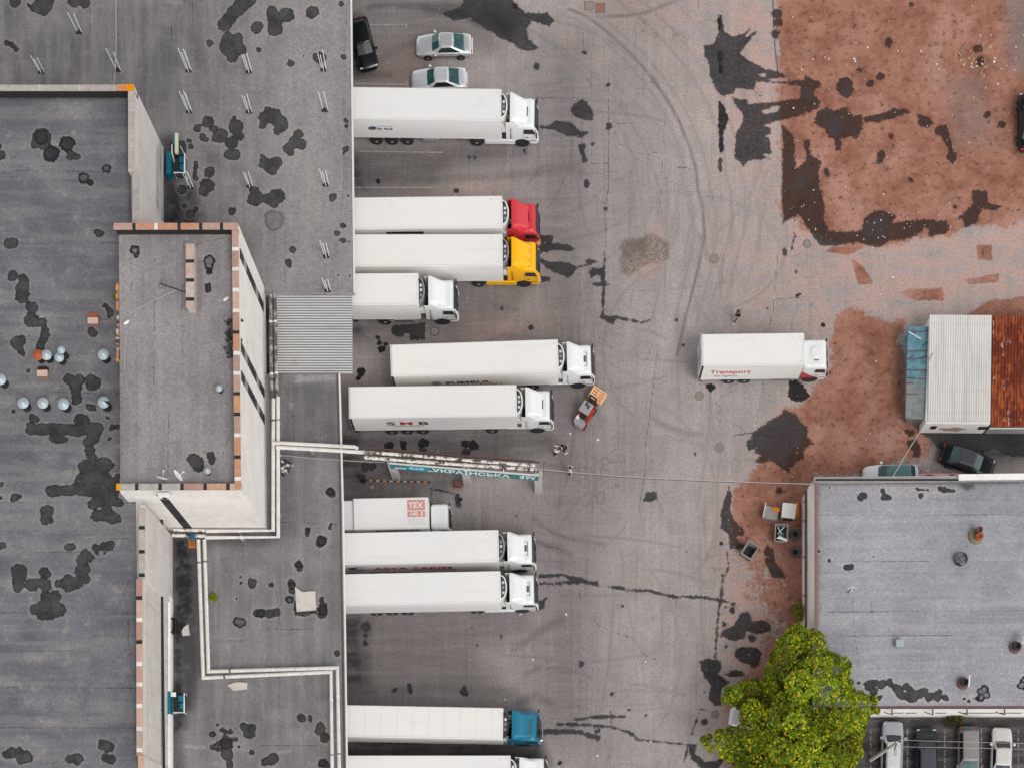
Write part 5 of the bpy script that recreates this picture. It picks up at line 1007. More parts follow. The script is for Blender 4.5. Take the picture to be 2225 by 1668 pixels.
def truck(px, py, yaw, label, L=13.6, z0=1.2, z1=4.0, W=1.28, gap=.70, cabmat='white_cab', S=(1,1,1), reefer='white', semi=True, skirt=None, wheels=(10.5,9.2,7.9), drive=2.1, seams=0, name='semi_truck', cat='truck', group='trucks parked in the yard', texts=(), rear_frame=False, **kw):
    root = thing(name, P(px, py, z1)*1.0, yaw, label, cat, group); root.location.z = 0
    tr = MB().bbox(-L, 0, -W, W, z0, z1, .05).build('trailer' if semi else 'box_body', M['white'], root)
    m = MB(); 
    for s in (-1, 1): m.box(-L+.02, -.02, s*(W-.05)-.035, s*(W-.05)+.035, z1+.001, z1+.022)
    for s, nm in ((-1, 0), (1, 1)): MB().box(-L+.02, -.02, s*(W-.05)-.035, s*(W-.05)+.035, z1+.001, z1+.022).build('roof_rail', M['rail'], tr)
    MB().box(-.12, -.05, -W+.1, W-.1, z1+.001, z1+.018).build('front_rail', M['rail'], tr); MB().box(-L+.05, -L+.12, -W+.1, W-.1, z1+.001, z1+.018).build('rear_rail', M['rail'], tr)
    for s in (-1, 1): MB().box(-L+.05, -.05, *sorted((s*(W+.002), s*(W+.014))), z0+.02, z0+.10).build('side_rail', M['rail'], tr)
    for k in range(seams): MB().box(-.9-k*1.29, -.885-k*1.29, -W+.1, W-.1, z1+.001, z1+.008).build('roof_seam', M['seam'], tr)
    if rear_frame:
        MB().box(-L-.06, -L-.005, -W, W, z0-.1, z1+.02).build('rear_door', M['rail'], tr); MB().box(-L-.075, -L-.065, -.02, .02, z0, z1-.1).build('door_gap', M['black'], tr)
        for y in (-.7, -.2, .2, .7): MB().tube([(-L-.09, y, z0), (-L-.09, y, z1-.1)], .02, 5).build('door_bar', M['steel_grey'], tr)
        MB().box(-L-.04, -L+.14, -W-.006, -W-.001, z0, z1-.05).build('corner_post', M['black'], tr)
    for px_, py_ in ((-.35, W-.3), (-.35, -W+.3), (-.9, W-.3)): MB().cyl((px_, py_, z1), .045, .02, n=8).build('rivet_cap', M['seam'], tr)
    if reefer:
        n = 12; hw = W*.78; dep = .50
        arc = [(dep*math.cos(a), hw*math.sin(a)) for a in [-PI/2+PI*i/n for i in range(n+1)]]
        inner = [(dep*.78*math.cos(a)+.0, hw*.90*math.sin(a)) for a in [-PI/2+PI*i/n for i in range(n+1)]]
        u = MB().prism([(.01+x, y) for x, y in inner], 1.9, z1-.32).build('reefer_unit', M['grill'], tr)
        rm = {'white': M['white_cab'], 'grey': M['steel_grey'], 'dark': M['chassis']}[reefer]
        o_ = [(.01+x, y) for x, y in arc]; i_ = [(.01+x, y) for x, y in inner]
        c = MB(); vs = []; fs = []
        for z in (z1-.75, z1-.12):
            vs += [(x, y, z) for x, y in o_] + [(x, y, z) for x, y in i_]
        k = n+1
        for i in range(n):
            fs += [(i, i+1, 2*k+i+1, 2*k+i), (k+i+1, k+i, 3*k+i, 3*k+i+1), (2*k+i, 2*k+i+1, 3*k+i+1, 3*k+i), (i+1, i, k+i, k+i+1)]
        c.add(vs, fs).build('reefer_cowl', rm, tr)
        MB().prism([(.01+x*.9, y) for x, y in arc], 1.75, z1-1.0).build('reefer_casing', rm if reefer != 'dark' else M['chassis'], tr)
        for y in (-.42, .02, .40): MB().bbox(.10, .30, y-.10, y+.10, z1-.32, z1-.22, .02).build('reefer_cap', random.choice([M['rail'], M['steel_grey'], M['white_cab']]), tr)
        MB().cyl((.12, hw*.72, z1-.35), .07, .42, n=10).build('exhaust_stack', M['black'], tr)
        MB().box(.03, .45, -W+.12, -W+.5, 2.0, 2.7).build('air_tank', M['rail'], tr)
    ch = MB().box(-L+.3, -.3, -.45, .45, .82, z0-.005).build('chassis', M['chassis'], root)
    MB().box(-3.2, gap+2.0*S[0], -.50, .50, .55, .95).build('tractor_frame', M['chassis'], root)
    MB().box(-L+.05, -L+.35, -1.2, 1.2, .5, 1.1).build('rear_bumper', M['chassis'], root)
    for x in wheels:
        for s in (-1, 1): wheel(root, -x, s*(W-.03), side=s)
    if drive:
        for s in (-1, 1): wheel(root, -drive, s*(W-.03), side=s, wd=.34)
    if semi:
        for s in (-1, 1):
            MB().bbox(-6.6, -5.3, *sorted((s*.75, s*1.24)), .62, 1.05, .04).build('pallet_box', M['steel_grey'], root)
            MB().box(-3.6, -3.45, *sorted((s*.7, s*.85)), .25, 1.2).build('landing_leg', M['chassis'], root)
            if skirt: MB().bbox(-1.45, gap+.40, *sorted((s*1.12, s*1.275)), .42, 1.02, .04).build('side_skirt', M[skirt], root)
            else: MB().bbox(-.9, gap+.35, *sorted((s*.7, s*1.20)), .42, 1.0, .12).build('fuel_tank', M['tank'], root)
    else:
        MB().bbox(-2.3, -.6, -1.22, -.8, .45, .95, .06).build('fuel_tank', M['tank'], root)
        for s in (-1, 1): MB().box(-L*.55, -.3, *sorted((s*1.18, s*1.22)), .50, .62).box(-L*.55, -.3, *sorted((s*1.18, s*1.22)), .72, .84).build('side_guard', M['steel_grey'], root)
    cab(root, gap, M[cabmat], S, **kw)
    for key, x, z in texts: put_text(key, tr, x, -W-.008, z)
    return root, tr
K = math.atan
T1, tr1 = truck(1089, 228, K(-.0133), 'white semi truck with small blue mark, parked right below the two silver cars', skirt='white_cab', flaps=True)
mb = MB(); pts = [(math.cos(2*PI*i/16)*.36, math.sin(2*PI*i/16)*.30) for i in range(16)]
mb.loft([[(-10.62+x, -1.284, 2.62+z*.9+x*.12) for x, z in pts], [(-10.62+x, -1.291, 2.62+z*.9+x*.12) for x, z in pts]]).build('leaf_mark', M['text_blue'], tr1)
mb = MB()
for i in range(8): mb.box(-10.2+i*.16, -10.02+i*.16, -1.291, -1.284, 2.86+.08*math.sin(i*.5), 2.92+.08*math.sin(i*.5))
mb.build('arc_mark', M['text_grey'], tr1)
mb = MB()
for i, h in enumerate((.30,.22,0,.30,.26,.20,.30)):
    if h: mb.box(-10.2+i*.18, -10.06+i*.18, -1.291, -1.284, 2.38, 2.38+h)
mb.build('small_lettering', M['text_blue'], tr1)
T2, tr2 = truck(1092, 460, K(.012), 'semi truck with bright red cab and white trailer, touching the yellow one below it', cabmat='red', reefer='white', skirt='red')
MB().box(-9.55, -6.5, -1.291, -1.284, 2.95, 3.45).build('dark_panel', M['text_dark'], tr2)
T3, tr3 = truck(1092, 543, K(.002), 'semi truck with yellow-orange cab and white trailer, next to the red-cabbed truck', cabmat='yellow', reefer='grey', skirt='yellow', hatch='badge')
T4, tr4 = truck(909, 627.5, K(.006), 'short white rigid truck with exposed cooling machinery, parked against the ribbed canopy', L=5.7, semi=False, name='rigid_truck', cat='truck', reefer='grey', wheels=(3.05,), drive=0, gap=.78, hatch=None)
T5, tr5 = truck(1213, 771.5, K(.0324), 'white semi truck with dark wide lettering, standing farther out than the trucks around it', reefer='white', hatch='window', rear_frame=True, texts=(('sumbul', -9.35, 2.05),))
mb = MB(); pts = [(math.cos(2*PI*i/24), math.sin(2*PI*i/24)) for i in range(24)]
mb.loft([[(-10.1+x*.42, -1.285, 2.25+z*.40) for x, z in pts], [(-10.1+x*.42, -1.292, 2.25+z*.40) for x, z in pts]]).build('round_mark', M['text_grey'], tr5)
mb = MB(); [mb.box(-9.2+i*.33, -9.2+i*.33+.22, -1.292, -1.285, 1.70, 1.88) for i in range(14)]; mb.build('small_lettering', simple('lettering_rust', (.50,.22,.14), .6, var=.4), tr5)
T6, tr6 = truck(1122.5, 870, K(.0121), 'white semi truck with black and dark red three-letter mark, parked just left of the forklift', reefer='white', rear_frame=True, texts=(('smb_s', -10.75, 2.42), ('smb_m', -9.70, 2.42), ('smb_b', -8.15, 2.42)))
mb = MB(); [mb.box(-10.3+i*.19, -10.3+i*.19+.13, -1.292, -1.285, 2.05, 2.05+.16+.06*(i % 3)) for i in range(14)]; mb.build('small_lettering', M['text_grey'], tr6)
T7, tr7 = truck(1748, 757.5, K(.013), 'white box truck with red lettering standing alone in the middle of the yard', L=8.33, z0=1.0, z1=3.95, semi=False, name='box_truck', reefer=None, gap=.12, wheels=(5.75,4.45), drive=0, S=(.93,.96,1.0), fairing=False, hatch='round', flaps=False, visor=False, rear_frame=True, texts=(('transport', -7.55, 2.30), ('transport2', -7.15, 1.62)), cabmat='white_cab')
mb = MB(); mb.add([(.12+.02, -1.213, 1.02), (.12+1.25, -1.213, 1.02), (.12+.02, -1.195, 2.15)], [(0,1,2)]); mb.build('red_corner', M['text_red'], tr7)
T8, tr8 = truck(931, 1113, K(.02), 'small white truck with red lettered panel on its roof, partly hidden by a trailer', L=6.15, z0=1.0, z1=3.45, W=1.27, semi=False, name='box_truck', reefer=None, gap=.12, wheels=(4.2,), drive=0, S=(.70,.86,.80), fairing=False, hatch=None, flaps=False, visor=False, texts=(('schenker', -4.4, 2.72),))
M['faded_red'] = simple('faded_red', (.62,.26,.24), .6, var=.5, scale=4, dirt=(.7,.55,.52), dirt_amt=.6)
o = put_text('tex', tr8, -1.62, .42, 3.478, 'top'); o = put_text('tex2', tr8, -1.55, -.22, 3.478, 'top')
MB().box(-1.72, -.28, .22, 1.08, 3.452, 3.466).build('red_panel', M['faded_red'], tr8)
MB().box(-1.72, -.28, -.32, .14, 3.452, 3.466).build('red_panel', M['faded_red'], tr8)
MB().bbox(-1.72+.0, -.28, -.98, -.45, 3.452, 3.464, .004).build('pale_panel', M['rail'], tr8)
MB().bbox(-7.0, -6.18, -1.2, 1.2, .9, 3.2, .04).build('tail_section', M['white_cab'], tr8)
T9, tr9 = truck(1083.4, 1184.5, K(.02), 'white semi truck with red slab lettering and a grey roof hatch window on the cab', reefer='grey', hatch='window', texts=(('asya', -10.35, 2.12),))
mb = MB(); mb.add([(-12.6,-1.29,2.75),(-11.9,-1.29,3.05),(-10.9,-1.29,3.10),(-11.7,-1.29,2.85),(-11.9,-1.29,2.45),(-11.1,-1.29,2.15),(-10.75,-1.29,2.3),(-11.3,-1.29,2.0),(-12.2,-1.29,2.2)], [(0,8,7,6,5,4,3,2,1)]); mb.build('swoosh_mark', M['text_blue'], tr9)
MB().box(-7.2, -3.6, -1.291, -1.284, 1.82, 1.93).build('underline', M['text_dark'], tr9)
T10, tr10 = truck(1088, 1273.7, K(.0203), 'plain white semi truck, lower neighbour of the truck with red slab lettering', reefer='white', hatch='window', skirt='white_cab')
T11, tr11 = truck(1093, 1571.5, K(-.0188), 'semi truck with dark turquoise-blue cab and white seamed trailer roof', cabmat='blue', reefer='dark', hatch='grey', seams=10, visor=False)
T12, tr12 = truck(1109.4, 1674.5, K(.0), 'white semi truck cut off by the bottom edge, below the blue-cabbed truck', reefer='white')
for root, cx in ((T11, 1), ):
    MB().tube([(3.10,-.85,.75),(3.20,-.8,.75),(3.20,.8,.75),(3.10,.85,.75)], .05, 8).build('bull_bar', M['chrome'], root)

# ------------------------------------------------------------------ cars
def car(px, py, heading, label, col, kind='sedan', L=4.6, W=1.76, H=1.43, roofcol=None, glass='glass', rail=False, group='cars parked round the yard', bumper=None):
    """heading: direction of the nose in degrees from +X; origin at the centre on the ground"""
    root = thing('parked_car', P(px, py, .6), math.radians(heading), label, 'car', group); root.location.z = 0
    h = W/2; f = L/2
    zb = .88; kinds = {'sedan': (-1.60, -.85, .42, 1.18), 'coupe': (-1.72, -.70, .30, 1.05), 'wagon': (-2.16, -1.85, .45, 1.22), 'hatch': (-2.0, -1.45, .40, 1.20)}
    xr0, xr1, xf1, xf0 = [v*L/4.6 for v in kinds[kind]]
    st = [(-f, .80, .62, .70), (-f+.10, .93, .42, .84), (-f+.45, .985, .28, .92), (xr0, 1.0, .22, .93), (0, 1.0, .22, .94), (xf0, 1.0, .22, .92), (f-.75, .985, .24, .84), (f-.28, .94, .30, .74), (f-.06, .84, .42, .64), (f, .74, .52, .58)]
    rings = []
    for x, wf, z0, z1 in st:
        w_ = h*wf; zm = z0+(z1-z0)*.55
        rings.append([(x, -w_*.93, z0), (x, -w_, zm), (x, -w_*.96, z1-.07), (x, -w_*.86, z1-.01), (x, -w_*.5, z1+.022), (x, 0, z1+.03), (x, w_*.5, z1+.022), (x, w_*.86, z1-.01), (x, w_*.96, z1-.07), (x, w_, zm), (x, w_*.93, z0)])
    body = MB().loft(rings).build('body', col, root, smooth=True)
    tb, tt = h*.90, h*.70
    r0 = [(xr0,-tb*.86,zb),(xr0+.25,-tb,zb),(xf0-.35,-tb,zb),(xf0,-tb*.80,zb),(xf0+.05,0,zb),(xf0,tb*.80,zb),(xf0-.35,tb,zb),(xr0+.25,tb,zb),(xr0,tb*.86,zb),(xr0-.04,0,zb)]
    r1 = [(xr1,-tt*.90,H-.05),(xr1+.15,-tt,H-.04),(xf1-.1,-tt,H-.04),(xf1+.02,-tt*.88,H-.06),(xf1+.06,0,H-.03),(xf1+.02,tt*.88,H-.06),(xf1-.1,tt,H-.04),(xr1+.15,tt,H-.04),(xr1,tt*.90,H-.05),(xr1-.03,0,H-.03)]
    r2 = [(p[0]*.93+(xr1+xf1)*.035, p[1]*.82, H-.005) for p in r1]; r3 = [(p[0]*.6+(xr1+xf1)*.2, p[1]*.45, H+.012) for p in r1]
    MB().loft([r0, r1, r2, r3]).build('roof_cabin', roofcol or col, body)
    def pane(name, a, b, ins=.06, m=glass):
        a0, a1 = Vector(r0[a]), Vector(r0[b]); b0, b1 = Vector(r1[a]), Vector(r1[b])
        p = [a0.lerp(b0, .10), a1.lerp(b1, .10), a1.lerp(b1, .90), a0.lerp(b0, .90)]
        p = [p[0].lerp(p[1], ins), p[1].lerp(p[0], ins), p[2].lerp(p[3], ins), p[3].lerp(p[2], ins)]
        nn = (p[1]-p[0]).cross(p[3]-p[0]).normalized()*.012; return [tuple(v+nn) for v in p]
    for nm, idx in (('windscreen', ((3,4),(4,5))), ('rear_window', ((8,9),(9,0)))):
        mb = MB()
        for k, (a, b) in enumerate(idx):
            q = pane(nm, a, b, 0.0); mb.add(q, [(0,1,2,3)])
        mb.build(nm, M[glass], body)
    for a, b in ((1,2),(6,7)): MB().add(pane('side_window', a, b, .04), [(0,1,2,3)]).build('side_window', M['glass'], body)
    for s in (-1, 1):
        MB().bbox(xf0-.42, xf0-.20, *sorted((s*h*.98, s*(h+.20))), .90, 1.06, .04).build('mirror', col, body)
        MB().bbox(f-.42, f-.12, *sorted((s*h*.52, s*h*.86)), .60, .70, .03).build('headlight', M['lamp'], body)
        MB().bbox(-f+.0, -f+.16, *sorted((s*h*.50, s*h*.82)), .66, .82, .03).build('tail_light', M['taillamp'], body)
        MB().box(-1.2, 1.2, *sorted((s*h*.985, s*h*1.012)), .50, .56).build('side_strip', M['black'], body)
        for x in (-L*.29, L*.30):
            MB().rev([(.36, -.015), (.36, .015)], (0,0,0), 18, 'y').build('wheel_arch', M['black'], body, (x, s*h*.992, .36)); wheel(root, x, s*(h*.995+.02), r=.31, wd=.2, side=s)
        if rail: MB().tube([(xr1, s*tt*.9, H+.03), (xf1, s*tt*.9, H+.03)], .025, 6).build('roof_rail', M['chrome'], body)
    MB().bbox(f-.10, f+.05, -h*.72, h*.72, .36, .52, .04).build('front_bumper', bumper or col, body); MB().bbox(-f-.05, -f+.10, -h*.76, h*.76, .40, .58, .04).build('rear_bumper', bumper or col, body)
    return root
def paint(name, c, r=.25, spec=.5, metal=0.0): return simple(name, c, r, metal, .06, 1.2, spec=spec, grain=.03)
silver = paint('car_silver', (.66,.67,.68), .32, .5, .65); silver2 = paint('car_silver_pale', (.74,.75,.77), .32, .5, .5); ink = paint('car_black', (.006,.007,.008), .14, .35); grn = paint('car_black_green', (.010,.018,.016), .15)
wht = paint('car_white', (.75,.76,.76)); gmet = paint('car_grey_blue', (.36,.38,.41), .3); slate = paint('car_slate', (.14,.14,.155), .3); gun = paint('car_gunmetal', (.16,.155,.165), .25); cream = paint('car_cream', (.60,.585,.565)); pink = paint('car_pink', (.62,.34,.36))
bl2 = paint('car_dark_roof', (.06,.065,.08), .3)
car(965.5, 99.5, 181, 'silver two-door coupe with green-tinted rear glass, upper of the two silver cars', silver, 'coupe', 4.66, 1.80, 1.41, glass='glass_teal', bumper=wht)
car(955, 174, 182, 'pale silver rounded coupe squeezed behind the top trailer, lower of the two silver cars', silver2, 'coupe', 4.65, 1.80, 1.40, glass='glass_teal')
car(789, 96, -76, 'black car in the shade tight under the warehouse eave, left of the silver cars', ink, 'hatch', 4.35, 1.74, 1.5)
car(2236, 265, 90, 'black car cut by the right edge, parked on the red earth', ink, 'sedan', 4.9, 1.86, 1.45)
car(1936, 1033, 181, 'white car with glass roof half hidden behind the low wall of the right building', wht, 'hatch', 4.55, 1.78, 1.48, glass='glass_teal', roofcol=paint('glass_roof', (.10,.20,.20), .08))
car(2034, 1050, 180, 'pink car almost wholly hidden behind the roof edge of the right building', pink, 'sedan', 4.3, 1.7, 1.42)
car(2102, 1001, -19, 'black saloon with dark grey roof in the shade beside the rusty shed', ink, 'sedan', 4.6, 1.78, 1.43, roofcol=bl2, glass='glass_teal')
car(1938, 1629, 88, 'silver-blue estate car with pale roof, leftmost of the four in the lower right bays', gmet, 'wagon', 4.75, 1.82, 1.5, roofcol=silver2, rail=True)
car(2012, 1642, 90, 'very dark green car with slate roof in the lower right bays, second from the tree', grn, 'hatch', 4.7, 1.82, 1.5, roofcol=bl2)
car(2104, 1640, 270, 'gunmetal car with its boot towards the white wall, third in the lower right bays', gun, 'wagon', 4.75, 1.84, 1.5, glass='glass_teal', roofcol=paint('roof_brown_grey', (.24,.22,.22), .3))
car(2175, 1640, 88, 'cream white saloon, rightmost of the four in the lower right bays', cream, 'sedan', 4.55, 1.74, 1.42)
car(1640, 1562, 172, 'grey-white car hidden under the big tree, only its end showing through leaves', silver2, 'hatch', 4.2, 1.7, 1.45)

# ------------------------------------------------------------------ things on the roofs
M['galv'] = simple('galvanised_cap', (.40,.47,.51), .45, .25, var=.35, scale=5)
M['galv_red'] = simple('rusty_cap', (.40,.085,.03), .7, var=.5, scale=6)
M['brick'] = simple('brick_red', (.36,.17,.12), .9, var=.45, scale=8)
M['brickpale'] = simple('brick_pale', (.58,.44,.37), .9, var=.3, scale=6)
def vent(px, py, z, r, h, label, mat='galv', notch=False, group='capped roof vents'):
    o = thing('roof_vent', P(px, py, z+h) * 1.0, 0, label, 'vent', group); o.location.z = z
    MB().cyl((0,0,0), r*.68, h-.18, n=18).build('pipe', M['tar'], o)
    cp = MB(); n = 22; rings = []
    for rr, t in ((r, h-.22), (r*1.0, h-.16), (r*.62, h-.02), (r*.08, h+.10)):
        rings.append([(math.cos(2*PI*i/n)*rr*(0.25 if notch and i in (18,19) and rr > r*.3 else 1), math.sin(2*PI*i/n)*rr*(0.25 if notch and i in (18,19) and rr > r*.3 else 1), t) for i in range(n)])
    cp.loft(rings).build('cap', M[mat], o, rz=random.random()); MB().rev([(r*.80, 0), (r*.80, .04), (r*.70, .06)], n=18).build('flange', M['tar'], o)
    return o
for px, py, r, h, lb, mt, nt in ((222.5,768,.42,1.1,'grey-blue capped vent standing alone by the tower edge, upper one','galv',0),(223.5,871.5,.44,1.2,'grey-blue capped vent with a notch in its lid, beside a black puddle','galv',1),
  (99,769,.40,1.0,'grey-blue capped vent touching the rusty red one','galv',0),(127,774,.36,1.0,'lower vent of the overlapping grey-blue pair','galv',0),(131,758,.30,1.4,'taller small vent of the overlapping grey-blue pair','galv',0),
  (48,873,.42,1.1,'leftmost grey-blue vent of the row of three','galv',0),(91,873,.42,1.1,'middle grey-blue vent of the row of three','galv',0),(136,875,.43,1.1,'rightmost grey-blue vent of the row of three','galv',0),(-1,822,.42,1.1,'grey-blue vent half cut off by the left edge','galv',0),(81,769,.40,1.0,'rusty red domed vent cap among grey-blue ones','galv_red',0)):
    vent(px, py, ZB, r, h, lb, mt, nt)
vent(475, 841, ZT, .27, .7, 'small grey-blue vent by the right coping of the tower roof'); vent(449, 1020.5, ZT, .28, .6, 'small grey-blue vent by a tar patch on the tower roof')
def brick_box(px, py, label, red=False):
    o = thing('brick_shaft', P(px, py, ZB+.5), 0, label, 'shaft', None); o.location.z = ZB
    MB().box(-.36,.36,-.30,.18,0,.5).build('wall', M['brick'], o); MB().bbox(-.40,.40,-.33,.12,.5,.58,.02).build('lid', M['brickpale'], o); MB().box(-.40,.32,.15,.48,0,.42 if red else .3).build('flue', M['galv_red'] if red else M['tar'], o)
brick_box(202, 694, 'small brick shaft with red box behind it on the block roof', True); brick_box(92, 808, 'small brick shaft with pale cracked lid below the rusty vent')
def rods(px, py, n, lean, h, label, z=ZL):
    o = thing('steel_rods', P(px, py, z), 0, label, 'rods', 'bare steel rods sticking out of the low roof')
    for k in range(n):
        a = k*2.4; x, y = math.cos(a)*.22, math.sin(a)*.12
        MB().tube([(x, y, 0), (x+lean[0]+.05*math.cos(a), y+lean[1], h*(.9+.2*random.random()))], .034, 6).build('rod', M['text_white'], o)
    MB().bbox(-.24,.24,-.16,.16,0,.10,.03).build('footing', M['tar'], o)
for px, py, n, h, lb in ((703,152,3,2.3,'steel rods nearest the eave, first from the top'),(706,240,2,2.3,'steel rods nearest the eave, second from the top'),(708,402,3,2.1,'steel rods nearest the eave, level with the white bay line'),(709,557,3,2.1,'steel rods nearest the eave, beside the yellow-cabbed truck trailer'),(712,631,3,2.0,'steel rods nearest the eave, just above the ribbed canopy'),
   (541,156,3,2.2,'steel rods in the middle column, first from the top'),(541,243,3,2.2,'steel rods in the middle column, second from the top'),(543,405,3,2.1,'steel rods in the middle column, third from the top'),(410,154,4,2.5,'steel rods right of the block corner, first from the top'),(411,243,4,2.7,'steel rods right of the block corner, second from the top'),(414,407,4,2.0,'steel rods beside the blue winch machine'),
   (172,71,2,2.4,'pair of steel rods standing highest and farthest left'),(90,157,3,1.9,'dull steel rods above the block parapet, left of the cable'),(256,153,2,2.5,'steel rods crossed by the thin cable above the block')):
    rods(px, py, n, (.02*random.random(), .06), h, lb)
def machine(px, py, z, colr, label, side=1):
    o = thing('winch_machine', P(px, py, z), 0, label, 'machine'); mat = simple('machine_paint', colr, .5, var=.3, scale=4)
    MB().bbox(-.42,.42,-.75,.75,0,.35,.03).build('base_frame', M['chassis'], o)
    MB().cyl((.22,-.45,.55), .26, .45, 'y', 16).build('motor', mat, o); MB().bbox(-.02,.42,.12,.60,.35,.85,.05).build('gearbox', mat, o)
    MB().bbox(-1.0,-.62,-.9,.9,.1,1.0,.03).build('housing', mat, o)
    for q in ([(.5,-.8,.1),(.5,-.8,1.0),(.5,.75,1.0),(.5,.75,.1)], [(-.35,-.8,.1),(-.35,-.8,1.0),(.5,-.8,1.0)]): MB().tube(q, .035, 6).build('guard_rail', M['rail'], o)
    return o
mm = machine(394, 368, ZL, (.0,.10,.16), 'dark blue winch machine in the shaded corner beside the block wall')
m2 = thing('duct_machine', P(389, 330, ZL), 0, 'green pump machine with long pale yellow-green duct on top', 'machine')
MB().bbox(-.6,.6,-.6,.6,0,.6,.05).build('base_frame', M['chassis'], m2); MB().cyl((-.05,.25,.75), .25, .3, 'z', 14).build('motor', simple('machine_green', (.03,.16,.11), .5, var=.3), m2)
MB().bbox(-.05,.20,-.75,.85,.95,1.25,.03).build('duct', simple('duct_lime', (.52,.58,.42), .6, var=.15), m2); MB().tube([(-.35,-.9,.1),(-.35,-.6,.9),(-.35,.1,.9)], .05, 6).build('guard_rail', M['rail'], m2); MB().tube([(.4,-.6,.2),(.55,-.5,.6),(.3,.0,.9)], .04, 6).build('hose', M['steel_grey'], m2)
m3 = machine(393, 1530, ZL, (.0,.15,.20), 'teal winch machine against the block wall on the south roof')
wb = thing('white_box', P(376, 1508, ZL+.7), 0, 'small white topped box just above the teal winch machine', 'box'); wb.location.z = ZL
MB().bbox(-.22,.22,-.17,.17,0,.66,.02).build('body', M['chassis'], wb); MB().bbox(-.23,.23,-.18,.18,.66,.72,.02).build('lid', M['wall_white'], wb)
bx = thing('dark_crate', P(373, 1362, ZL), 0, 'dark empty metal crate against the block wall, left of the torn board', 'crate')
MB().box(-.5,.5,-.6,.6,0,.1).build('floor', M['chassis'], bx)
for q in ((-.5,-.44,-.6,.6),(.44,.5,-.6,.6),(-.44,.44,-.6,-.54),(-.44,.44,.54,.6)): MB().box(q[0],q[1],q[2],q[3],.1,.8).build('side_board', M['tar'], bx)
pl = thing('orange_grate', P(419, 1176, ZL+.6), 0, 'orange slatted frame with a blue bundle leaning at the tower foot', 'frame')
for k in range(5): MB().box(-.32+k*.15,-.27+k*.15,-.5,.5,0,.05).build('slat', M['orange'], pl)
for y in (-.5,.45): MB().box(-.34,.36,y,y+.05,.052,.09).build('rail', M['orange'], pl)
MB().bbox(-.2,.25,.05,.6,.10,.45,.12).build('bundle', simple('blue_cloth', (.01,.10,.17), .8, var=.5, scale=9), pl)
def sheet_board(px, z, mat, label, name='torn_board', thick=.035, wob=.05):
    pts = wpts(px, z); c = (sum(p[0] for p in pts)/len(pts), sum(p[1] for p in pts)/len(pts)); o = thing(name, (c[0], c[1], z), 0, label, 'board')
    m = MB(); r0 = [(x-c[0], y-c[1], .02+wob*((i*37) % 5)/5) for i, (x, y) in enumerate(pts)]; 
    if area([(p[0], p[1]) for p in r0]) < 0: r0.reverse()
    m.loft([[(x, y, z_) for x, y, z_ in r0], [(x, y, z_+thick) for x, y, z_ in r0]]); m.build('board', mat, o); return o
M['plaster'] = simple('pale_board', (.60,.55,.50), .85, var=.25, scale=3, dirt=(.3,.25,.22), dirt_amt=.5)
sheet_board(tp(R_, '335 105;400 150;440 145;510 140;520 305;350 318'), ZL+.1, M['plaster'], 'large torn pale sheet lying on the south roof between tar patches')
sheet_board(tp(Q_, '1950 948;2025 920;2125 928;2120 982;2005 997'), ZL+.05, M['plaster'], 'kite-shaped pale board just below the lower pipe bend')
sheet_board(tp(Q_, '1558 485;1580 448;1618 425;1630 520;1570 525'), ZL+.05, M['plaster'], 'small pale torn board between the block wall and the long pipes')
def dish(px, py, rz, label):
    o = thing('satellite_dish', P(px, py, ZTP), rz, label, 'satellite dish'); o.location.z = ZT
    MB().tube([(0,0,0),(0,0,.8)], .03, 6).build('mast', M['steel_grey'], o)
    d = MB().rev([(.02,0),(.25,.02),(.46,.09),(.47,.10),(.25,.04),(.02,.02)], n=24, cap=False); d.xf(Matrix.Translation((0,0,.85)) @ Matrix.Rotation(math.radians(72), 4, 'X')); d.build('reflector', M['wall_white'], o)
    MB().tube([(0,-.05,.75),(0,-.55,.95)], .02, 6).bbox(-.06,.06,-.62,-.50,.90,1.0,.02).build('feed_arm', M['rail'], o)
dish(352, 1040, math.radians(165), 'white satellite dish on the tower roof, left of the pair'); dish(385, 1034, math.radians(120), 'white satellite dish on the tower roof, right of the pair')
mst = thing('aerial_mast', P(409, 637, ZT), 0, 'thin leaning aerial mast fixed to the chimney bank', 'aerial')
a_, b_ = P(409, 637, ZT+.6)-mst.location, P(347, 616, ZT+1.5)-mst.location
MB().tube([a_, b_], .05, 6).build('mast', M['chassis'], mst)
for k in (.8,.9,1.0): p_ = a_.lerp(b_, k); MB().tube([p_+Vector((-.1,-.35,0)), p_+Vector((.1,.35,0))], .02, 5).build('element', M['maroon'], mst)
M['wire'] = simple('cable_pale', (.42,.40,.38), .6); M['wire_dark'] = simple('cable_dark', (.05,.05,.05), .6)
def cable(pts, r, mat, label, sag=0.0, name='cable'):
    out = []
    for a, b in zip(pts[:-1], pts[1:]):
        for k in range(8): q = a.lerp(b, k/8); q.z -= sag*4*(k/8)*(1-k/8); out.append(q)
    out.append(pts[-1]); o = MB().tube(out, r, 5).build(name, mat); tag(o, label, 'cable'); return o
zt = ZT+.03
cable([P(*T(0,416,1510,845), zt+.5), P(*T(0,416,1320,935), zt), P(*T(0,416,1190,1000), zt), P(*T(0,416,1070,1080), zt), P(*T(0,416,1025,1078), zt)], .02, M['wire'], 'pale wire from the leaning aerial mast to the tower roof edge')
cable([P(*T(0,416,1090,1150), zt), P(*T(0,416,1070,1330), zt), P(*T(0,416,1068,1500), zt), P(*T(0,832,1085,0), zt), P(*T(0,832,1130,200), zt), P(*T(0,832,1230,420), zt), P(*T(0,832,1340,620), zt), P(*T(0,832,1490,805), zt)], .022, M['wire'], 'long pale wire curving down the tower roof to a satellite dish')
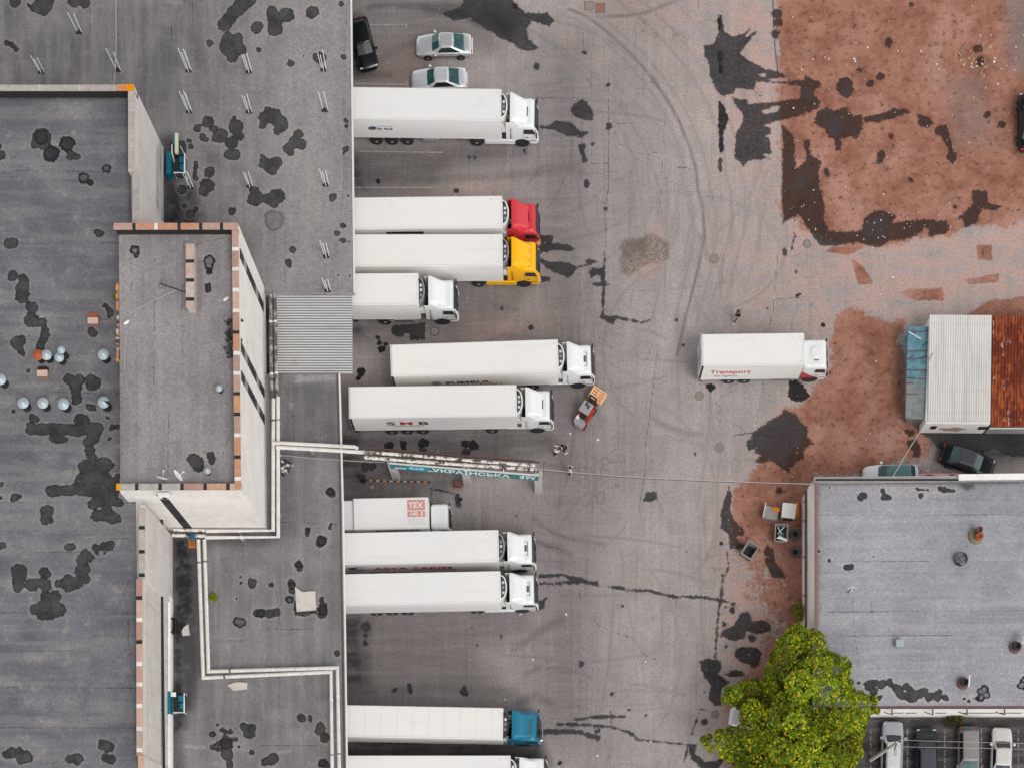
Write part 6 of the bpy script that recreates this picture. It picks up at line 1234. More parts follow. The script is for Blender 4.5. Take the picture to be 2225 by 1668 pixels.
cable([P(251,-60,7.5), P(252.5,80,8.5), P(250.5,150,10), P(247.5,186,ZBP)], .035, M['wire'], 'pale cable running from the top edge to the block coping')
cable([P(380,0+452,ZL+.6), P(405,497,ZTP)], .03, M['wire_dark'], 'short black cable from the shaded corner up to the tower coping')
cable([P(*T(556,1248,150,0), ZL+.03), P(*T(556,1248,200,200), ZL+.03), P(*T(556,1248,215,350), ZL+.03), P(*T(556,1248,195,520), ZL+.03), P(*T(556,1248,150,680), ZL+.03), P(*T(556,1248,100,760), ZL+.03)], .014, M['wire'], 'thin pale wire winding over the south roof to the pipes')
lp_ = [P(*T(556,1248,100,770), ZL+.03), P(*T(556,1248,150,740), ZL+.03), P(*T(556,1248,190,690), ZL+.03), P(*T(556,1248,240,690), ZL+.03), P(*T(556,1248,268,730), ZL+.03), P(*T(556,1248,262,770), ZL+.03)]
cable(lp_, .014, M['wire'], 'loop of thin pale wire beside the white pipes')
cable([P(*T(556,1248,340,860), ZL+.03), P(*T(556,1248,430,1000), ZL+.03), P(*T(556,1248,530,1110), ZL+.03), P(*T(556,1248,610,1270), ZL+.03)], .014, M['wire'], 'thin pale wire slanting across the lowest part of the south roof')
cable([P(1166,1018,6.2), P(1400,1037,5.9), P(1769,1051,5.6)], .026, M['wire'], 'overhead cable from the sign gantry to the right building', .15)
cable([P(1166,1019.5,6.0), P(1400,1039,5.5), P(1769,1052.5,5.4)], .022, M['wire_dark'], 'darker overhead cable just under the pale one, gantry to right building', .15)
cable([P(2013,915,2.6), P(1981,966,3.8), P(1938,1038,ZRP+.1)], .04, M['wire'], 'pale overhead cable from the white shed to the right building', .1)
cable([P(608,988,ZG), P(742,999,ZG), P(835,1003,5.6)], .02, M['wire'], 'thin wire crossing the low roof under the two white pipes', .1)
cable([P(1952,1607,7.0), P(2330,1616,7.0)], .016, M['wire'], 'upper overhead wire above the lower right cars', .1); cable([P(1950,1621,6.8), P(2330,1628,6.8)], .016, M['wire'], 'lower overhead wire above the lower right cars', .1)
pole = thing('lamp_post', P(1892, 1650, 0), 0, 'leaning grey wooden pole with curved lamp bracket over the estate car', 'pole')
pt_ = P(1950, 1612, 7.3)-pole.location
MB().tube([Vector((0,0,0)), pt_*.5, pt_], [.17,.15,.11], 10).build('pole', M['concrete'], pole); MB().box(-.6,.6,-.04,.04,-.05,.05).xf(Matrix.Translation(pt_*.985) @ Matrix.Rotation(1.2, 4, 'Z')).build('cross_arm', M['chassis'], pole)
MB().tube([pt_*.97, pt_*.97+Vector((-.1,-.6,.3)), pt_*.97+Vector((-.3,-1.1,.3)), pt_*.97+Vector((-.55,-1.2,.2))], .035, 6).build('lamp_bracket', M['rail'], pole); MB().bbox(-.12,.12,-.25,.25,-.06,.06,.04).xf(Matrix.Translation(pt_*.97+Vector((-.15,-.85,.3)))).build('lamp_head', M['galv'], pole)
# right roof furniture
ch = thing('roof_chimney', P(2120, 1165, ZR), 0, 'round mossy stack with two brown pots on the right roof', 'chimney')
MB().rev([(.62,0),(.60,.25),(.48,.35),(.40,.36)], n=20).build('base', simple('mossy_render', (.20,.17,.11), .95, var=.5, scale=8), ch)
for dy, r, c_ in ((.33,.26,M['maroon']),(-.20,.25,M['galv_red'])): MB().rev([(r,.3),(r,.95),(r*.75,.95),(r*.72,.80)], (.05,dy,0), 18).build('pot', c_, ch)
v2 = thing('roof_hatch', P(2086, 1216, ZR), 0, 'grey octagonal felt-covered hatch on the right roof', 'hatch')
MB().rev([(.52,0),(.54,.45),(.44,.56),(.1,.60)], n=8).build('cover', M['roof_right'], v2)
v3 = thing('square_vent', P(1955, 1396, ZR+.5), 0, 'pale grey-blue square vent hood in the middle of the right roof', 'vent'); v3.location.z = ZR
MB().bbox(-.30,.30,-.28,.28,0,.40,.05).build('body', M['steel_grey'], v3); MB().loft([[(p[0],p[1],.40) for p in rrect(-.33,.33,-.30,.30,.05)],[(p[0],p[1],.62) for p in rrect(-.30,.30,-.26,.26,.05)]]).build('hood', M['galv'], v3)
def stump(px, py, label, stick=False, hood=False):
    o = thing('roof_flue', P(px, py, ZR), 0, label, 'flue'); MB().rev([(.50,0),(.48,.18),(.36,.28)], n=18).build('collar', M['maroon'], o); MB().rev([(.30,.2),(.30,.75),(.22,.75),(.2,.5)], n=16).build('pipe', M['chassis'], o)
    if stick: MB().tube([(.25,-.4,.78),(.33,.5,.82)], .06, 6).build('batten', M['wall_white'], o)
    if hood: MB().bbox(.15,.75,.15,.75,.8,1.15,.1).build('hood', M['galv'], o); MB().tube([(0,.4,.9),(.9,-.3,.9)], .05, 6).build('strut', M['brickpale'], o)
stump(2092, 1484, 'dark flue stump with a white batten across it, lower part of right roof', True); stump(2205, 1406, 'dark flue with grey-blue hood at the right edge', False, True)
ar = thing('aerial_mast', P(1842, 1287, ZR), 0, 'short white aerial standing on the right roof', 'aerial'); MB().tube([(0,0,0),(.0,.0,1.4)], .035, 6).build('mast', M['chassis'], ar); MB().tube([(-.3,.0,1.35),(.3,.1,1.4)], .03, 6).build('element', M['rail'], ar); MB().tube([(0,-.2,1.2),(.1,.25,1.25)], .03, 6).build('element', M['rail'], ar)
# weeds and loose bricks at the open west edge of the tower
def leaves_mesh(n, fn, size, mat, name, parent=None, col=True):
    v = np.zeros((n*4, 3)); c = np.zeros((n, 3))
    for i in range(n):
        p, cc = fn(i); a = Vector((random.gauss(0,1), random.gauss(0,1), random.gauss(0,.8)+.9)).normalized(); u = a.orthogonal().normalized(); u = Matrix.Rotation(random.random()*6.28, 3, a) @ u; w2 = a.cross(u); s_ = size*(.6+.8*random.random())
        for k, (x, y) in enumerate(((-1,0),(0,-.55),(1,0),(0,.55))): v[i*4+k] = p+u*x*s_+w2*y*s_
        c[i] = cc
    me = bpy.data.meshes.new(name); me.vertices.add(n*4); me.vertices.foreach_set('co', v.astype(np.float32).ravel()); me.loops.add(n*4); me.loops.foreach_set('vertex_index', np.arange(n*4, dtype=np.int32)); me.polygons.add(n)
    me.polygons.foreach_set('loop_start', np.arange(0, n*4, 4, dtype=np.int32)); me.polygons.foreach_set('loop_total', np.full(n, 4, np.int32))
    at = me.color_attributes.new('col', 'FLOAT_COLOR', 'CORNER'); cc = np.ones((n*4, 4), np.float32); cc[:, :3] = np.repeat(c, 4, 0); at.data.foreach_set('color', cc.ravel()); me.update(calc_edges=True); me.materials.append(mat)
    o = bpy.data.objects.new(name, me); C.objects.link(o); o.parent = parent; return o
t = NT('leaf'); M['leaf'] = t.done(t.attr('col', True), .65, 0, .25); t.b.inputs['Transmission Weight'].default_value = 0
tr_ = t.n.new('ShaderNodeBsdfTranslucent'); t.l.new(t.attr('col', True), tr_.inputs['Color']); mx = t.n.new('ShaderNodeMixShader'); mx.inputs[0].default_value = .18; t.l.new(t.b.outputs[0], mx.inputs[1]); t.l.new(tr_.outputs[0], mx.inputs[2]); t.l.new(mx.outputs[0], t.n['Material Output'].inputs['Surface'])
def leafcol():
    g = random.random(); return (.13+.16*g, .19+.11*g, .012+.012*g) if random.random() > .15 else (.34, .27, .03)
def bush(px, py, z, r, n, label, cat='plant', dk=1.0):
    o = thing('small_bush', P(px, py, z), 0, label, cat)
    def fn(i): 
        d = Vector((random.gauss(0,1), random.gauss(0,1), abs(random.gauss(0,1)))).normalized()*r*random.random()**.4; return d+Vector((0,0,r*.3)), tuple(v*dk for v in leafcol())
    leaves_mesh(n, fn, .12, M['leaf'], 'leaves', o)
    for k in range(4): MB().tube([(0,0,0),(r*.5*math.cos(k*1.7),r*.5*math.sin(k*1.7),r*.8)], .02, 5).build('stem', M['maroon'], o)
bush(254, 646, ZB+.3, .32, 60, 'yellow-green weed growing at the open left edge of the tower roof'); bush(464, 1298, ZL, .38, 90, 'small green weed beside the long white pipes'); bush(1734, 1330, 0, .8, 260, 'small yellow-green bush against the white wall above the big tree')
bush(2070, 1562, 0, .9, 220, 'dark green bush under the south wall above the gunmetal car', dk=.22)
rbk = thing('loose_bricks', P(255, 690, ZT-.2), 0, 'broken orange brick edging along the open left side of the tower roof', 'bricks'); mb = MB()
for i in range(26):
    y = random.uniform(-3.6, 2.2); mb.box(-.12+random.random()*.1, .14, y, y+.2+.25*random.random(), -.3, .05+.1*random.random(), random.choice([(.5,.24,.12),(.55,.44,.38),(.06,.06,.06),(.45,.2,.1),(.66,.3,.05)]))
mb.build('bricks', M['vcol'], rbk)
dbr = thing('rubble_heap', P(500, 733, ZT), 0, 'dark heap of tar scraps against the right coping of the tower roof', 'rubble'); mb = MB()
for i in range(60): x, y, s_ = random.gauss(0,.28), random.uniform(-1.5,1.5), random.uniform(.05,.16); mb.prism([(x+s_*math.cos(a+i), y+s_*math.sin(a+i)) for a in (0,1.3,2.4,3.9,5.1)], 0, random.uniform(.05,.25), random.choice([(.03,.03,.03),(.05,.05,.055),(.08,.08,.08),(.3,.28,.27)]))
tag(mb.build('scraps', M['vcol'], dbr), kind='stuff')
for px, py, lb in ((491,651,'white plastic bottle near the right coping of the tower roof'),(275,702,'white plastic bag by the open left edge of the tower roof')):
    o = thing('litter_bottle', P(px, py, ZT), .6, lb, 'litter'); MB().bbox(-.2,.2,-.10,.10,0,.18,.07).build('body', M['wall_white'], o); MB().cyl((.2,0,.09), .04, .08, 'x', 8).build('neck', M['rail'], o)
rub = thing('rubble_heap', P(617, 1016, ZL), 0, 'small heap of broken white and dark scraps beside the tower pipes', 'rubble'); mb = MB()
for i in range(40): x, y, s_ = random.gauss(0,.3), random.gauss(0,.3), random.uniform(.06,.18); mb.prism([(x+s_*math.cos(a+i), y+s_*math.sin(a+i)) for a in (0,1.3,2.4,3.9,5.1)], 0, random.uniform(.05,.3), random.choice([(.03,.03,.03),(.06,.06,.06),(.55,.52,.5),(.3,.28,.27)]))
tag(mb.build('scraps', M['vcol'], rub), kind='stuff')

# ------------------------------------------------------------------ tree
tree = thing('leafy_tree', P(1735, 1600, 0), 0, 'large yellow-green leafy tree overhanging the corner of the right building', 'tree')
outl = [(1706,1362),(1738,1348),(1786,1376),(1806,1415),(1848,1425),(1850,1478),(1860,1500),(1905,1512),(1922,1540),(1884,1562),(1884,1592),(1872,1640),(1852,1690),(1800,1760),(1700,1780),(1600,1750),(1592,1662),(1534,1632),(1520,1602),(1568,1580),(1604,1572),(1610,1545),(1570,1528),(1565,1495),(1622,1480),(1660,1470),(1672,1420),(1684,1398)]
def inside(p, poly):
    r = False
    for i in range(len(poly)):
        a, b = poly[i], poly[(i+1) % len(poly)]
        if (a[1] > p[1]) != (b[1] > p[1]) and p[0] < (b[0]-a[0])*(p[1]-a[1])/(b[1]-a[1])+a[0]: r = not r
    return r
def edged(p, poly): return min(math.hypot(p[0]-a[0]-(b[0]-a[0])*t_, p[1]-a[1]-(b[1]-a[1])*t_) for a, b in zip(poly, poly[1:]+poly[:1]) for t_ in [max(0, min(1, ((p[0]-a[0])*(b[0]-a[0])+(p[1]-a[1])*(b[1]-a[1]))/((b[0]-a[0])**2+(b[1]-a[1])**2+1e-6)))])
rt = random.Random(5); clumps = []
tries = 0
while len(clumps) < 150 and tries < 80000:
    tries += 1; p = (rt.uniform(1515,1925), rt.uniform(1340,1785))
    if not inside(p, outl): continue
    e = edged(p, outl)
    if e < 5: continue
    r = min(1.5, max(.34, e/27*.9))*rt.uniform(.6, 1.0)
    z = 4.4+6.6*min(1, e/110)**.7*rt.uniform(.62, 1.08)
    q = P(p[0], p[1], z)
    if any(math.hypot(q.x-c.x, q.y-c.y) < (r+r2)*.66 and abs(q.z-c.z) < 3.0 for c, r2, _ in clumps): continue
    clumps.append((q, r, rt.uniform(.62, 1.30)))
org = tree.location
lv = []
fill = []
while len(fill) < 120:
    p = (rt.uniform(1515,1925), rt.uniform(1340,1785))
    if not inside(p, outl) or edged(p, outl) < 26: continue
    fill.append((P(p[0], p[1], rt.uniform(2.6, 4.6)), rt.uniform(.8, 1.3), rt.uniform(.40, .70)))  # low clumps get darker leaves, painting shade into the crown's gaps
for q, r, br in clumps+fill:
    n = int((300 if br > .8 else 230)*r*r)+50
    for k in range(n):
        d = Vector((random.gauss(0,1), random.gauss(0,1), random.gauss(.35,.7))).normalized()*r*(.55+.5*random.random()**.6); d.z *= .75
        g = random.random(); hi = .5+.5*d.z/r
        yl = random.random() < (.10+.28*max(0, hi))  # more yellow leaves towards clump tops, painted as highlights
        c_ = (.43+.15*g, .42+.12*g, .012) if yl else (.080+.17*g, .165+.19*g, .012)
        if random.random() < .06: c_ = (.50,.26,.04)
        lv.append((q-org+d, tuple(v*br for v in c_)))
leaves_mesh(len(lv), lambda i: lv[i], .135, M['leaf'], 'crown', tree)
M['bark'] = simple('bark', (.085,.065,.05), .9, var=.4, scale=6)
MB().tube([(0,0,0),(.1,.1,2.2),(.0,.3,4.2)], [.42,.33,.27], 10).build('trunk', M['bark'], tree)
for k, (q, r, br) in enumerate(rt.sample(clumps, 16)):
    e = q-org; m0 = Vector((0,.25,3.2+.07*k)); MB().tube([m0, m0.lerp(e, .5)+Vector((0,0,.4)), e], [.15,.09,.03], 7).build('limb', M['bark'], tree)

# ------------------------------------------------------------------ forklift with pallets
fk = thing('forklift', P(1272, 905, 0), math.radians(57), 'red and grey forklift carrying a stack of orange wooden pallets', 'forklift')
MF = {'red': simple('forklift_red', (.42,.035,.03), .45, var=.3, scale=4), 'grey': simple('forklift_grey', (.32,.31,.33), .5, var=.2, scale=4)}
MB().loft([[(p[0],p[1],z) for p in rrect(-1.25,.95,-.52,.52,r,5)] for z, r in ((.25,.2),(.75,.3),(.85,.32))]).build('body', MF['red'], fk)
MB().loft([[(p[0],p[1],z) for p in rrect(-1.28,-.62,-.50,.50,.30,6)] for z in (.40,.98,1.04)]).build('counterweight', MF['grey'], fk)
MB().bbox(-.60,-.1,-.26,.26,.86,1.0,.05).bbox(-.66,-.56,-.26,.26,1.0,1.4,.04).build('seat', M['black'], fk)
rf = MB().bbox(-.50,.48,-.46,.46,2.06,2.13,.03).build('overhead_guard', MF['grey'], fk)
for y in (-.12, .12): MB().bbox(.05+y*.5,.36+y*.5,y-.09,y+.09,2.131,2.15,.008).build('guard_slot', M['black'], rf)
for x in (-.62,.70):
    for y in (-.46,.46): MB().tube([(x,y,.85),(x*.72,y*.97,2.08)], .035, 6).build('guard_post', M['black'], fk)
for y in (-.30,.30): MB().bbox(.98,1.12,y-.06,y+.06,.1,2.15,.02).build('mast', M['black'], fk)
for z in (.6,1.3,2.1): MB().box(.99,1.11,-.26,.26,z,z+.08).build('mast_bar', M['chassis'], fk)
MB().tube([(.35,-.1,.95),(.5,0,1.25)], .03, 6).rev([(.17,0),(.19,.02),(.17,.04)], (.48,0,1.26), 14).build('steering_wheel', M['black'], fk)
MB().cyl((-.85,.36,1.05), .15, .32, 'x', 14).build('gas_bottle', M['wall_white'], fk)
for y in (-.28,.28): MB().box(1.12,2.25,y-.06,y+.06,.30,.34).build('fork', M['chassis'], fk)
for x, r in ((.62,.33),(-.85,.27)):
    for s_ in (-1,1): wheel(fk, x, s_*.56, r=r, wd=.22, side=s_, rimm=MF['red'])
M['pallet'] = simple('pallet_wood', (.86,.50,.27), .85, var=.3, scale=4)
for lv_ in range(4):
    o = thing('pallet', fk.matrix_basis @ Vector((1.78, 0, .345+lv_*.15)) if False else (0,0,0), 0, ['bottom pallet of the stack on the forklift','second pallet up in the stack on the forklift','third pallet up in the stack on the forklift','orange slatted topmost pallet of the stack on the forklift'][lv_], 'pallet', 'pallets on the forklift')
    Rm = Matrix.Rotation(math.radians(57), 4, 'Z'); o.location = P(1272,905,0)+Rm @ Vector((1.80, .0, .345+lv_*.15)); o.rotation_euler = (0,0,math.radians(57)+[0,.03,-.02,.01][lv_])
    for k in range(5): MB().box(-.50+k*.222,-.50+k*.222+.112,-.62,.62,.115,.14).build('deck_board', M['pallet'], o)
    if lv_ == 3:
        for y in (-.62,-.05,.52): MB().box(-.5,.5,y,y+.10,.1405,.16).build('top_batten', M['pallet'], o)
    for y in (-.62,-.06,.5): MB().box(-.5,.5,y,y+.12,.0,.113).build('runner', M['pallet'], o)

# ------------------------------------------------------------------ bins, boxes and tyres by the white wall
def bin_(px, py, rz, label, fill=None, junk=False):
    o = thing('rubbish_container', P(px, py, .9), rz, label, 'rubbish container'); o.location.z = 0
    x, y, h = .62, .50, 1.05
    if junk: x, y = .52, .72
    def rr(i, z): return [(p[0], p[1], z) for p in rrect(-x+i, x-i, -y+i, y-i, .05, 2)]
    MB().loft([rr(.10,.12), rr(0,h), rr(.0,h+.02)], cap1=False).loft([rr(.04,h+.02), rr(.14,.2)], cap0=False).loft([rr(0,h+.02), rr(.04,h+.021)], cap0=False, cap1=False).build('tub', M['fascia'], o)
    MB().loft([rr(-.03,h), rr(-.03,h+.05), rr(.05,h+.05), rr(.05,h)], cap0=False, cap1=False).build('rim', M['steel_grey'], o)
    MB().loft([rr(.045,.25 if not junk else .6), rr(.045,.27 if not junk else .62)]).build('fill', M['black'], o)
    if junk:
        for a, b in (((-.3,.5),(.1,-.1)),((.25,.55),(-.25,.0))): MB().tube([(a[0],a[1],1.0),(b[0],b[1],.8)], .04, 6).build('pipe_scrap', M['wall_white'], o)
        MB().bbox(-.05,.3,-.25,.15,.62,.85,.08).build('blue_bag', simple('bag_blue', (.03,.14,.26), .6, var=.4), o); MB().bbox(-.2,.02,-.22,-.05,.62,.82,.05).build('yellow_box', simple('bag_yellow', (.7,.48,.03), .6), o)
        MB().add([(-.4,-.45,1.0),(.5,-.70,1.12),(.55,-.55,1.1),(-.1,-.25,1.05)], [(0,1,2,3)]).build('torn_sheet', M['wall_white'], o)
    for sx in (-1,1):
        for sy in (-1,1): MB().cyl((sx*(x-.15), sy*(y-.15)-.03, .08), .08, .06, 'y', 10).build('castor', M['black'], o)
bin_(1629, 1195, math.radians(57), 'open empty black-inside container standing turned on the red earth')
bin_(1697, 1158, math.radians(-3), 'open container full of scrap, pipes and a blue bag', junk=True)
o = thing('appliance_box', P(1714, 1109, .9), math.radians(-6), 'pale boxy cabinet with clean top, by the white wall', 'cabinet'); o.location.z = 0
MB().bbox(-.55,.55,-.60,.60,.05,.95,.06).build('casing', M['fascia'], o); MB().bbox(-.58,.58,-.62,.62,.951,1.0,.03).build('top_panel', M['wall_white'], o); MB().box(-.4,.4,-.61,-.602,.2,.8).build('door_panel', M['chassis'], o)
o = thing('sheet_box', P(1675, 1113, .5), math.radians(-12), 'scratched grey sheet box with upright white flap, left of the pale cabinet', 'box'); o.location.z = 0
MB().bbox(-.62,.62,-.52,.52,.0,.5,.04).build('body', M['steel_grey'], o); MB().box(-.63,-.58,-.50,.62,.501,.95).build('flap', M['wall_white'], o); MB().bbox(-.6,.6,-.5,.5,.501,.53,.01).build('top_sheet', M['fascia'], o)
o = thing('orange_tray', P(1686, 1107, .55), math.radians(-6), 'orange plastic tray lying on the scratched grey box', 'tray'); o.location.z = .535
MB().loft([[(p[0],p[1],z) for p in rrect(-.30+i,.30-i,-.18+i,.18-i,.05,3)] for z, i in ((0,.04),(.12,0),(.12,.03),(.03,.06))]).build('tray', M['orange'], o)
o = thing('orange_plank', P(1732, 1105, 0), 0, 'orange painted plank leaning by the white wall beside the pale cabinet', 'plank'); MB().box(-.12,.10,-.7,.5,.0,.25).box(-.05,.05,-.9,-.7,.0,.2).build('plank', M['orange'], o)
for px, py, lb in ((1727,1161,'upper worn tyre lying against the foot of the white wall'),(1727.5,1200,'lower worn tyre lying against the foot of the white wall')):
    o = thing('tyre', P(px, py, 0), .3, lb, 'tyre', 'old tyres by the white wall'); MB().rev([(.27,.03),(.40,.0),(.46,.06),(.46,.2),(.40,.26),(.27,.23),(.24,.18),(.24,.08)], n=26, cap=False).build('carcass', simple('tyre_worn', (.10,.10,.105), .9, var=.3, scale=6), o)
    MB().cyl((0,0,.01), .25, .03, n=18).build('puddle', M['black'], o)

# ------------------------------------------------------------------ covers, kerb scraps, litter
M['cover'] = simple('iron_cover', (.16,.14,.13), .8, var=.4, scale=8); M['cover_red'] = simple('rusty_cover', (.24,.135,.105), .85, var=.4, scale=8)
def cover(px, py, r, label, mat='cover', sq=False, tex=True):
    o = thing('manhole_cover', P(px, py, 0), .2, label, 'manhole cover', 'covers set in the yard surface')
    if sq:
        MB().box(-sq[0],sq[0],-sq[1],sq[1],.0,.012).build('frame', M['cover'] if mat == 'cover' else M['cover_red'], o, rz=-.2); MB().box(-sq[0]+.05,sq[0]-.05,-sq[1]+.05,sq[1]-.05,.012,.02).build('lid', M['seam2'] if mat == 'cover' else M[mat], o, rz=-.2)
    else:
        MB().rev([(r,0),(r,.012),(r*.86,.014),(r*.86,.0)], n=24, cap=False).build('ring', M['chassis'] if mat == 'cover' else M['cover_red'], o); MB().cyl((0,0,0), r*.84, .014, n=24).build('lid', M['seam2'], o)
M['seam2'] = simple('cover_lid', (.25,.22,.205), .85, var=.3, scale=9)
for px, py, r, lb, mt, sq in ((944.5,720,.38,'round cover below the short rigid truck','cover',0),(1552,562,.40,'round cover in the open yard, left of the red earth corner','cover_red',0),(1754,530,.36,'reddish round cover on the cracked grey strip','cover_red',0),(1519.5,860,.38,'round cover below the lone box truck','cover_red',0),(1563.5,972,.38,'round cover near the big wet patch','cover_red',0),(809,1058,.26,'small pale round cover below the barrier arm','cover',0),(1554,1551,.34,'dull round cover left of the big tree','cover_red',0),
  (1304,18,0,'rusty square cover near the top edge','cover_red',(.44,.42)),(1281,13,0,'grey square cover left of the rusty one','cover',(.36,.36)),(1305,1080,0,'pale rectangular cover in the yard below the overhead cable','cover',(.34,.55))):
    cover(px, py, r, lb, mt, False, sq) if False else cover(px, py, r, lb, mt, sq or False)
dg_ = thing('drain_grate', P(1567, 1180, 0), 0, 'small dark drain grate at the edge of the red earth', 'drain'); MB().box(-.15,.15,-.15,.15,0,.01).build('grate', M['chassis'], dg_)
mb = MB(); rl = random.Random(3)
def fleck(px, py, s0, col):
    p = P(px, py, 0); a = rl.random()*6.28; s1, s2 = s0*rl.uniform(.6,1.2), s0*rl.uniform(.3,.8)
    q = [(p.x+s1*math.cos(a)*u-s2*math.sin(a)*v, p.y+s1*math.sin(a)*u+s2*math.cos(a)*v) for u, v in ((-1,-1),(1,-.8),(1,1),(-.9,1))]; mb.prism(q, .001, .03+.05*rl.random(), col)
LC = [(.62,.60,.57),(.7,.68,.66),(.5,.47,.44),(.62,.35,.18),(.35,.30,.28),(.20,.12,.09)]
for i in range(150): fleck(rl.uniform(1705,2225), rl.uniform(0,470), rl.choice((.03,.04,.05,.07)), rl.choice(LC))
for i in range(90): fleck(rl.gauss(2140,40), rl.gauss(130,30), rl.choice((.04,.06,.09)), rl.choice(LC+[(.65,.40,.22)]*2))
for i in range(60): fleck(rl.uniform(1715,2070), rl.uniform(440,530), rl.choice((.03,.05,.06)), rl.choice(LC[:3]))
for i in range(140): fleck(rl.uniform(1600,1960), rl.uniform(660,1100), rl.choice((.02,.03,.05)), rl.choice(LC))
for i in range(150): fleck(rl.uniform(1560,1740), rl.uniform(1060,1480), rl.choice((.02,.03,.05)), rl.choice(LC))
for i in range(170): fleck(rl.uniform(800,1600), rl.uniform(0,1660), rl.choice((.02,.03,.04)), rl.choice(LC[:5]))
for px, py in ((1131,1334),(1158,1432),(1098,1519),(1239,942),(1299,955),(1403,1437),(1298,1641),(1230,1334),(1414,1610),(1903,785),(1940,603),(1913,640),(1885,104),(1856,129),(1858,134),(2160,135),(2130,78),(2036,140),(1742,152)): fleck(px, py, .10, (.72,.70,.68))
tag(mb.build('litter', M['vcol']), kind='stuff')

# ------------------------------------------------------------------ people
M['skin'] = simple('skin', (.50,.29,.20), .6, var=.08, scale=6)
def skinmesh(name, verts, edges, radii, mat, parent, root_i=0, sub=2):
    me = bpy.data.meshes.new(name); me.from_pydata([tuple(v) for v in verts], edges, []); me.materials.append(mat)
    o = bpy.data.objects.new(name, me); C.objects.link(o); o.parent = parent
    sk = o.modifiers.new('skin', 'SKIN'); sk.use_smooth_shade = True
    if not me.skin_vertices: me.attributes.new('skin', 'FLOAT', 'POINT') if False else None
    if me.skin_vertices:
        for i, r in enumerate(radii):
            d = me.skin_vertices[0].data[i]; d.radius = (r, r) if not isinstance(r, tuple) else r; d.use_root = (i == root_i)
    ss = o.modifiers.new('sub', 'SUBSURF'); ss.levels = sub; ss.render_levels = sub
    return o
def person(px, py, rz, label, shirt, trousers, hair, shoe, pose, long_sleeve=False):
    """local +X is where the person faces; joints in metres"""
    o = thing('person', P(px, py, 0), rz, label, 'person', None)
    j = dict(hip=(0,0,.95), waist=(0,0,1.08), chest=(.0,0,1.34), neck=(.0,0,1.50), head=(.02,0,1.64), crown=(.02,0,1.74), lsh=(0,.19,1.42), rsh=(0,-.19,1.42), lel=(-.02,.25,1.14), rel=(-.02,-.25,1.14), lwr=(.10,.24,.90), rwr=(.10,-.24,.90),
             lhp=(0,.09,.90), rhp=(0,-.09,.90), lkn=(.03,.10,.50), rkn=(.03,-.10,.50), lan=(0,.10,.08), ran=(0,-.10,.08)); j.update(pose)
    J = {k: Vector(v) for k, v in j.items()}
    names = ['hip','waist','chest','neck','head','crown','lsh','lel','lwr','rsh','rel','rwr','lhp','lkn','lan','rhp','rkn','ran']
    rad = [(.13,.11),(.12,.10),(.14,.11),.055,.095,.06,.06,.045,.032,.06,.045,.032,.085,.058,.04,.085,.058,.04]
    ix = {n: i for i, n in enumerate(names)}; ed = [('hip','waist'),('waist','chest'),('chest','neck'),('neck','head'),('head','crown'),('chest','lsh'),('lsh','lel'),('lel','lwr'),('chest','rsh'),('rsh','rel'),('rel','rwr'),('hip','lhp'),('lhp','lkn'),('lkn','lan'),('hip','rhp'),('rhp','rkn'),('rkn','ran')]
    V = [J[n] for n in names]; E = [(ix[a], ix[b]) for a, b in ed]; R = list(rad)
    for s_ in ('l','r'):   # palm, four fingers and a thumb on each wrist
        w_, e_ = J[s_+'wr'], J[s_+'el']; d = (w_-e_).normalized(); sd = Vector((-d.y, d.x, 0)); sd = sd.normalized() if sd.length > .05 else Vector((1,0,0)); b = len(V)
        V.append(w_+d*.07); R.append((.034,.018)); E.append((ix[s_+'wr'], b))
        for k, (off, ln) in enumerate(((-.03,.075),(-.01,.09),(.01,.085),(.03,.065))):
            V.append(w_+d*.10+sd*off); R.append(.009); E.append((b, len(V)-1)); V.append(w_+d*(.10+ln)+sd*off*1.1+Vector((0,0,-.02))); R.append(.008); E.append((len(V)-2, len(V)-1))
        V.append(w_+d*.05+sd*.055); R.append(.010); E.append((b, len(V)-1))
    body = skinmesh('body', V, E, R, M['skin'], o, 0, 1)
    ns = ['hip','waist','chest','neck','lsh','lel','rsh','rel'] + (['lwr','rwr'] if long_sleeve else [])
    end = {k: (J[k] if long_sleeve else J[k[0]+'sh'].lerp(J[k], .75)) for k in ('lel','rel')}
    V = [J['hip']+Vector((0,0,.02)), J['waist'], J['chest'], J['chest'].lerp(J['neck'], .55), J['lsh'], end['lel'], J['rsh'], end['rel']]; E = [(0,1),(1,2),(2,3),(2,4),(4,5),(2,6),(6,7)]; R = [(.155,.135),(.145,.125),(.165,.135),.085,.078,.062,.078,.062]
    if long_sleeve: V += [J['lwr'], J['rwr']]; E += [(5,8),(7,9)]; R += [.045,.045]
    skinmesh('shirt', V, E, R, shirt, body, 0, 2)
    V = [J['hip'], J['lhp'], J['lkn'], J['lan']+Vector((0,0,.02)), J['rhp'], J['rkn'], J['ran']+Vector((0,0,.02))]; skinmesh('trousers', V, [(0,1),(1,2),(2,3),(0,4),(4,5),(5,6)], [(.145,.125),.105,.075,.062,.105,.075,.062], trousers, body, 0, 2)
    h = J['head']; d = (J['crown']-h).normalized(); q = d.to_track_quat('Z', 'Y').to_matrix().to_4x4()
    MB().rev([(.098,-.01),(.108,.04),(.100,.09),(.062,.135),(.01,.15)], n=14).xf(Matrix.Translation(h+Vector((-.025,0,0))) @ q).build('hair', hair, body, smooth=True)
    for y in (-.035,.035): MB().bbox(.085,.105,y-.012,y+.012,-.005,.008,.004).xf(Matrix.Translation(h) @ q).build('eye', M['black'], body)
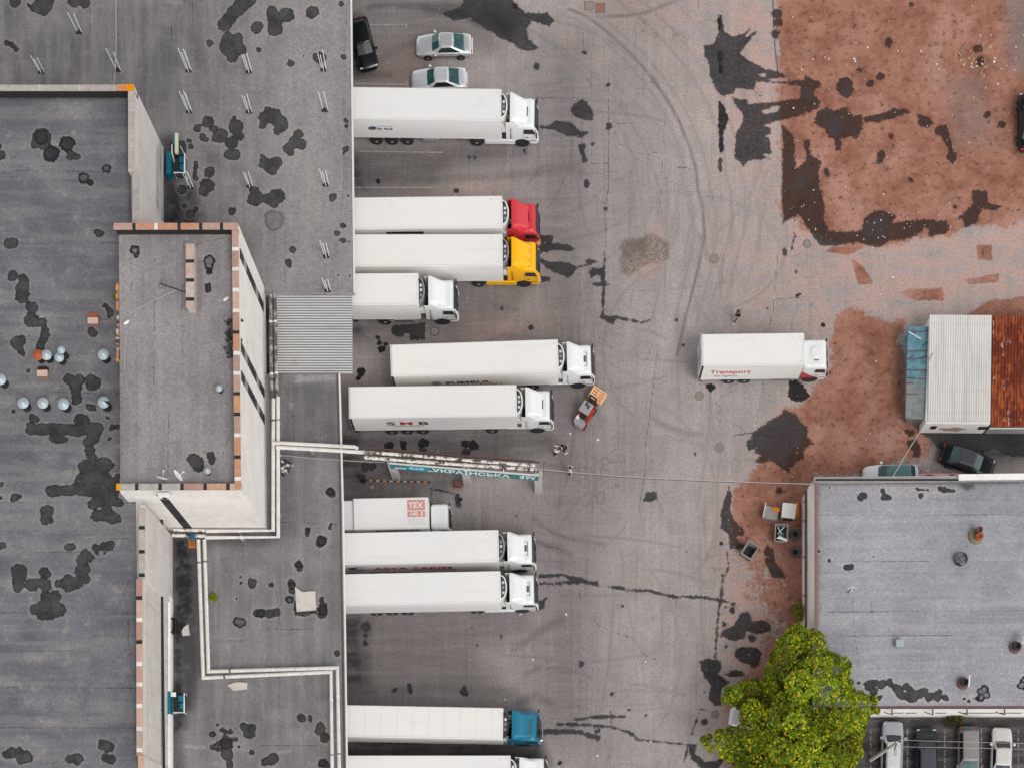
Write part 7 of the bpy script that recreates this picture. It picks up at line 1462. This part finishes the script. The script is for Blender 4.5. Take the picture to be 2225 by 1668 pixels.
    MB().bbox(.09,.125,-.014,.014,-.045,-.005,.006).xf(Matrix.Translation(h) @ q).build('nose', M['skin'], body); MB().bbox(.082,.103,-.028,.028,-.075,-.064,.004).xf(Matrix.Translation(h) @ q).build('mouth', M['red'], body)
    for y in (-.1,.1): MB().bbox(-.02,.02,y-.014,y+.014,-.03,.03,.01).xf(Matrix.Translation(h) @ q).build('ear', M['skin'], body)
    for k in ('lan','ran'): MB().loft([[(p[0], p[1], z) for p in rrect(-.09, .19-i, -.055+i*.3, .055-i*.3, .05, 4)] for z, i in ((-.08,0),(-.02,.0),(.03,.06))]).xf(Matrix.Translation(J[k])).build('shoe', shoe, body)
    o.scale = (1.12,1.12,1.12); return o
blk_c = simple('cloth_black', (.014,.014,.016), .9, var=.3, scale=12); wh_c = simple('cloth_white', (.70,.68,.66), .9, var=.1, scale=12); jean = simple('cloth_jeans', (.10,.15,.20), .9, var=.3, scale=12); gy_c = simple('cloth_grey', (.30,.31,.32), .9, var=.2, scale=12); dk_h = simple('hair_dark', (.025,.018,.014), .7, var=.3, scale=15); br_h = simple('hair_brown', (.17,.075,.03), .7, var=.3, scale=15); shoe_w = simple('shoe_white', (.68,.67,.66), .7); shoe_d = simple('shoe_grey', (.35,.34,.34), .7)
person(1600, 697, math.radians(-150), 'person in black top and blue jeans walking above the lone box truck', blk_c, jean, br_h, shoe_w, dict(lkn=(.18,.09,.52), lan=(.26,.10,.08), rkn=(-.06,-.09,.50), ran=(-.26,-.10,.10), lel=(.16,.25,1.18), lwr=(.30,.20,1.30), rel=(-.12,-.25,1.16), rwr=(-.02,-.26,.92)))
person(1205, 988, math.radians(20), 'person in white-backed shirt and black trousers, facing the one bending forward', wh_c, blk_c, br_h, shoe_d, dict(lel=(.14,.24,1.16), lwr=(.36,.14,1.18), rel=(.14,-.24,1.16), rwr=(.36,-.12,1.16)), True)
person(1230, 981, math.radians(205), 'person in black shirt and grey trousers bending forward near the forklift', blk_c, gy_c, dk_h, shoe_w, dict(waist=(.04,0,1.06), chest=(.26,0,1.24), neck=(.40,0,1.32), head=(.52,0,1.36), crown=(.61,0,1.41), lsh=(.28,.19,1.28), rsh=(.28,-.19,1.28), lel=(.32,.26,1.00), lwr=(.46,.18,.84), rel=(.32,-.26,1.00), rwr=(.46,-.18,.84), lkn=(.05,.10,.50)))
person(1236.5, 1031, math.radians(25), 'person in loose white shirt and dark trousers, standing under the overhead cable', wh_c, blk_c, dk_h, shoe_d, dict(lel=(.10,.26,1.15), lwr=(.30,.16,1.08), rel=(.02,-.26,1.14), rwr=(.2,-.24,.95), head=(.05,0,1.63), crown=(.09,0,1.72)), True)
